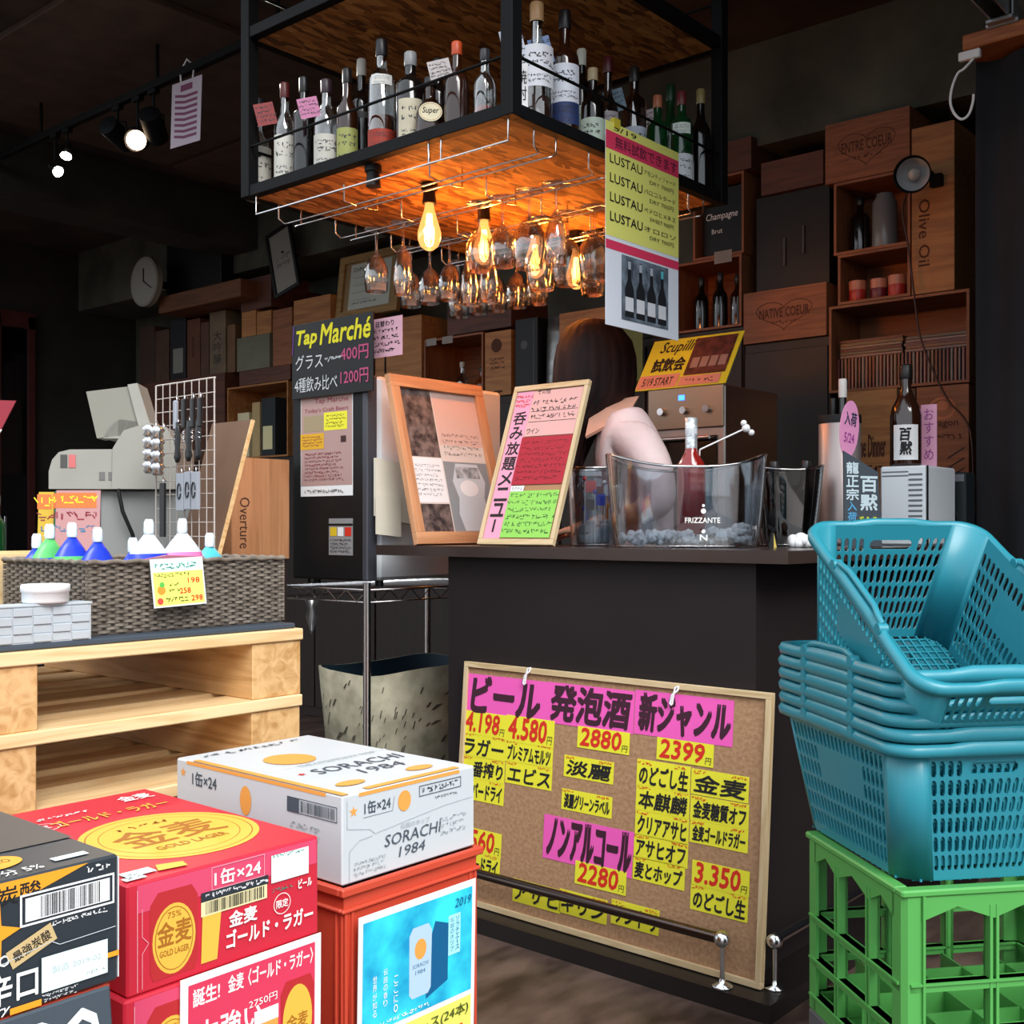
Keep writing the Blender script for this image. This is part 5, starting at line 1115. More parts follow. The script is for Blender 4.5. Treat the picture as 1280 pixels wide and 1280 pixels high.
# --- heart crate and black case
t, w, h = crate('closed crate branded with a heart outline, below the big black case', 930, 1034, 360, 425, zb=zc1, brand='NATIVE COEUR', heart=True)
zh = zc1+h+.002
a, w, zt, _ = rect(943, 1034, 238, 360)
t = thing('black_case', 'large black equipment case standing on the heart-branded crate', 'case', (XB+.02, a.y, zh), RX)
MB().prism([(0, 0), (w, 0), (w, .27), (0, .27)], 0, zt-zh-.03).build('body', BLKP, t); MB().prism([(0, 0), (w, 0), (w*.9, .03), (w*.9, .25), (w*.1, .25), (w*.1, .03)], zt-zh-.03, zt-zh).build('lid', BLKP, t)
MB().cyl((w*.4, -.004, .10), (w*.4, -.004, .22), .006).cyl((w*.66, -.004, .14), (w*.66, -.004, .26), .006).build('strap_bar', mat('dull_grey', '3c3c40', .5), t)
crate('reddish crate lying on top of the big black case', 952, 1030, 196, 238, zb=zt+.001, m=CRD, D_=.25)
# --- left-hand column of the right wall
t, w, h = crate('open crate with dark bottles behind the hanging poster', 842, 927, 324, 412, closed=False, zb=zc2, D_=.30)
for i, (x, g_, hh, lab) in enumerate(((.10, 'dark', .25, 'dark bottle standing leftmost in the open crate'), (.20, 'dark', .26, 'dark bottle standing second in the open crate'), (.29, 'brown', .24, 'brown bottle standing third in the open crate'), (.37, 'clear', .24, 'clear round bottle with grey label standing rightmost in the open crate'))):
    if x < w-.04: bottle(lab, inside(t, x, .08), min(hh, h-.03), .034, 'squat' if g_ == 'clear' else 'wine', g_, '202022', lab=('8c8680', .1, .4, 1.2) if g_ == 'clear' else None, rz=RX)
zq = zc2+h+.002
t, w, h = crate('open framed crate holding a black gift box', 866, 930, 220, 324, closed=False, zb=zq, D_=.30)
p = inside(t, .02, .05); t3 = thing('gift_box', 'black gift box with pale script lettering inside the framed crate', 'box', p, RX); MB().box(0, 0, 0, w-.04, .2, h*.86, .004).build('box', BLKP, t3)
P = Print(MF()); P.text(WHT, 'Champagne', .02, h*.45, w*.7, h*.56, .0, .2); P.text(WHT, 'Brut', .05, h*.3, w*.4, h*.36); P.build('lettering', t3)
crate('closed reddish crate on top of the framed crate behind the shelf post', 860, 940, 180, 220, zb=zq+h+.002, m=CRD, D_=.28)
o = MB().box(0, -.001, 0, .09, 0, .055).build('shelf_ticket', mat('ticket_grey', '8c8884', .7)); o.location = (XB-.0005, px(893, x=XB).y, zq-.03); o.rotation_euler = (0, 0, RX); tag(o, 'grey price ticket stuck under the framed crate', 'ticket')
# --- middle column
crate('closed crate branded in one line behind the hanging glasses', 700, 760, 388, 434, zb=zc2, brand='Entre Coeur', m=CRY, D_=.3)
a, w, zt, _ = rect(752, 782, 415, 480, XB-.2); 
t = thing('green_sign', 'dull green sign card behind the woman\'s head', 'sign', (XB-.13, a.y, .0), RX)
MB().box(0, 0, 0, .02, .02, zat(765, 480, XB-.13)).build('stick', DKW, t); MB().box(-.02, -.006, zat(765, 480, XB-.13), w+.05, 0, zat(765, 412, XB-.13), .001).build('card', mat('dull_green', '5c6a38', .7), t)
t, w, h = crate('open brown crate with a small bottle, left of the upright golden box', 530, 604, 420, 500, closed=False, zb=zc3, D_=.32)
bottle('small pale bottle standing in the open brown crate', inside(t, w*.45, .10), h*.6, .035, 'squat', 'clear', 'b8b4ac', rz=RX, lab=('a8a49c', .1, .4, 1))
bottle('short jar-like bottle beside the small pale bottle', inside(t, w*.7, .14), h*.5, .04, 'squat', 'amber', '2a2a2c', rz=RX)
for i in range(2):
    o = MB().box(0, -.001, 0, .08, 0, .04).build('shelf_ticket', mat('ticket_grey', '')); o.location = (XB-.0015, px(533+20*i, x=XB).y, zc3+h-.035); o.rotation_euler = (0, 0, RX); tag(o, 'grey ticket on the rim of the open brown crate, %s one' % ('left', 'right')[i], 'ticket')
t, w, h = crate('upright golden wooden box with a dark seal mark', 607, 640, 414, 500, zb=zc3, m=CRY, D_=.12)
P = Print(MF(-.007)); P.disc(BURN, w*.45, h*.78, w*.2); P.disc(BURN, w*.5, h*.06, w*.2, h*.02); P.scrib(BURN, w*.2, h*.4, w*.8, h*.6, 3); P.build('seal', t)
a, w, zt, _ = rect(644, 672, 398, 500); t = thing('black_carton', 'tall black carton right of the golden box, behind the glasses', 'box', (XB, a.y, zc3), RX); MB().box(0, 0, 0, w, .14, zt-zc3, .002).build('box', BLKP, t); P = Print(MF()); P.disc(mat('dull_grey', ''), w*.4, (zt-zc3)*.65, w*.15); P.rect(mat('dull_grey', ''), w*.8, .02, w*.83, zt-zc3-.02); P.build('print', t)
a, w, zt, _ = rect(674, 698, 392, 500); t = thing('silver_pouch', 'glossy silvery bag standing beside the tall black carton', 'bag', (XB+.02, a.y, zc3), RX); MB().loft([[(w/2+w/2*sx_*cos(q), .05+.05*sy_*sin(q), z) for q in [2*pi*i/12 for i in range(12)]] for sx_, sy_, z in ((.9, 1, 0), (1, 1, .05), (.95, .8, .3), (1, .15, zt-zc3))]).build('bag', mat('foil_grey', '8a8c8c', .3, .6, var=.4, vscale=18), t)
# second storey above the middle: dark boxes behind the glasses
crate('dark crate behind the bulb glow, above the open brown crate', 560, 640, 372, 414, zb=max(zat(567, 420), zat(623, 414))+.004, m=CRD, D_=.30)
# --- boxes behind fridge
t, w, h = crate('brown crate behind the pink note, left of the open brown crate', 470, 528, 398, 500, zb=zc3, m=CRY)
M, w, h = on_x(462, 502, 398, 445, XB-.25)
M, w, h = on_x(462, 503, 397, 446, FX+.02)
nt_ = thing('pink_note', 'pale pink handwritten note clipped beside the yellow Tap Marche board', 'note', M=M)
MB().box(0, 0, -.0008, w, h, 0).build('paper', mat('note_pink', 'd8a8b8', .7), nt_); MB().box(w*.45, -(M.translation.z-(FZ+FH))-.0, -.004, w*.49, h*.5, -.001).build('stick', BLKM, nt_)
P = Print(); P.text(K, '日替わり', w*.2, h*.78, w*.75, h*.93, .02); P.scrib(K, w*.06, h*.08, w*.94, h*.74, 4); P.build('handwriting', nt_)
# --- certificate and frames (left of centre)
a, w, zt, zb_ = rect(405, 470, 395, 574); 
t5, w, h = crate('tall dark crate stack front behind the chalk board', 366, 468, 400, 574, zb=zc4, m=CRD, D_=.3)
zs = zc4+h+.002
def picture(label, M, w, h, fr_, fw, face, draw, dp=.02, back=True):
    t = thing('framed_picture', label, 'picture', M=M); fm, fv = fr_
    MB().box(0, 0, -dp, w, fw, 0, .001).build('frame_bar', fm, t); MB().box(0, h-fw, -dp, w, h, 0, .001).build('frame_bar', fm, t)
    MB().box(0, fw, -dp, fw, h-fw, 0, .001).build('frame_bar', fv, t); MB().box(w-fw, fw, -dp, w, h-fw, 0, .001).build('frame_bar', fv, t)
    MB().box(fw, fw, -dp+.002, w-fw, h-fw, -dp*.6).build('backing', face, t)
    P = Print(Matrix.Translation((0, 0, -dp*.6))); draw(P, w, h); P.build('print', t); return t
a, w, zt, zb_ = rect(415, 492, 312, 388)
def dcert(P, w, h):
    P.rect(mat('cert_paper', 'b4bcb4', .7), w*.17, h*.14, w*.83, h*.86); P.text(K, 'DIPLOMA', w*.22, h*.74, w*.62, h*.80, .01)
    for k in range(4): P.rect(mat('dull_grey', ''), w*.22, h*(.64-.12*k), w*.5, h*(.645-.12*k))
    P.scrib(K, w*.2, h*.2, w*.7, h*.26, 1)
FRG = wood('olive_frame', '9a7c4c', '7c6038', 0, 4, knots=False)
picture('wooden framed certificate behind the two leftmost hanging glasses', axes((XB+.02, a.y, zs), (0, -1, 0), (.12, 0, 1)), w, zt-zb_+.03, (FRG, FRG), .045, mat('mount', '8a7450', .8), dcert, .03)
a, w, zt, zb_ = rect(372, 412, 340, 400); o = crate('brown crate right of the crooked hanging picture', 368, 414, 372, 400, zb=zs, m=CRY, D_=.25)
# crooked picture on the wall
a = px(352, 325, x=4.42); M = axes(a, (0, -1, 0), (0, 0, 1)) @ Matrix.Rotation(-.24*-1, 4, 'Z') @ Matrix.Translation((-.125, -.21, 0))
picture('crooked black-framed pale picture hung high at left of the shelf', M, .25, .42, (BLKP, BLKP), .022, mat('pale_mount', '8e8e88', .8), lambda P, w, h: P.scrib(mat('dull_grey', ''), w*.25, h*.4, w*.75, h*.6, 2), .02)
o = MB().cyl((4.42, a.y, a.z+.05), (5.05, a.y, a.z+.05), .006).build('wall_hook', BLKM); tag(o, 'thin black wall bracket behind the crooked picture', 'hook')
# --- left stacks
t, w, h = crate('open crate lit inside with cartons and a black box, lower left of the fridge', 284, 360, 480, 574, closed=False, zb=zc4, D_=.32, m=CRY)
cx_ = [(.03, .14, .30, 'd8cfa8', 'cream carton leaning left inside the lit open crate'), (.19, .09, .36, 'b8a070', 'tan carton in the middle of the lit open crate'), (.29, .16, .38, '1c2428', 'black carton with cream label inside the lit open crate')]
for x, w_, h_, c_, lab in cx_:
    p = inside(t, x, .06); q = thing('carton', lab, 'carton', p, RX); MB().box(0, 0, 0, w_*.9, .12, min(h_, h-.04), .001).build('box', mat('ctn_'+c_, c_, .6), q)
    if c_ == '1c2428': Print(MF()).rect(mat('cream_label', 'e0d8a8', .6), w_*.1, h_*.12, w_*.72, h_*.52).build('label', q)
zz = zc4+h+.002
t, w, h = crate('reddish-brown crate on the lit open crate, under the grey box', 300, 364, 460, 480, zb=zz, m=CRD); z5 = zz+h+.002
t, w, h = crate('grey-green closed box below the two small golden boxes', 297, 338, 420, 460, zb=z5, m=mat('grey_green_box', '6a6a58', .7, var=.15), D_=.3, name='storage_box'); z6 = z5+h+.002
for i in range(2): crate('small golden wooden box, %s of the pair on the grey-green box' % ('left', 'right')[i], 303+19*i, 321+19*i, 389, 420, zb=z6, m=CRY, D_=.18, name='wooden_box')
crate('brown crate standing right of the pair of small golden boxes', 342, 366, 386, 460, zb=z5, m=CRW, D_=.3)
z7 = z6+.22
t, w, h = crate('dark red crate above the pair of small golden boxes', 302, 340, 347, 389, zb=rect(303, 322, 389, 420)[2]+.003, m=CRD, D_=.3)
# far left: row of boxes on a low crate
t, w, h = crate('long low dark crate at far left behind the cash register', 168, 282, 474, 574, zb=zc4, m=CRD); z8 = zc4+h+.002
def slab(label, u0, u1, vt, c_, pr=None, D_=.2, nm='wooden_box'):
    a, w, zt, _ = rect(u0, u1, vt, 474); t = thing(nm, label, 'box', (XB+.03, a.y-.001, z8), RX); w -= .002
    MB().box(0, 0, 0, w, D_, zt-z8, .003).build('box', mat('bx_'+c_, c_, .65, var=.2), t)
    if pr: P = Print(MF()); pr(P, w, zt-z8); P.build('print', t)
slab('dark brown box leftmost in the row on the low crate', 170, 188, 408, '3c281e'); slab('brown ribbed box second from left in the row', 189, 206, 412, '4a3226')
slab('black bottle box with a grey label in the row', 208, 227, 398, '14161c', lambda P, w, h: P.rect(mat('label_grey', '7c7c74', .7), w*.2, h*.12, w*.85, h*.52))
slab('reddish upright box with a burnt stamp in the row', 229, 245, 398, '5c3422', lambda P, w, h: P.rect(BURN, w*.4, h*.35, w*.6, h*.7)); slab('plain brown upright box in the row', 246, 256, 402, '54382a')
slab('tall pale box with vertical black brush lettering', 257, 277, 388, '6c5c48', lambda P, w, h: P.vtext(K, '大吟醸', w*.25, h*.15, w*.75, h*.7), nm='tall_box')
slab('narrow tan box beside the tall lettered one', 279, 289, 405, '6a4c30')
# slab shelf with black box
a = px(198, x=4.35).y; b_ = px(300, x=4.35).y; z9 = zat(246, 382, 4.35); z10 = zat(246, 360, 4.35)
o = MB().box(4.35, b_, z9, 5.05, a, z10, .006).build('wall_plank', wood('brown_plank', '6e452a', '54331f', 1, 4, knots=False)); tag(o, 'thick brown wall shelf at upper left carrying a black box', 'shelf')
o = MB().box(4.45, px(276, x=4.45).y, z10+.0005, 4.95, px(208, x=4.45).y, zat(240, 296, 4.45), .006).build('black_box', BLKP); tag(o, 'large black box on the brown wall shelf at upper left', 'box')
# clock
p = px(180, 352, x=4.26); t = thing('wall_clock', 'round pale wall clock at upper left beside the shelf', 'clock', (4.26, p.y, p.z), RX)
MB().cyl((0, 0, 0), (0, .04, 0), .17, 32).build('case', mat('clock_case', '8c8c84', .5), t); MB().cyl((0, -.003, 0), (0, -.0005, 0), .155, 32).build('face', mat('clock_face', '9c9c94', .6), t)
MB().box(-.006, -.006, 0, .006, -.0035, .09).build('hour_hand', K, t); MB().add([(-.004, -.007, 0), (.10, -.007, -.06), (.104, -.007, -.055), (.004, -.007, .006)], [(0, 1, 2, 3)]).build('minute_hand', K, t)
MB().box(-.02, .04, -.02, .02, .79, .02).build('bracket', BLKM, t)

# ================================================================ track lights
TX, TZ = 2.78, 3.10
t = thing('light_track', 'long black lighting track below the ceiling at upper left', 'track', (TX, 3.3, TZ))
MB().box(-.017, 0, 0, .017, 4.0, .034, .003).build('rail', BLKM, t)
for y in (.3, 1.15, 2.2, 3.4): MB().cyl((0, y, .034), (0, y, 3.32-TZ-.0005), .008).build('hanger', BLKM, t)
def spot(label, u, v, style, aim, lit=None, col=(1, .93, .82), pw=30):
    """v = centre of the lamp head"""
    p = px(u, v, x=TX); t = thing('track_spotlight', label, 'spotlight', (TX, p.y, TZ), group='spotlights on the ceiling track')
    dz = p.z-TZ; A = Vector(aim).normalized(); c_ = Vector((0, 0, dz))
    MB().box(-.014, -.03, -.02, .014, .03, 0, .002).cyl((0, 0, -.02), (0, 0, dz+.045), .006).build('adapter', BLKM, t)
    if style == 'can':
        m = MB().cyl(c_-A*.07, c_+A*.07, .048, 20, cap=False).cyl(c_-A*.075, c_-A*.07, .02, 16, .048).cyl(c_-A*.069, c_-A*.068, .046, 16); m.build('housing', BLKM, t)
        m = MB().tube([c_+A.cross(Vector((0, 0, 1)))*.052, c_+A.cross(Vector((0, 0, 1)))*.052+Vector((0, 0, .05)), Vector((0, 0, dz+.06)), c_-A.cross(Vector((0, 0, 1)))*.052+Vector((0, 0, .05)), c_-A.cross(Vector((0, 0, 1)))*.052], .004).build('yoke', BLKM, t)
        if lit: MB().cyl(c_+A*.045, c_+A*.05, .043, 20).build('lamp_face', mat('lamp_warm', 'ffe0c0', .4, emit=6, ecol='ffd8b0'), t)
    else:
        MB().cyl(c_-A*.05, c_-A*.015, .012, 12).build('lamp_holder', BLKM, t)
        MB().lathe([(.010, 0), (.016, .01), (.026, .035), (.0275, .042)], 20).build('reflector', mat('reflector_silver', 'd8dcdc', .15, .9), t).matrix_local = Matrix.Translation(c_-A*.015) @ A.to_track_quat('Z', 'Y').to_matrix().to_4x4()
        MB().cyl(c_+A*.016, c_+A*.020, .022, 18).build('lamp_face', mat('lamp_cool', 'ffffff', .4, emit=28, ecol='fff4e4'), t)
    if lit: lamp('SPOT', 'track_light', Vector(t.location)+c_+A*.08, pw, col, target=Vector(t.location)+c_+A*2, spot_size=radians(70), spot_blend=.8, shadow_soft_size=.03)
cam_d = Vector((-CY, -SY, 0))
spot('bare small spotlight at the far left end of the track, aimed right', 69, 212, 'mr', (.1, -.8, -.5), True, pw=22)
spot('bare silver spotlight above the leftmost one, aimed down', 84, 190, 'mr', (-.4, -.3, -.9), True, pw=22)
spot('black can spotlight, unlit, left one of the close pair', 147, 168, 'can', (.9, .3, -.3))
spot('black can spotlight glowing warm towards the viewer', 172, 175, 'can', (-.6, -.75, -.35), True, (1, .75, .55), 25)
spot('black can spotlight, unlit, beside the hanging striped tag', 192, 158, 'can', (.7, .6, -.5))
spot('bare white-hot spotlight beside the left shelf post', 313, 93, 'mr', (-.72, -.66, -.25), True, pw=30)
M, w, h = on_x(213, 250, 99, 179, TX-.02); M = M
t = thing('striped_tag', 'white hanging tag with purple chevron stripes on the lighting track', 'sign', M=M @ Matrix.Rotation(-.05, 4, 'Z'))
MB().box(0, 0, -.002, w, h, 0, .0).build('card', mat('tag_grey_white', 'b4a8b4', .6), t); P = Print(); PU = mat('tag_plum', '6e2a52', .6); P.rect(PU, w*.3, h*.84, w*.7, h*.94)
for k in range(8): y = h*(.1+k*.09); P.poly(PU, [(w*.12, y+h*.05), (w*.45, y), (w*.88, y), (w*.88, y+h*.045), (w*.45, y+h*.045), (w*.12, y+h*.09)])
P.build('stripes', t); MB().tube([(w*.3, h, 0), (w*.2, h+.05, -.01), (w*.35, h+.10, -.02), (w*.6, h+.06, -.02), (w*.7, h, 0)], .004, 6).build('hook', WHT, t)
# clamp lamp
p = px(1142, 218, x=4.30); t = thing('clamp_lamp', 'black clamp lamp with silver reflector clipped to the crates at upper right', 'lamp', p)
A = Vector((-.80, -.35, -.25)).normalized(); A = (Vector((-CY, -SY, 0))+Vector((-SY, CY, 0))*.55+Vector((0, 0, -.3))).normalized()
MBM = A.to_track_quat('Z', 'Y').to_matrix().to_4x4()
MB().lathe([(.02, -.10), (.03, -.06), (.055, -.02), (.068, .03), (.07, .035), (.066, .034), (.052, -.018), (.026, -.058)], 28).build('shade', BLKM, t).matrix_local = MBM
MB().lathe([(.0665, .033), (.051, -.017), (.0255, -.057), (.0001, -.058)], 28).build('reflector', mat('reflector_white', 'b8bcc0', .35), t).matrix_local = MBM
MB().lathe([(.0001, .015), (.018, .01), (.024, -.01), (.016, -.03), (.012, -.05)], 16).build('bulb', mat('unlit_bulb', 'b8b8b4', .3), t).matrix_local = MBM
MB().cyl(-A*.10, -A*.15, .02).cyl(-A*.15, -A*.15+Vector((.0, 0, .03)), .012).tube([-A*.12, -A*.12+Vector((.06, -.02, .03)), Vector((.20, -.02, .02))], .006).build('arm', BLKM, t)
MB().box(.17, -.045, -.01, .205, .005, .04, .004).build('clamp', BLKM, t)
pts = [px(u, v, x=xx) for u, v, xx in ((1138, 232, 4.40), (1128, 262, 4.44), (1134, 300, 4.46), (1140, 345, 4.46), (1144, 380, 4.46), (1150, 420, 4.46), (1165, 460, 4.46), (1185, 500, 4.44), (1213, 540, 4.40), (1216, 640, 4.40))]
o = MB().tube(smooth(pts), .004, 6).build('lamp_cord', mat('dark_red_cord', '3c1814', .5)); tag(o, 'dark red cord running from the clamp lamp down past the book crate', 'cord')
pts = [px(u, v, x=3.84) for u, v in ((1218, 72), (1205, 86), (1197, 92), (1190, 110), (1188, 128), (1193, 142), (1202, 149), (1211, 143), (1216, 128), (1217, 118))]
o = MB().tube(smooth(pts), .0045, 8).box(pts[0].x-.01, pts[0].y-.02, 2.71, pts[0].x+.01, pts[0].y+.05, 2.7397, .003).build('white_cable', WHT); tag(o, 'white cable loop with plug hanging beside the orange plank at top right', 'cable')
# ================================================================ things on the counter
T0 = CT+.0008
# framed poster leaning back beside the fridge
M = axes((2.515, 2.548, T0+.004), (1, 0, 0), (0, .24, .97))
def dposter(P, w, h):
    GRY = mat('photo_grey', '6a7074', .6, c2='c8ccd0', vscale=30); DGR = mat('photo_dark', '2a2224', .6, c2='7c6c66', vscale=34); CRM = mat('print_cream', 'd8cfc8', .7)
    P.rect(CRM, .07*w, .06*h, .93*w, .95*h); P.rect(DGR, .07*w, .52*h, .42*w, .95*h); P.rect(WHT, .07*w, .25*h, .42*w, .515*h); P.rect(DGR, .10*w, .06*h, .42*w, .24*h)
    P.rect(mat('print_blush', 'd8b8ac', .7), .43*w, .60*h, .93*w, .95*h); P.rect(mat('photo_mid', '8a9094', .6), .43*w, .06*h, .93*w, .50*h)
    P.poly(mat('photo_pale', 'c6ced4', .6), [(.55*w, .08*h), (.80*w, .08*h), (.84*w, .18*h), (.82*w, .28*h), (.86*w, .38*h), (.80*w, .49*h), (.56*w, .49*h), (.50*w, .38*h), (.54*w, .28*h), (.51*w, .18*h)])
    P.rect(GRY, .55*w, .40*h, .81*w, .47*h); P.disc(WHT, .67*w, .34*h, .10*w, .05*h)
    P.scrib(mat('dull_grey', ''), .11*w, .28*h, .38*w, .48*h, 7, .9, t=.0011); P.scrib(mat('dull_grey', ''), .46*w, .53*h, .88*w, .68*h, 4, .9, t=.0011)
FR1 = wood('orange_frame', 'd09a70', 'b47c54', 0, 4, knots=False); FR1V = wood('orange_frame_upright', 'd09a70', 'b47c54', 1, 4, knots=False)
fp = picture('light wood picture frame with grey glass photos leaning at the left of the counter', M, .445, .566, (FR1, FR1V), .040, WHT, dposter, .022)
MB().cyl((.2, .30, -.023), (.2, .036, -.14), .006, 8).build('rear_strut', DKW, fp)
# drink menu board
M = axes((2.530, 2.315, T0+.006), (0, -1, 0), (.34, 0, .94))
w, h = .291, .522
mb_ = thing('menu_board', 'narrow wooden-framed drinks menu with pink, red and green papers leaning on the counter', 'board', M=M)
for nm_, a_ in (('frame_bar', (0, 0, -.016, w, .018, 0)), ('frame_bar', (0, h-.018, -.016, w, h, 0))): MB().box(*a_, .001).build(nm_, FR, mb_)
for a_ in ((0, .018, -.016, .014, h-.018, 0), (w-.014, .018, -.016, w, h-.018, 0)): MB().box(*a_, .001).build('frame_bar', FRV, mb_)
MB().box(.014, .018, -.012, w-.014, h-.018, -.005).build('backing', mat('kraft', 'a87c5a', .8), mb_)
P = Print(Matrix.Translation((0, 0, -.005))); PK2 = mat('menu_pink', 'e89cb8', .7); PK3 = mat('menu_blush', 'd8a8a4', .7)
P.rect(PK2, .016, .02, .082, h-.02); P.vtext(K, '呑み放題メニュー', .024, .035, .074, h-.085, .035); P.scrib(INKR, .02, h-.075, .08, h-.03, 3)
P.rect(PK3, .084, .348, w-.016, h-.022); P.text(K, 'その他', .10, h-.034, .15, h-.014, .02); P.scrib(K, .092, .40, w-.03, h-.05, 3, .95, .0022); P.rect(K, .09, .43, w-.02, .4315); P.rect(K, .09, .395, w-.02, .3965); P.text(K, 'ワイン', .092, .356, .14, .374, .01)
P.rect(mat('menu_red', 'a81c30', .7), .080, .190, w-.016, .345); P.scrib(mat('menu_red_dark', '6a101c', .7), .09, .2, w-.025, .335, 7, .9, .0018)
P.rect(mat('menu_green', '8ccc58', .7), .084, .022, w-.018, .170); P.scrib(mat('menu_green_ink', '28502a', .7), .09, .03, w-.025, .165, 6, .95, .0022); P.rect(WHT, .084, .168, .135, .186); P.text(K, 'カクテル', .088, .171, .13, .183, .01)
P.build('menu_papers', mb_)
MB().cyl((w*.5, .30, -.017), (w*.5, .058, -.16), .006, 8).build('rear_strut', DKW, mb_)
# --- clear wine coolers
ACR = glass('clear_acrylic', 'eaeef2', .13, .03)
rimg = Matrix.Rotation(-(pi/2-YAW), 4, 'Z')     # local x = picture right
IR = -(pi/2-YAW)
def tub(label, cx, cy, rx0, ry0, rx1, ry1, h, mt, rz=IR, dip=.02, name='wine_cooler'):
    t = thing(name, label, 'cooler', (cx, cy, T0), rz); n = 44; rings = []
    for k in range(9):
        q = k/8; s = q**.8; rx = rx0+(rx1-rx0)*s; ry = ry0+(ry1-ry0)*s
        rings.append([(rx*(abs(cos(a))**.8)*(1 if cos(a) >= 0 else -1), ry*(abs(sin(a))**.8)*(1 if sin(a) >= 0 else -1), .006+(h-.006)*q+(dip*cos(2*a)*q*q)) for a in [2*pi*(i+.5)/n for i in range(n)]])
    inner = [[(x*.97, y*.96, z) for x, y, z in r] for r in rings[::-1]]
    MB().loft([[(x*.96, y*.96, 0) for x, y, z in rings[0]]]+rings, cap=False).loft(inner, cap=False).build('wall', mt, t)
    MB().loft([[(x*.96, y*.96, 0) for x, y, z in rings[0]], [(x, y, .006) for x, y, z in rings[0]]]).build('base', mt, t)
    MB().tube([(p[0]*.985, p[1]*.985, p[2]) for p in rings[-1]], .004, 6, closed=True).build('rim', glass('acrylic_rim', 'd4dade', .4, .05), t)
    return t
tc_ = (2.742, 1.712)
t = tub('large clear oval wine cooler with crushed ice and a red bottle', tc_[0], tc_[1], .200, .10, .225, .135, .240, ACR)
P = Print(MF(-.119)); P.text(INKW, 'FRIZZANTE', -.02, .068, .075, .082, .03); P.disc(INKW, .03, .1, .007); P.disc(INKW, .03, .045, .005); P.disc(INKW, .03, .115, .004); P.text(INKW, 'N', .02, .02, .04, .036, .03); P.build('front_lettering', t)
m = MB(); random.seed(11)
for i in range(230):
    a = random.random()*2*pi; q = math.sqrt(random.random()); x, y = .182*q*cos(a), .082*q*sin(a); z = .012+random.random()*.045*(.6+.6*max(0, x/.18)); r = random.uniform(.009, .017)
    mm = Matrix.Translation((x, y, z)) @ Matrix.Rotation(random.random()*3, 4, Vector((random.random(), random.random(), 1))); m.M = mm; m.box(-r*.7, -r*.6, -r*.5, r*.7, r*.6, r*.5, r*.18)
o = m.build('crushed_ice', mat('ice', 'f6fbff', .5, spec=.6)); o.location = (tc_[0], tc_[1], T0+.001); o.rotation_euler = (0, 0, IR); tag(o, 'heap of crushed ice in the bottom of the large clear cooler', 'ice', kind='stuff')
def loc(x, y, z=0): v = rimg @ Vector((x, y, 0)); return (tc_[0]+v.x, tc_[1]+v.y, T0+z)
t = bottle('red wine bottle with silver foil neck and white collar standing in the ice', loc(.015, -.005, .028), .335, .040, 'wine', 'rose', 'd8dce0', rz=IR)
MB().lathe([(.0225, .195), (.019, .215), (.0165, .245), (.017, .30), (.0185, .335), (.0001, .338)], 18).build('foil', mat('foil_silver', 'd8e0e4', .3, .7, bump=.4, vscale=60), t); MB().lathe([(.031, .180), (.0235, .2), (.0195, .222)], 18).build('collar_label', WHT, t)
t = thing('stirring_pick', 'thin white wire stick with a knotted ball end rising from the cooler', 'stick', loc(.03, .0, .2))
v = rimg @ Vector((.14, 0, 0)); e = Vector((v.x, v.y, .135)); MB().cyl((0, 0, -.10), (.012, -.004, .075), .0022, 6).cyl((.012, -.004, .075), e, .0025, 6).build('stem', WHT, t)
MB().sphere(e, .012, 10, 7).sphere(e+Vector((.012, -.01, -.012)), .009, 10, 7).sphere(e+Vector((-.006, .004, .014)), .009, 10, 7).build('knot', WHT, t)
t2_ = tub('small clear bucket full of colourful picks, beside the drinks menu', 2.80, 2.075, .070, .070, .082, .082, .235, ACR, dip=0)
for i, (c_, x, y, z) in enumerate((('e02838', -.03, -.03, .19), ('2848c8', .0, -.04, .15), ('e8e8f0', .03, -.02, .18), ('2848c8', -.03, 0, .10), ('e04870', .02, .02, .13), ('f0a828', .045, -.01, .11))):
    v = rimg @ Vector((x, y, 0)); t = thing('cocktail_flag', '%s little flag pick in the small clear bucket' % ('red', 'dark blue', 'white', 'blue low', 'pink', 'amber')[i], 'pick', (2.80+v.x, 2.075+v.y, T0+.0075), IR+i*.35, group='flag picks in the small bucket')
    MB().cyl((0, 0, 0), (0, 0, z), .0015, 6).build('stick', WHT, t); MB().box(.0018, -.0006, z-.035, .034, .0006, z, .0003).build('flag', mat('flag_'+c_, c_, .5), t); MB().sphere((0, 0, z+.006), .007, 10, 6).build('bead', mat('flag_'+c_, c_, .5), t)
m = MB()
for i in range(9): a = i*.7; m.box(.035*cos(a)-.012, .035*sin(a)-.012, 0, .035*cos(a)+.012, .035*sin(a)+.012, .05+.01*(i % 3), .004)
o = m.build('napkin_wad', mat('grey_film', 'a8acb4', .4)); o.location = (2.80, 2.075, T0+.0075); tag(o, 'greyish wads filling the bottom of the small clear bucket', 'wads', kind='stuff')
t = tub('smoky clear cooler holding tilted dark bottles, right of the large cooler', 3.165, 1.625, .085, .085, .115, .105, .235, glass('smoke_acrylic', 'a09a98', .14, .03), dip=.008)
for i, (x, lab, an) in enumerate(((-.045, 'dark bottle leaning left in the smoky cooler', -.30), (.005, 'dark bottle leaning forward in the middle of the smoky cooler', -.12), (.05, 'dark bottle leaning right in the smoky cooler', .12))):
    v = rimg @ Vector((x*.7, (-.02, .03, -.01)[i], 0)); M_ = Matrix.Translation((3.165+v.x, 1.625+v.y, T0+.016)) @ rimg @ Matrix.Rotation(an, 4, 'Y')
    bottle(lab, (0, 0, 0), .245, .031, 'wine', 'dark', '1c1c20', M=M_, lab=('3a3a3c', .25, .5, .9) if i == 1 else None)
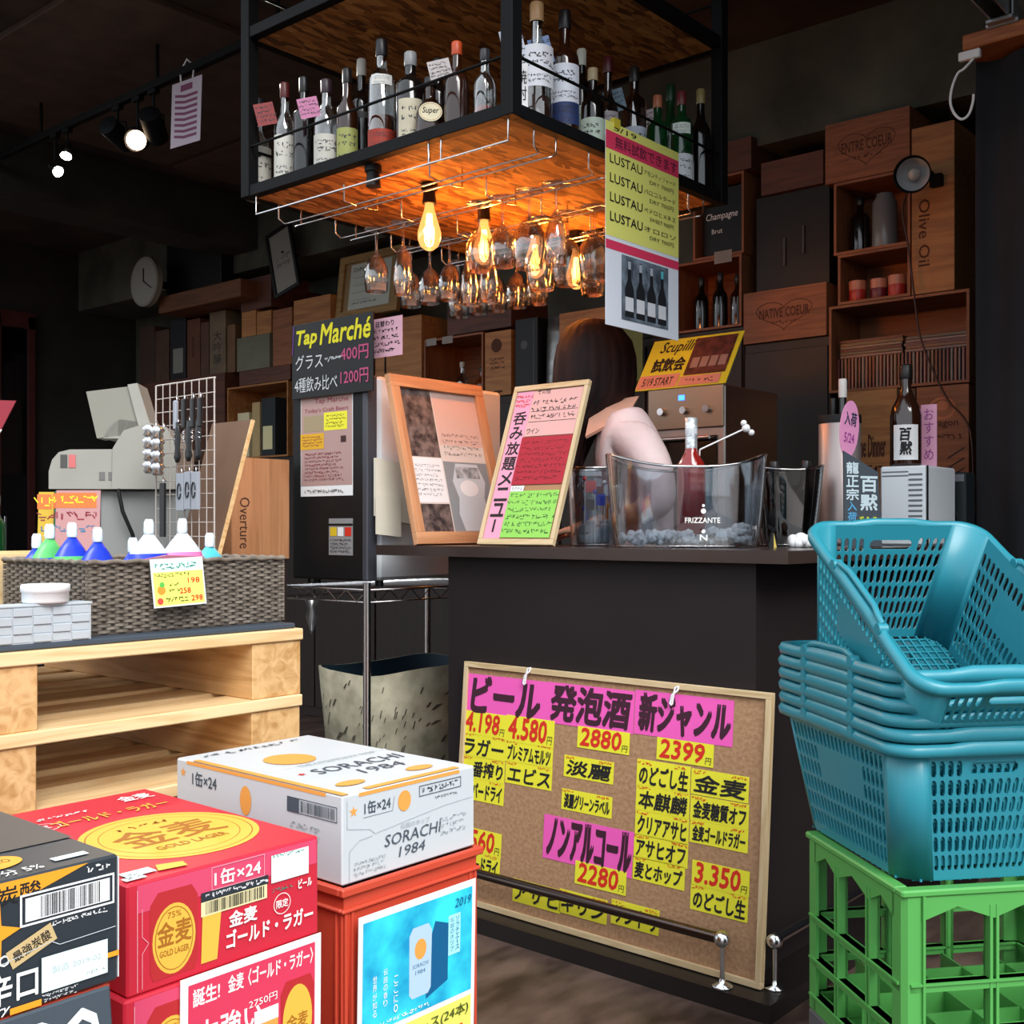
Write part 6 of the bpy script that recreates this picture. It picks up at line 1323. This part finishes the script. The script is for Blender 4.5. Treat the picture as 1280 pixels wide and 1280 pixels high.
t = thing('folded_tag', 'tiny black and gold folded tag beside the large cooler', 'tag', Vector((2.85, 1.50, T0)), IR)
MB().prism([(-.012, 0), (.012, 0), (.003, .042), (-.003, .042)], -.008, .008, 'y').build('card', BLKP, t); MB().prism([(.002, 0), (.010, 0), (.002, .04)], -.0085, -.008, 'y').build('gold_face', mat('gold_card', 'c8b050', .4), t)
m = MB(); random.seed(5)
for i in range(9): a = i*.7; m.sphere((.022*cos(a), .012*sin(a), .016+.005*sin(i*2)), .016, 10, 7)
o = m.sphere((0, 0, .02), .022).build('crumpled_napkin', WHT); o.location = (2.93, 1.455, T0+.0); o.rotation_euler = (0, 0, IR); tag(o, 'small crumpled white napkin on the counter beside the smoky cooler', 'napkin')
# --- right end of the counter
px0, py0 = 3.415, 1.562
t = thing('steel_pot', 'tall brushed-steel cylinder with bottles inside, behind the tilted slate', 'pot', (px0, py0, T0))
MB().lathe([(.0001, 0), (.064, 0), (.065, .01), (.065, .405), (.062, .408), (.061, .40), (.061, .10), (.0001, .10)], 32).build('body', mat('satin_steel', 'b0a4a2', .42, .75), t)
MB().lathe([(.0665, .385), (.067, .395), (.0665, .41)], 32).build('rim_band', BLKP, t)
bottle('dark bottle with white cap peeking out of the steel cylinder', (px0-.004, py0-.012, T0+.1015), .425, .030, 'bord', 'dark', 'e0dcd8')
bottle('shorter black-capped bottle inside the steel cylinder', (px0+.022, py0+.03, T0+.1015), .37, .026, 'bord', 'dark', '141416')
t = thing('white_cooler_unit', 'white appliance with side vents carrying the sake bottle', 'appliance', (3.45, 1.445, T0), RX)
UH = .246; UW = .146; MB().box(0, 0, 0, UW, .25, UH, .006).build('casing', FWH, t)
for k in range(12): MB().box(UW-.055, -.0016, .04+k*.016, UW-.012, .0, .046+k*.016, .0005).build('vent_slot', mat('vent_grey', '6a7078', .6), t)
for k in range(2): MB().box(.008, -.0012, UH-.02-k*.012, .09, 0, UH-.016-k*.012).build('trim_line', mat('vent_grey', ''), t)
MB().box(UW, .0, .0, UW+.003, .012, UH, .001).build('edge_trim', BLKP, t)
sk = bottle('dark sake bottle with a white label of two brush characters on the white appliance', (3.525, 1.392, T0+UH+.0005), .322, .0475, 'sake', 'brown', '16110f')
P = Print(MF()); P.bend = .0486; P.rect(WHT, -.040, .02, .040, .130); P.z += .0022; P.text(K, '百', -.018, .080, .014, .118, .05, .1); P.text(K, '黙', -.018, .036, .016, .076, .05, .1); P.build('label', sk)
t = thing('pink_card', 'pink slip of paper standing behind the sake bottle', 'card', (3.60, 1.372, T0+UH+.0005), RX)
MB().box(0, -.0006, 0, .05, .0006, .20).build('paper', LPINK, t); Print(MF(-.0007)).vtext(mat('violet_ink', '9a3a90', .7), 'おすすめ', .01, .02, .04, .19).build('lettering', t)
M = axes((3.105, 1.405, T0+.002), (.80, -.62, -.04), (.02, 0, 1)) @ Matrix.Rotation(.03, 4, 'Z')
t = thing('slate_sign', 'tilted slate sign with white, blue and yellow handwriting before the steel cylinder', 'sign', M=M)
MB().prism([(0, 0), (.118, 0), (.105, .215), (-.004, .275)], -.006, 0).build('slate', mat('slate', ''), t)
P = Print(); P.vtext(mat('chalk_pale', 'c8dce4', .7), '龍正宗', .004, .13, .042, .245, .04); P.vtext(mat('chalk_pale', ''), '百黙', .048, .10, .100, .205, .05); P.vtext(mat('chalk_blue', '58a8d8', .7), '入荷', .008, .07, .036, .13, .03); P.scrib(mat('chalk_blue', ''), .008, .03, .045, .07, 1); P.scrib(mat('chalk_lime', 'c8d83a', .7), .045, .015, .108, .09, 3, .95, .003); P.build('handwriting', t)
t = thing('pink_oval_sign', 'pink oval card on a stick above the tilted slate sign', 'sign', (3.18, 1.425, T0), IR+.55)
MB().cyl((0, .004, 0), (0, .004, .30), .002, 6).build('stick', WHT, t)
M2 = Matrix.Translation((0, 0, .345)) @ Matrix.Rotation(.12, 4, 'Y')
m = MB(); m.M = M2; m.prism([(.040*cos(2*pi*i/28), .085*sin(2*pi*i/28)) for i in range(28)], -.001, .001, 'y'); m.build('card', mat('oval_pink', 'e89ac8', .6), t)
P = Print(M2 @ MF(-.0012)); P.text(mat('navy_ink', '28304c', .7), '入荷', -.024, .01, .026, .05, .03); P.text(mat('violet_ink', ''), '5/24', -.02, -.04, .022, -.012, .02); P.build('lettering', t)
t = thing('dark_appliance', 'dark box-shaped appliance with a vent strip beside the curtain', 'appliance', (3.73, 1.392, T0), RX)
MB().box(0, 0, 0, .115, .09, .235, .004).build('casing', mat('dark_teal_black', '20282c', .4), t); MB().box(.005, -.002, .205, .11, .0, .228).build('vent_strip', mat('vent_grey', ''), t)
MB().cyl((.06, -.001, .08), (.06, -.012, .08), .03, 20).build('knob', BLKP, t)

# ================================================================ behind the counter
bb = thing('back_bench', 'dark work bench behind the counter carrying the steel dispenser', 'bench', (3.66, 3.30, 0), RX)
MB().box(0, 0, .86, 1.30, .62, .90, .003).build('worktop', STEEL, bb); MB().box(.02, .02, 0, 1.28, .60, .86).build('cabinet', DKW, bb)
y_a, y_b = px(812, x=3.76).y, px(906, x=3.76).y; wS = y_a-y_b; zS = px(860, 484, x=3.76).z-.9005
t = thing('steel_dispenser', 'tall stainless dispenser with a blue-lit panel behind the coolers', 'dispenser', (3.76, y_a, .9005), RX)
MB().box(0, .0, 0, wS, .42, zS, .006).build('casing', STEEL, t); MB().box(.0, -.012, zS-.16, wS, 0, zS, .003).build('control_panel', mat('panel_steel', '8a7c6c', .35, .9), t)
MB().box(.02, -.004, .12, wS-.03, 0, zS-.19, .002).build('dark_window', mat('oven_glass', '0c0e10', .08), t); MB().box(wS*.42, -.014, zS-.05, wS*.50, -.0122, zS-.03).build('blue_display', mat('display_blue', '2860ff', .4, emit=4), t)
for k in range(3): MB().cyl((wS*(.2+.3*k), -.012, zS-.09), (wS*(.2+.3*k), -.03, zS-.09), .014, 14).build('knob', CHROME, t)
MB().cyl((.03, -.045, zS-.20), (wS-.04, -.045, zS-.20), .008).cyl((.05, -.045, zS-.20), (.05, 0, zS-.20), .005).cyl((wS-.06, -.045, zS-.20), (wS-.06, 0, zS-.20), .005).build('handle', CHROME, t)
M = axes((3.765, px(792, x=3.76).y, .9005+zS+.004), (0, -1, 0), (.56, 0, .83)); w, h = px(792, x=3.76).y-px(906, x=3.76).y, .262
t = thing('tasting_sign', 'yellow tasting sign with a wine bottle photo leaning on top of the steel dispenser', 'sign', M=M)
MB().box(0, 0, -.004, w, h, 0, .001).build('card', mat('sign_yellow', 'c2cc30', .7), t)
P = Print(); P.text(K, 'Scupilli', .12*w, .66*h, .50*w, .94*h, .02, .3); P.text(K, '試飲会', .10*w, .34*h, .46*w, .60*h, .05); P.rect(mat('sign_pink', 'c08a84', .7), .01*w, .02*h, .46*w, .28*h); P.text(K, '5/19 START', .06*w, .07*h, .40*w, .22*h, .03)
P.rect(mat('photo_maroon', '30161a', .6, c2='5c3030', vscale=30), .50*w, .22*h, .95*w, .95*h); 
for k in range(4): P.rect(mat('photo_label', '8a7878', .7), (.54+.10*k)*w, .36*h, (.62+.10*k)*w, .56*h)
P.rect(mat('sign_pink', ''), .48*w, .02*h, .92*w, .20*h); P.scrib(K, .55*w, .04*h, .85*w, .16*h, 1); P.build('sign_print', t)
MB().cyl((w*.5, .16, -.006), (w*.5, .075, -.10), .005, 8).build('strut', DKW, t)

# ================================================================ the woman behind the counter
SK = mat('skin', 'd8a488', .55); SH = mat('blouse_pale_pink', 'ecd2d2', .75, var=.10, vscale=9, bump=.9); HR = mat('dark_brown_hair', '2a1512', .62, spec=.25, c2='120909', vscale=30, stretch=(1, 1, .08), bump=.3); TR = mat('black_trousers', '1a1a1e', .8)
pb = ray(796)*3.76; PO = Vector((pb.x, pb.y, 0))
PMx = Matrix.Translation(PO) @ Matrix(((-SY, -CY, 0, 0), (CY, -SY, 0, 0), (0, 0, 1, 0), (0, 0, 0, 1)))   # local x = way she faces, local y = towards the street side
woman = thing('person', 'woman with long dark hair in a pale pink blouse bending behind the counter', 'person', M=PMx)
def skin(name, nodes, edges, m, parent, sub=2, root=0):
    me = bpy.data.meshes.new(name); me.from_pydata([n[0] for n in nodes], edges, []); me.materials.append(m)
    o = bpy.data.objects.new(name, me); COL.objects.link(o); o.parent = parent
    md = o.modifiers.new('skin', 'SKIN'); md.use_smooth_shade = True
    for i, n in enumerate(nodes):
        r = n[1]; me.skin_vertices[0].data[i].radius = (r, r) if not hasattr(r, '__len__') else r
    me.skin_vertices[0].data[root].use_root = True
    s = o.modifiers.new('sub', 'SUBSURF'); s.levels = sub; s.render_levels = sub
    return o
N = []; E = []
def nd(p, r, par=None):
    N.append((p, r)); i = len(N)-1
    if par is not None: E.append((par, i))
    return i
pel = nd((0, 0, 1.02), .13); wa = nd((.0, 0, 1.16), .105, pel); ch = nd((.02, 0, 1.32), (.13, .11), wa); uc = nd((.05, 0, 1.44), (.11, .09), ch); nb = nd((.085, 0, 1.52), .05, uc); nk = nd((.12, 0, 1.575), .045, nb); h1 = nd((.15, 0, 1.64), .078, nk); h2 = nd((.165, 0, 1.71), .088, h1); h3 = nd((.155, 0, 1.77), .055, h2)
def hand(wr, par, dirv, side, up):
    D = Vector(dirv).normalized(); S = Vector(side).normalized(); U = Vector(up).normalized(); Wp = Vector(wr)
    pa = nd(tuple(Wp+D*.045), (.026, .015), par)
    for k, (o_, L) in enumerate(((-.024, .062), (-.008, .072), (.008, .068), (.023, .052))):
        b0 = nd(tuple(Wp+D*.078+S*o_), .0095, pa); b1 = nd(tuple(Wp+D*(.078+L*.5)+S*o_*1.1-U*.008), .0082, b0); nd(tuple(Wp+D*(.078+L*.85)+S*o_*1.1-U*.028), .007, b1)
    t0_ = nd(tuple(Wp+D*.025-S*.026), .0105, par); t1_ = nd(tuple(Wp+D*.055-S*.046-U*.006), .0095, t0_); nd(tuple(Wp+D*.082-S*.052-U*.016), .008, t1_)
for s in (1, -1):
    sh = nd((.055, .135*s, 1.475), .055, uc); ua = nd((-.01, .19*s, 1.37), .045, sh); el = nd((-.045, .185*s, 1.235), .037, ua)
    if s == 1: fa = nd((.07, .10*s, 1.19), .032, el); wr = nd((.17, .03*s, 1.16), .022, fa); hand((.17, .03, 1.16), wr, (1, -.35, -.15), (.3, 1, 0), (0, 0, 1))
    else: fa = nd((.08, .14*s, 1.19), .032, el); wr = nd((.20, .10*s, 1.15), .022, fa); hand((.20, -.10, 1.15), wr, (1, .25, -.2), (.25, -1, 0), (0, 0, 1))
    hp = nd((0, .085*s, .95), .095, pel); kn = nd((.015, .09*s, .62), .06, hp); sh2 = nd((-.01, .09*s, .42), .055, kn); an = nd((-.01, .09*s, .21), .035, sh2); ft = nd((.06, .095*s, .165), .034, an); nd((.13, .10*s, .155), .026, ft)
skin('body', N, E, SK, woman)
N = []; E = []
pel = nd((-.005, 0, 1.00), .135); wa = nd((-.01, 0, 1.16), .12, pel); ch = nd((.01, 0, 1.32), (.155, .15), wa); uc = nd((.04, 0, 1.45), (.145, .125), ch); nb = nd((.075, 0, 1.525), .070, uc)
for s in (1, -1):
    sh = nd((.045, .145*s, 1.478), .075, uc); ua = nd((-.02, .185*s, 1.38), .072, sh); el = nd((-.055, .185*s, 1.24), .064, ua); nd((.015, .15*s, 1.195), .050, el)
skin('blouse', N, E, SH, woman)
cl_ = MB()
for s in (1, -1): cl_.add([(.0, .055*s, 1.585), (.045, .135*s, 1.515), (.175, .135*s, 1.445), (.15, .06*s, 1.56), (.0, .062*s, 1.59), (.045, .142*s, 1.522), (.18, .142*s, 1.452), (.152, .068*s, 1.566)], [(0, 1, 2, 3), (7, 6, 5, 4), (0, 4, 5, 1), (1, 5, 6, 2), (2, 6, 7, 3), (3, 7, 4, 0)])
cl_.add([(.02, -.03, 1.575), (.02, .03, 1.575), (.0, .05, 1.52), (.0, -.05, 1.52)], [(0, 1, 2, 3)]); cl_.build('collar', mat('collar_peach', 'e0a890', .7), woman, 'peach-toned open collar')
N = []; E = []
pel = nd((0, 0, 1.01), .125)
for s in (1, -1):
    hp = nd((0, .085*s, .93), .10, pel); kn = nd((.015, .09*s, .62), .078, hp); an = nd((-.01, .09*s, .23), .065, kn)
skin('trousers', N, E, TR, woman, 1)
for s in (1, -1): MB().loft([[(.055+rx*cos(a), .095*s+ry*sin(a), z) for a in [2*pi*i/16 for i in range(16)]] for rx, ry, z in ((.12, .045, .121), (.125, .048, .14), (.10, .045, .18), (.06, .04, .20))]).build('shoe', BLKP, woman)
# face
for s in (1, -1):
    MB().sphere((.243, .032*s, 1.705), .011, 10, 7).build('eye', WHT, woman); MB().sphere((.252, .032*s, 1.704), .005, 8, 6).build('iris', K, woman)
    MB().loft([[(.15+.018*cos(a), (.088+.006*q)*s, 1.69+.03*sin(a)) for a in [2*pi*i/12 for i in range(12)]] for q in (0, 1)]).build('ear', SK, woman)
    MB().tube([(.243, .018*s, 1.727), (.246, .032*s, 1.731), (.240, .047*s, 1.726)], .0025, 6).build('eyebrow', HR, woman)
MB().loft([[(.245+o_, w_*cos(a), z+.004*sin(a)) for a in [2*pi*i/10 for i in range(10)]] for o_, w_, z in ((.0, .008, 1.705), (.012, .009, 1.688), (.018, .012, 1.672), (-.004, .012, 1.665))]).build('nose', SK, woman)
MB().tube([(.222, -.022, 1.648), (.234, -.01, 1.650), (.237, 0, 1.648), (.234, .01, 1.650), (.222, .022, 1.648)], .0045, 6).build('mouth', mat('lips', 'b05c54', .5), woman)
# hair: open in front of the face, falling forward and down
def hring(z, fx, rx, ry, tw=0, open_=.75):
    n = 56; out = []
    for i in range(n+1):
        a = open_+(2*pi-2*open_)*i/n; k = 1.06+.022*sin(a*23+z*9)+.015*sin(a*41)
        out.append((fx+rx*cos(a)*k, ry*sin(a)*k, z))
    return out
HRs = [(1.838, .145, .012, .012, .5), (1.83, .145, .05, .045, .5), (1.805, .148, .085, .078, .5), (1.77, .150, .112, .100, .55), (1.72, .152, .125, .112, .6), (1.66, .155, .130, .116, .62), (1.60, .160, .128, .112, .62), (1.56, .182, .112, .104, .6), (1.52, .212, .096, .096, .6), (1.47, .236, .082, .088, .6), (1.41, .250, .070, .078, .6), (1.35, .255, .052, .062, .6), (1.30, .255, .026, .04, .6)]
rs = [hring(*r[:4], open_=r[4]) for r in HRs]; n = 57; vs = [p for r in rs for p in r]
fs = [(j*n+i, j*n+i+1, (j+1)*n+i+1, (j+1)*n+i) for j in range(len(rs)-1) for i in range(n-1)]
o = MB().add(vs, fs, True).build('hair', HR, woman); s_ = o.modifiers.new('s', 'SOLIDIFY'); s_.thickness = .014; s_.offset = -1
m = MB()
for k in range(26):
    a = .5+2.2*random.random() if k % 2 else -(.5+2.2*random.random()); r_ = .122
    p = [(.155+r_*cos(a), r_*.92*sin(a), 1.66), (.205+r_*cos(a)*.82, r_*.88*sin(a), 1.54), (.24+r_*cos(a)*.68, r_*.75*sin(a), 1.44), (.25+r_*cos(a)*.45+random.uniform(-.02, .02), r_*.6*sin(a), 1.34-random.random()*.06)]; p = smooth(p, 4)
    m.tube(p, .0045, 5)
m.build('hair_strand', HR, woman, kind='stuff')
o = MB().box(2.99, 1.94, 0, 3.60, 2.7, .119, .004).build('duckboard', DKW); tag(o, 'low wooden platform the woman stands on behind the counter', 'platform')

# ================================================================ register table, grid panel and things at the left
TB = 1.055
t = thing('side_table', 'dark table behind the pallets carrying the cash register', 'table', (1.22, 2.62, 0))
MB().prism([(0, 0), (.73, 0), (.73, .2), (.83, .2), (.83, .95), (0, .95)], TB-.03, TB).build('tabletop', mat('table_dark', '3c302a', .5), t)
for x in (.02, .66):
    for y in (.02, .88): MB().box(x, y, 0, x+.05, y+.05, TB-.03).build('leg', DKW, t)
TB += .0006
RGc = mat('register_ivory', '98978f', .45, var=.04); RGg = mat('register_grey', '868886', .45); RD_ = .0
p = ray(152)*3.5
rg = thing('cash_register', 'ivory cash register with raised tilted screen at the left', 'register', (p.x, p.y, TB), IR+.10)
s_ = 3.5/1420   # metres per pixel at the register
def rz_(v): return (HZN-v)*s_+EYE-TB
def rx_(u): return (u-152)*s_
MB().box(rx_(128), -.02, 0, rx_(250), .26, rz_(612)-.001, .006).build('cash_drawer', RGg, rg)
zz0, zz1 = rz_(612), rz_(562)
prof = [(rx_(70), zz0), (rx_(205), zz0), (rx_(205), zz1), (rx_(95), zz1-.004), (rx_(82), zz1-.012), (rx_(74), zz1-.035), (rx_(70), zz1-.07)]
MB().prism(prof, -.05, .20, 'y').build('printer_body', RGc, rg)
for k in range(3):
    MB().box(rx_(130+k*11), -.052, rz_(601), rx_(137+k*11), -.0505, rz_(591)).build('port', mat('port_grey', '6c6c6a', .6), rg)
MB().box(rx_(84), -.052, rz_(586), rx_(92), -.0505, rz_(570)).build('dark_key', mat('port_dark', '4a4a48', .6), rg); MB().box(rx_(94), -.052, rz_(586), rx_(102), -.0505, rz_(570)).build('red_key', mat('key_red', 'c86a6a', .6), rg, 'faded red key')
MB().prism([(rx_(146), rz_(612)), (rx_(222), rz_(612)), (rx_(224), rz_(560)), (rx_(212), rz_(536)), (rx_(190), rz_(530)), (rx_(160), rz_(540)), (rx_(147), rz_(562))], -.06, .24, 'y').build('side_housing', RGc, rg)
MB().prism([(rx_(130), rz_(548)), (rx_(178), rz_(548)), (rx_(180), rz_(528)), (rx_(150), rz_(524)), (rx_(134), rz_(534))], -.0, .16, 'y').build('neck', RGc, rg)
MB().prism([(rx_(109), rz_(490)), (rx_(160), rz_(483)), (rx_(176), rz_(542)), (rx_(122), rz_(548))], .00, .10, 'y').build('screen_back', mat('screen_back_grey', '85847a', .5), rg)
MB().prism([(rx_(160), rz_(481)), (rx_(172), rz_(479)), (rx_(190), rz_(538)), (rx_(176), rz_(543))], -.01, .13, 'y').build('screen_front', RGc, rg)
MB().tube([(rx_(154), -.065, rz_(612)), (rx_(160), -.07, rz_(640)), (rx_(170), -.05, rz_(668)), (rx_(176), -.04, .003)], .006, 8).build('black_cable', BLKP, rg)
# price cards standing in front of the register
for i, (u0, u1, vt, cc, tx, lab) in enumerate(((46, 66, 615, 'c8a838', 'SALE', 'green and yellow card standing left of the magazine-like leaflet'), (66, 82, 614, '3c6a50', '新', 'narrow dark green card behind the colourful leaflet'), (68, 124, 613, 'b88a8c', 'ビール祭り', 'colourful leaflet with orange and blue lettering before the register'))):
    dd = 2.86+.0*i-.03*(i == 2); a = ray(u0)*dd; sc_ = dd/1420; w = (u1-u0)*sc_; h = (HZN-vt)*sc_+EYE-TB
    t = thing('leaflet', lab, 'leaflet', (a.x, a.y, TB), IR)
    MB().prism([(0, 0), (w, 0), (w+.004, h), (.006, h)], -.002, .0, 'y').build('card', mat('leaf_'+cc, cc, .6), t); P = Print(MF(-.002))
    P.rect(mat('orange_band', 'd8743a', .6), .05*w, .78*h, .95*w, .97*h); P.scrib(YEL, .10*w, .79*h, .92*w, .96*h, 1, .95, .003); P.scrib(mat('band_blue', '4c7aa0', .6), .06*w, .45*h, .94*w, .58*h, 1, .95, .003); P.scrib(mat('wine_print', ''), .06*w, .60*h, .94*w, .76*h, 1, .95, .003); P.build('print', t)
# wire grid panel
gx = 1.85; ga, gb = px(195, x=gx), px(268, x=gx); gw = ga.y-gb.y; gz = px(231, 477, x=gx).z-TB
GRW = mat('grid_white', 'b8b0aa', .5)
gp = thing('grid_panel', 'white wire grid panel hung with bar tools beside the cash register', 'panel', (gx, ga.y, TB), RX)
for k in range(9): MB().cyl((gw*k/8, 0, 0), (gw*k/8, 0, gz), .0015 if 0 < k < 8 else .0025, 6).build('upright_wire', GRW, gp)
for k in range(14): MB().cyl((0, .003, gz*k/13), (gw, .003, gz*k/13), .0015 if 0 < k < 13 else .0025, 6).build('cross_wire', GRW, gp)
MB().box(-.01, -.10, -.0, .0, .10, .006).box(gw, -.10, 0, gw+.01, .10, .006).build('foot', WHT, gp)
def gitem(name, lab, u, v, fn, cat):
    p = px(u, v, x=gx-.012); t = thing(name, lab, cat, (gx-.012, p.y, p.z), RX, group='tools on the wire grid'); fn(t); MB().tube([(0, .008, .0), (0, -.004, .012), (0, -.002, -.002)], .0015, 5).build('hook', CHROME, t)
DKI = mat('tool_black', '1c1c1e', .35); PACK = mat('pack_grey', '9aa0aa', .4)
for i, (u, v) in enumerate(((222, 500), (232, 498), (243, 497), (252, 496))):
    def corkscrew(t, i=i):
        MB().box(-.008, -.012, -.085, .008, 0, -.002, .003).build('handle', DKI if i else PACK, t); MB().tube([(.004*cos(k*.9), -.006+.004*sin(k*.9), -.088-k*.002) for k in range(20)], .0015, 5).build('screw', CHROME, t)
    gitem('corkscrew', 'corkscrew hanging on the wire grid, %s of the top row' % ('first', 'second', 'third', 'fourth')[i], u, v, corkscrew, 'corkscrew')
for i, (u, v) in enumerate(((224, 528), (238, 526), (250, 524))):
    def opener(t):
        MB().loft([[(r*cos(a), -.006+.005*sin(a), z) for a in [2*pi*k/10 for k in range(10)]] for r, z in ((.006, -.0), (.012, -.02), (.015, -.05), (.010, -.075), (.017, -.10), (.006, -.115))]).build('body', DKI, t)
    gitem('bottle_stopper', 'black bottle stopper hanging on the wire grid, %s of three' % ('left', 'middle', 'right')[i], u, v, opener, 'stopper')
for i, (u, v) in enumerate(((228, 590), (238, 588), (246, 588))):
    def pk(t): MB().box(-.018, -.010, -.11, .018, 0, -.004, .001).build('pack', PACK, t); MB().tube([(.008*cos(k), -.0115, -.055+.022*sin(k)) for k in [j*.6 for j in range(11)]], .002, 5).build('printed_loop', DKI, t)
    gitem('blister_pack', 'grey blister pack hanging low on the wire grid, %s of three' % ('left', 'middle', 'right')[i], u, v, pk, 'pack')
def strip(t): MB().box(-.012, -.008, -.16, .012, 0, -.004, .001).build('pack', DKI, t)
gitem('black_strip', 'long black strip pack hanging at the lower left of the wire grid', 205, 602, strip, 'pack')
def jig(t, n=4):
    m = MB()
    for k in range(n): m.lathe([(.012, -.0-k*.035), (.022, -.010-k*.035), (.014, -.020-k*.035), (.018, -.030-k*.035), (.012, -.035-k*.035)], 16, (0, -.024, 0))
    m.build('cups', CHROME, t)
gitem('jigger_set', 'shiny silver measuring cups hanging left on the wire grid', 196, 532, jig, 'cups'); gitem('jigger_set', 'shiny silver measuring cups hanging second from left on the wire grid', 206, 534, jig, 'cups')
# leaning brown board
M = axes((1.895, 2.934, TB+.003), (0, -1, 0), (.286, -.0, .958))
t = thing('brown_board', 'plain brown board with a pale edge leaning beside the wire grid', 'board', M=M); MB().box(0, 0, -.008, .194, .436, 0).build('panel', mat('hardboard', '6a4e3a', .7, var=.1), t); MB().box(.1945, 0, -.0085, .202, .436, .001).build('pale_edge', PINEV, t)
# upright crate with vertical brand
cyy = 3.13; q0 = px(288, y=cyy); wv = px(360, y=cyy).x-q0.x; hv = px(324, 573, y=cyy).z-TB; zc_ = TB
o = MB().box(q0.x, cyy+.002, 0, q0.x+wv, cyy+.16, TB-.0005, .004).build('dark_stand', DKW); tag(o, 'narrow dark stand under the upright branded crate', 'stand')
t = thing('wooden_crate', 'upright wooden crate branded lengthwise, standing behind the wicker basket', 'crate', (q0.x, cyy, TB))
for nm_, a_ in (('front_panel', (0, -.006, 0, wv, -.0005, hv)), ('base_panel', (0, 0, 0, wv, .15, .011)), ('top_panel', (0, 0, hv-.011, wv, .15, hv)), ('side_panel', (0, 0, .011, .011, .15, hv-.011)), ('side_panel', (wv-.011, 0, .011, wv, .15, hv-.011)), ('back_panel', (.011, .139, .011, wv-.011, .15, hv-.011))): MB().box(*a_).build(nm_, wood('tan_crate', 'b8825a', '9a6842', 2, 3, knots=False), t)
Print(MF(-.0065)).text(BURN, 'Overture', wv*.22-hv*.25, hv*.30, wv*.22+hv*.25, hv*.30+wv*.17, .0, 0, -pi/2).build('brand', t)
o = MB().prism([(0, 0), (.05, 0), (.022, .12)], 0, .02, 'y').build('blue_folder', mat('folder_blue', '1c2c78', .6)); o.location = (q0.x+.03, cyy+.05, TB+hv+.001); tag(o, 'dark blue triangular folded cloth on top of the upright branded crate', 'cloth')
# far-left sign and bottle
p = ray(8)*2.9; t = thing('red_sign', 'slanted dark red sign with pale edge at the left border', 'sign', (p.x, p.y, TB), IR)
z0 = (HZN-532)*2.9/1420+EYE-TB; z1 = (HZN-501)*2.9/1420+EYE-TB
MB().prism([(-.12, z0-.01), (-.012, z0-.01), (.026, z1), (-.12, z1+.004)], -.003, 0, 'y').build('card', mat('sign_dark_red', '8c2434', .6), t); MB().prism([(-.12, z0-.022), (-.018, z0-.022), (-.010, z0-.010), (-.12, z0-.010)], -.003, 0, 'y').build('pale_edge', WHT, t); MB().cyl((-.05, .004, 0), (-.05, .004, z0), .004).build('pole', BLKM, t)
p = ray(1)*2.95; bottle('small green bottle at the left border behind the wooden tray', (p.x+.0, p.y+.03, TB), .19, .026, 'wine', 'green', '9cc8a0')
# steel knobs seen through the door
m = MB()
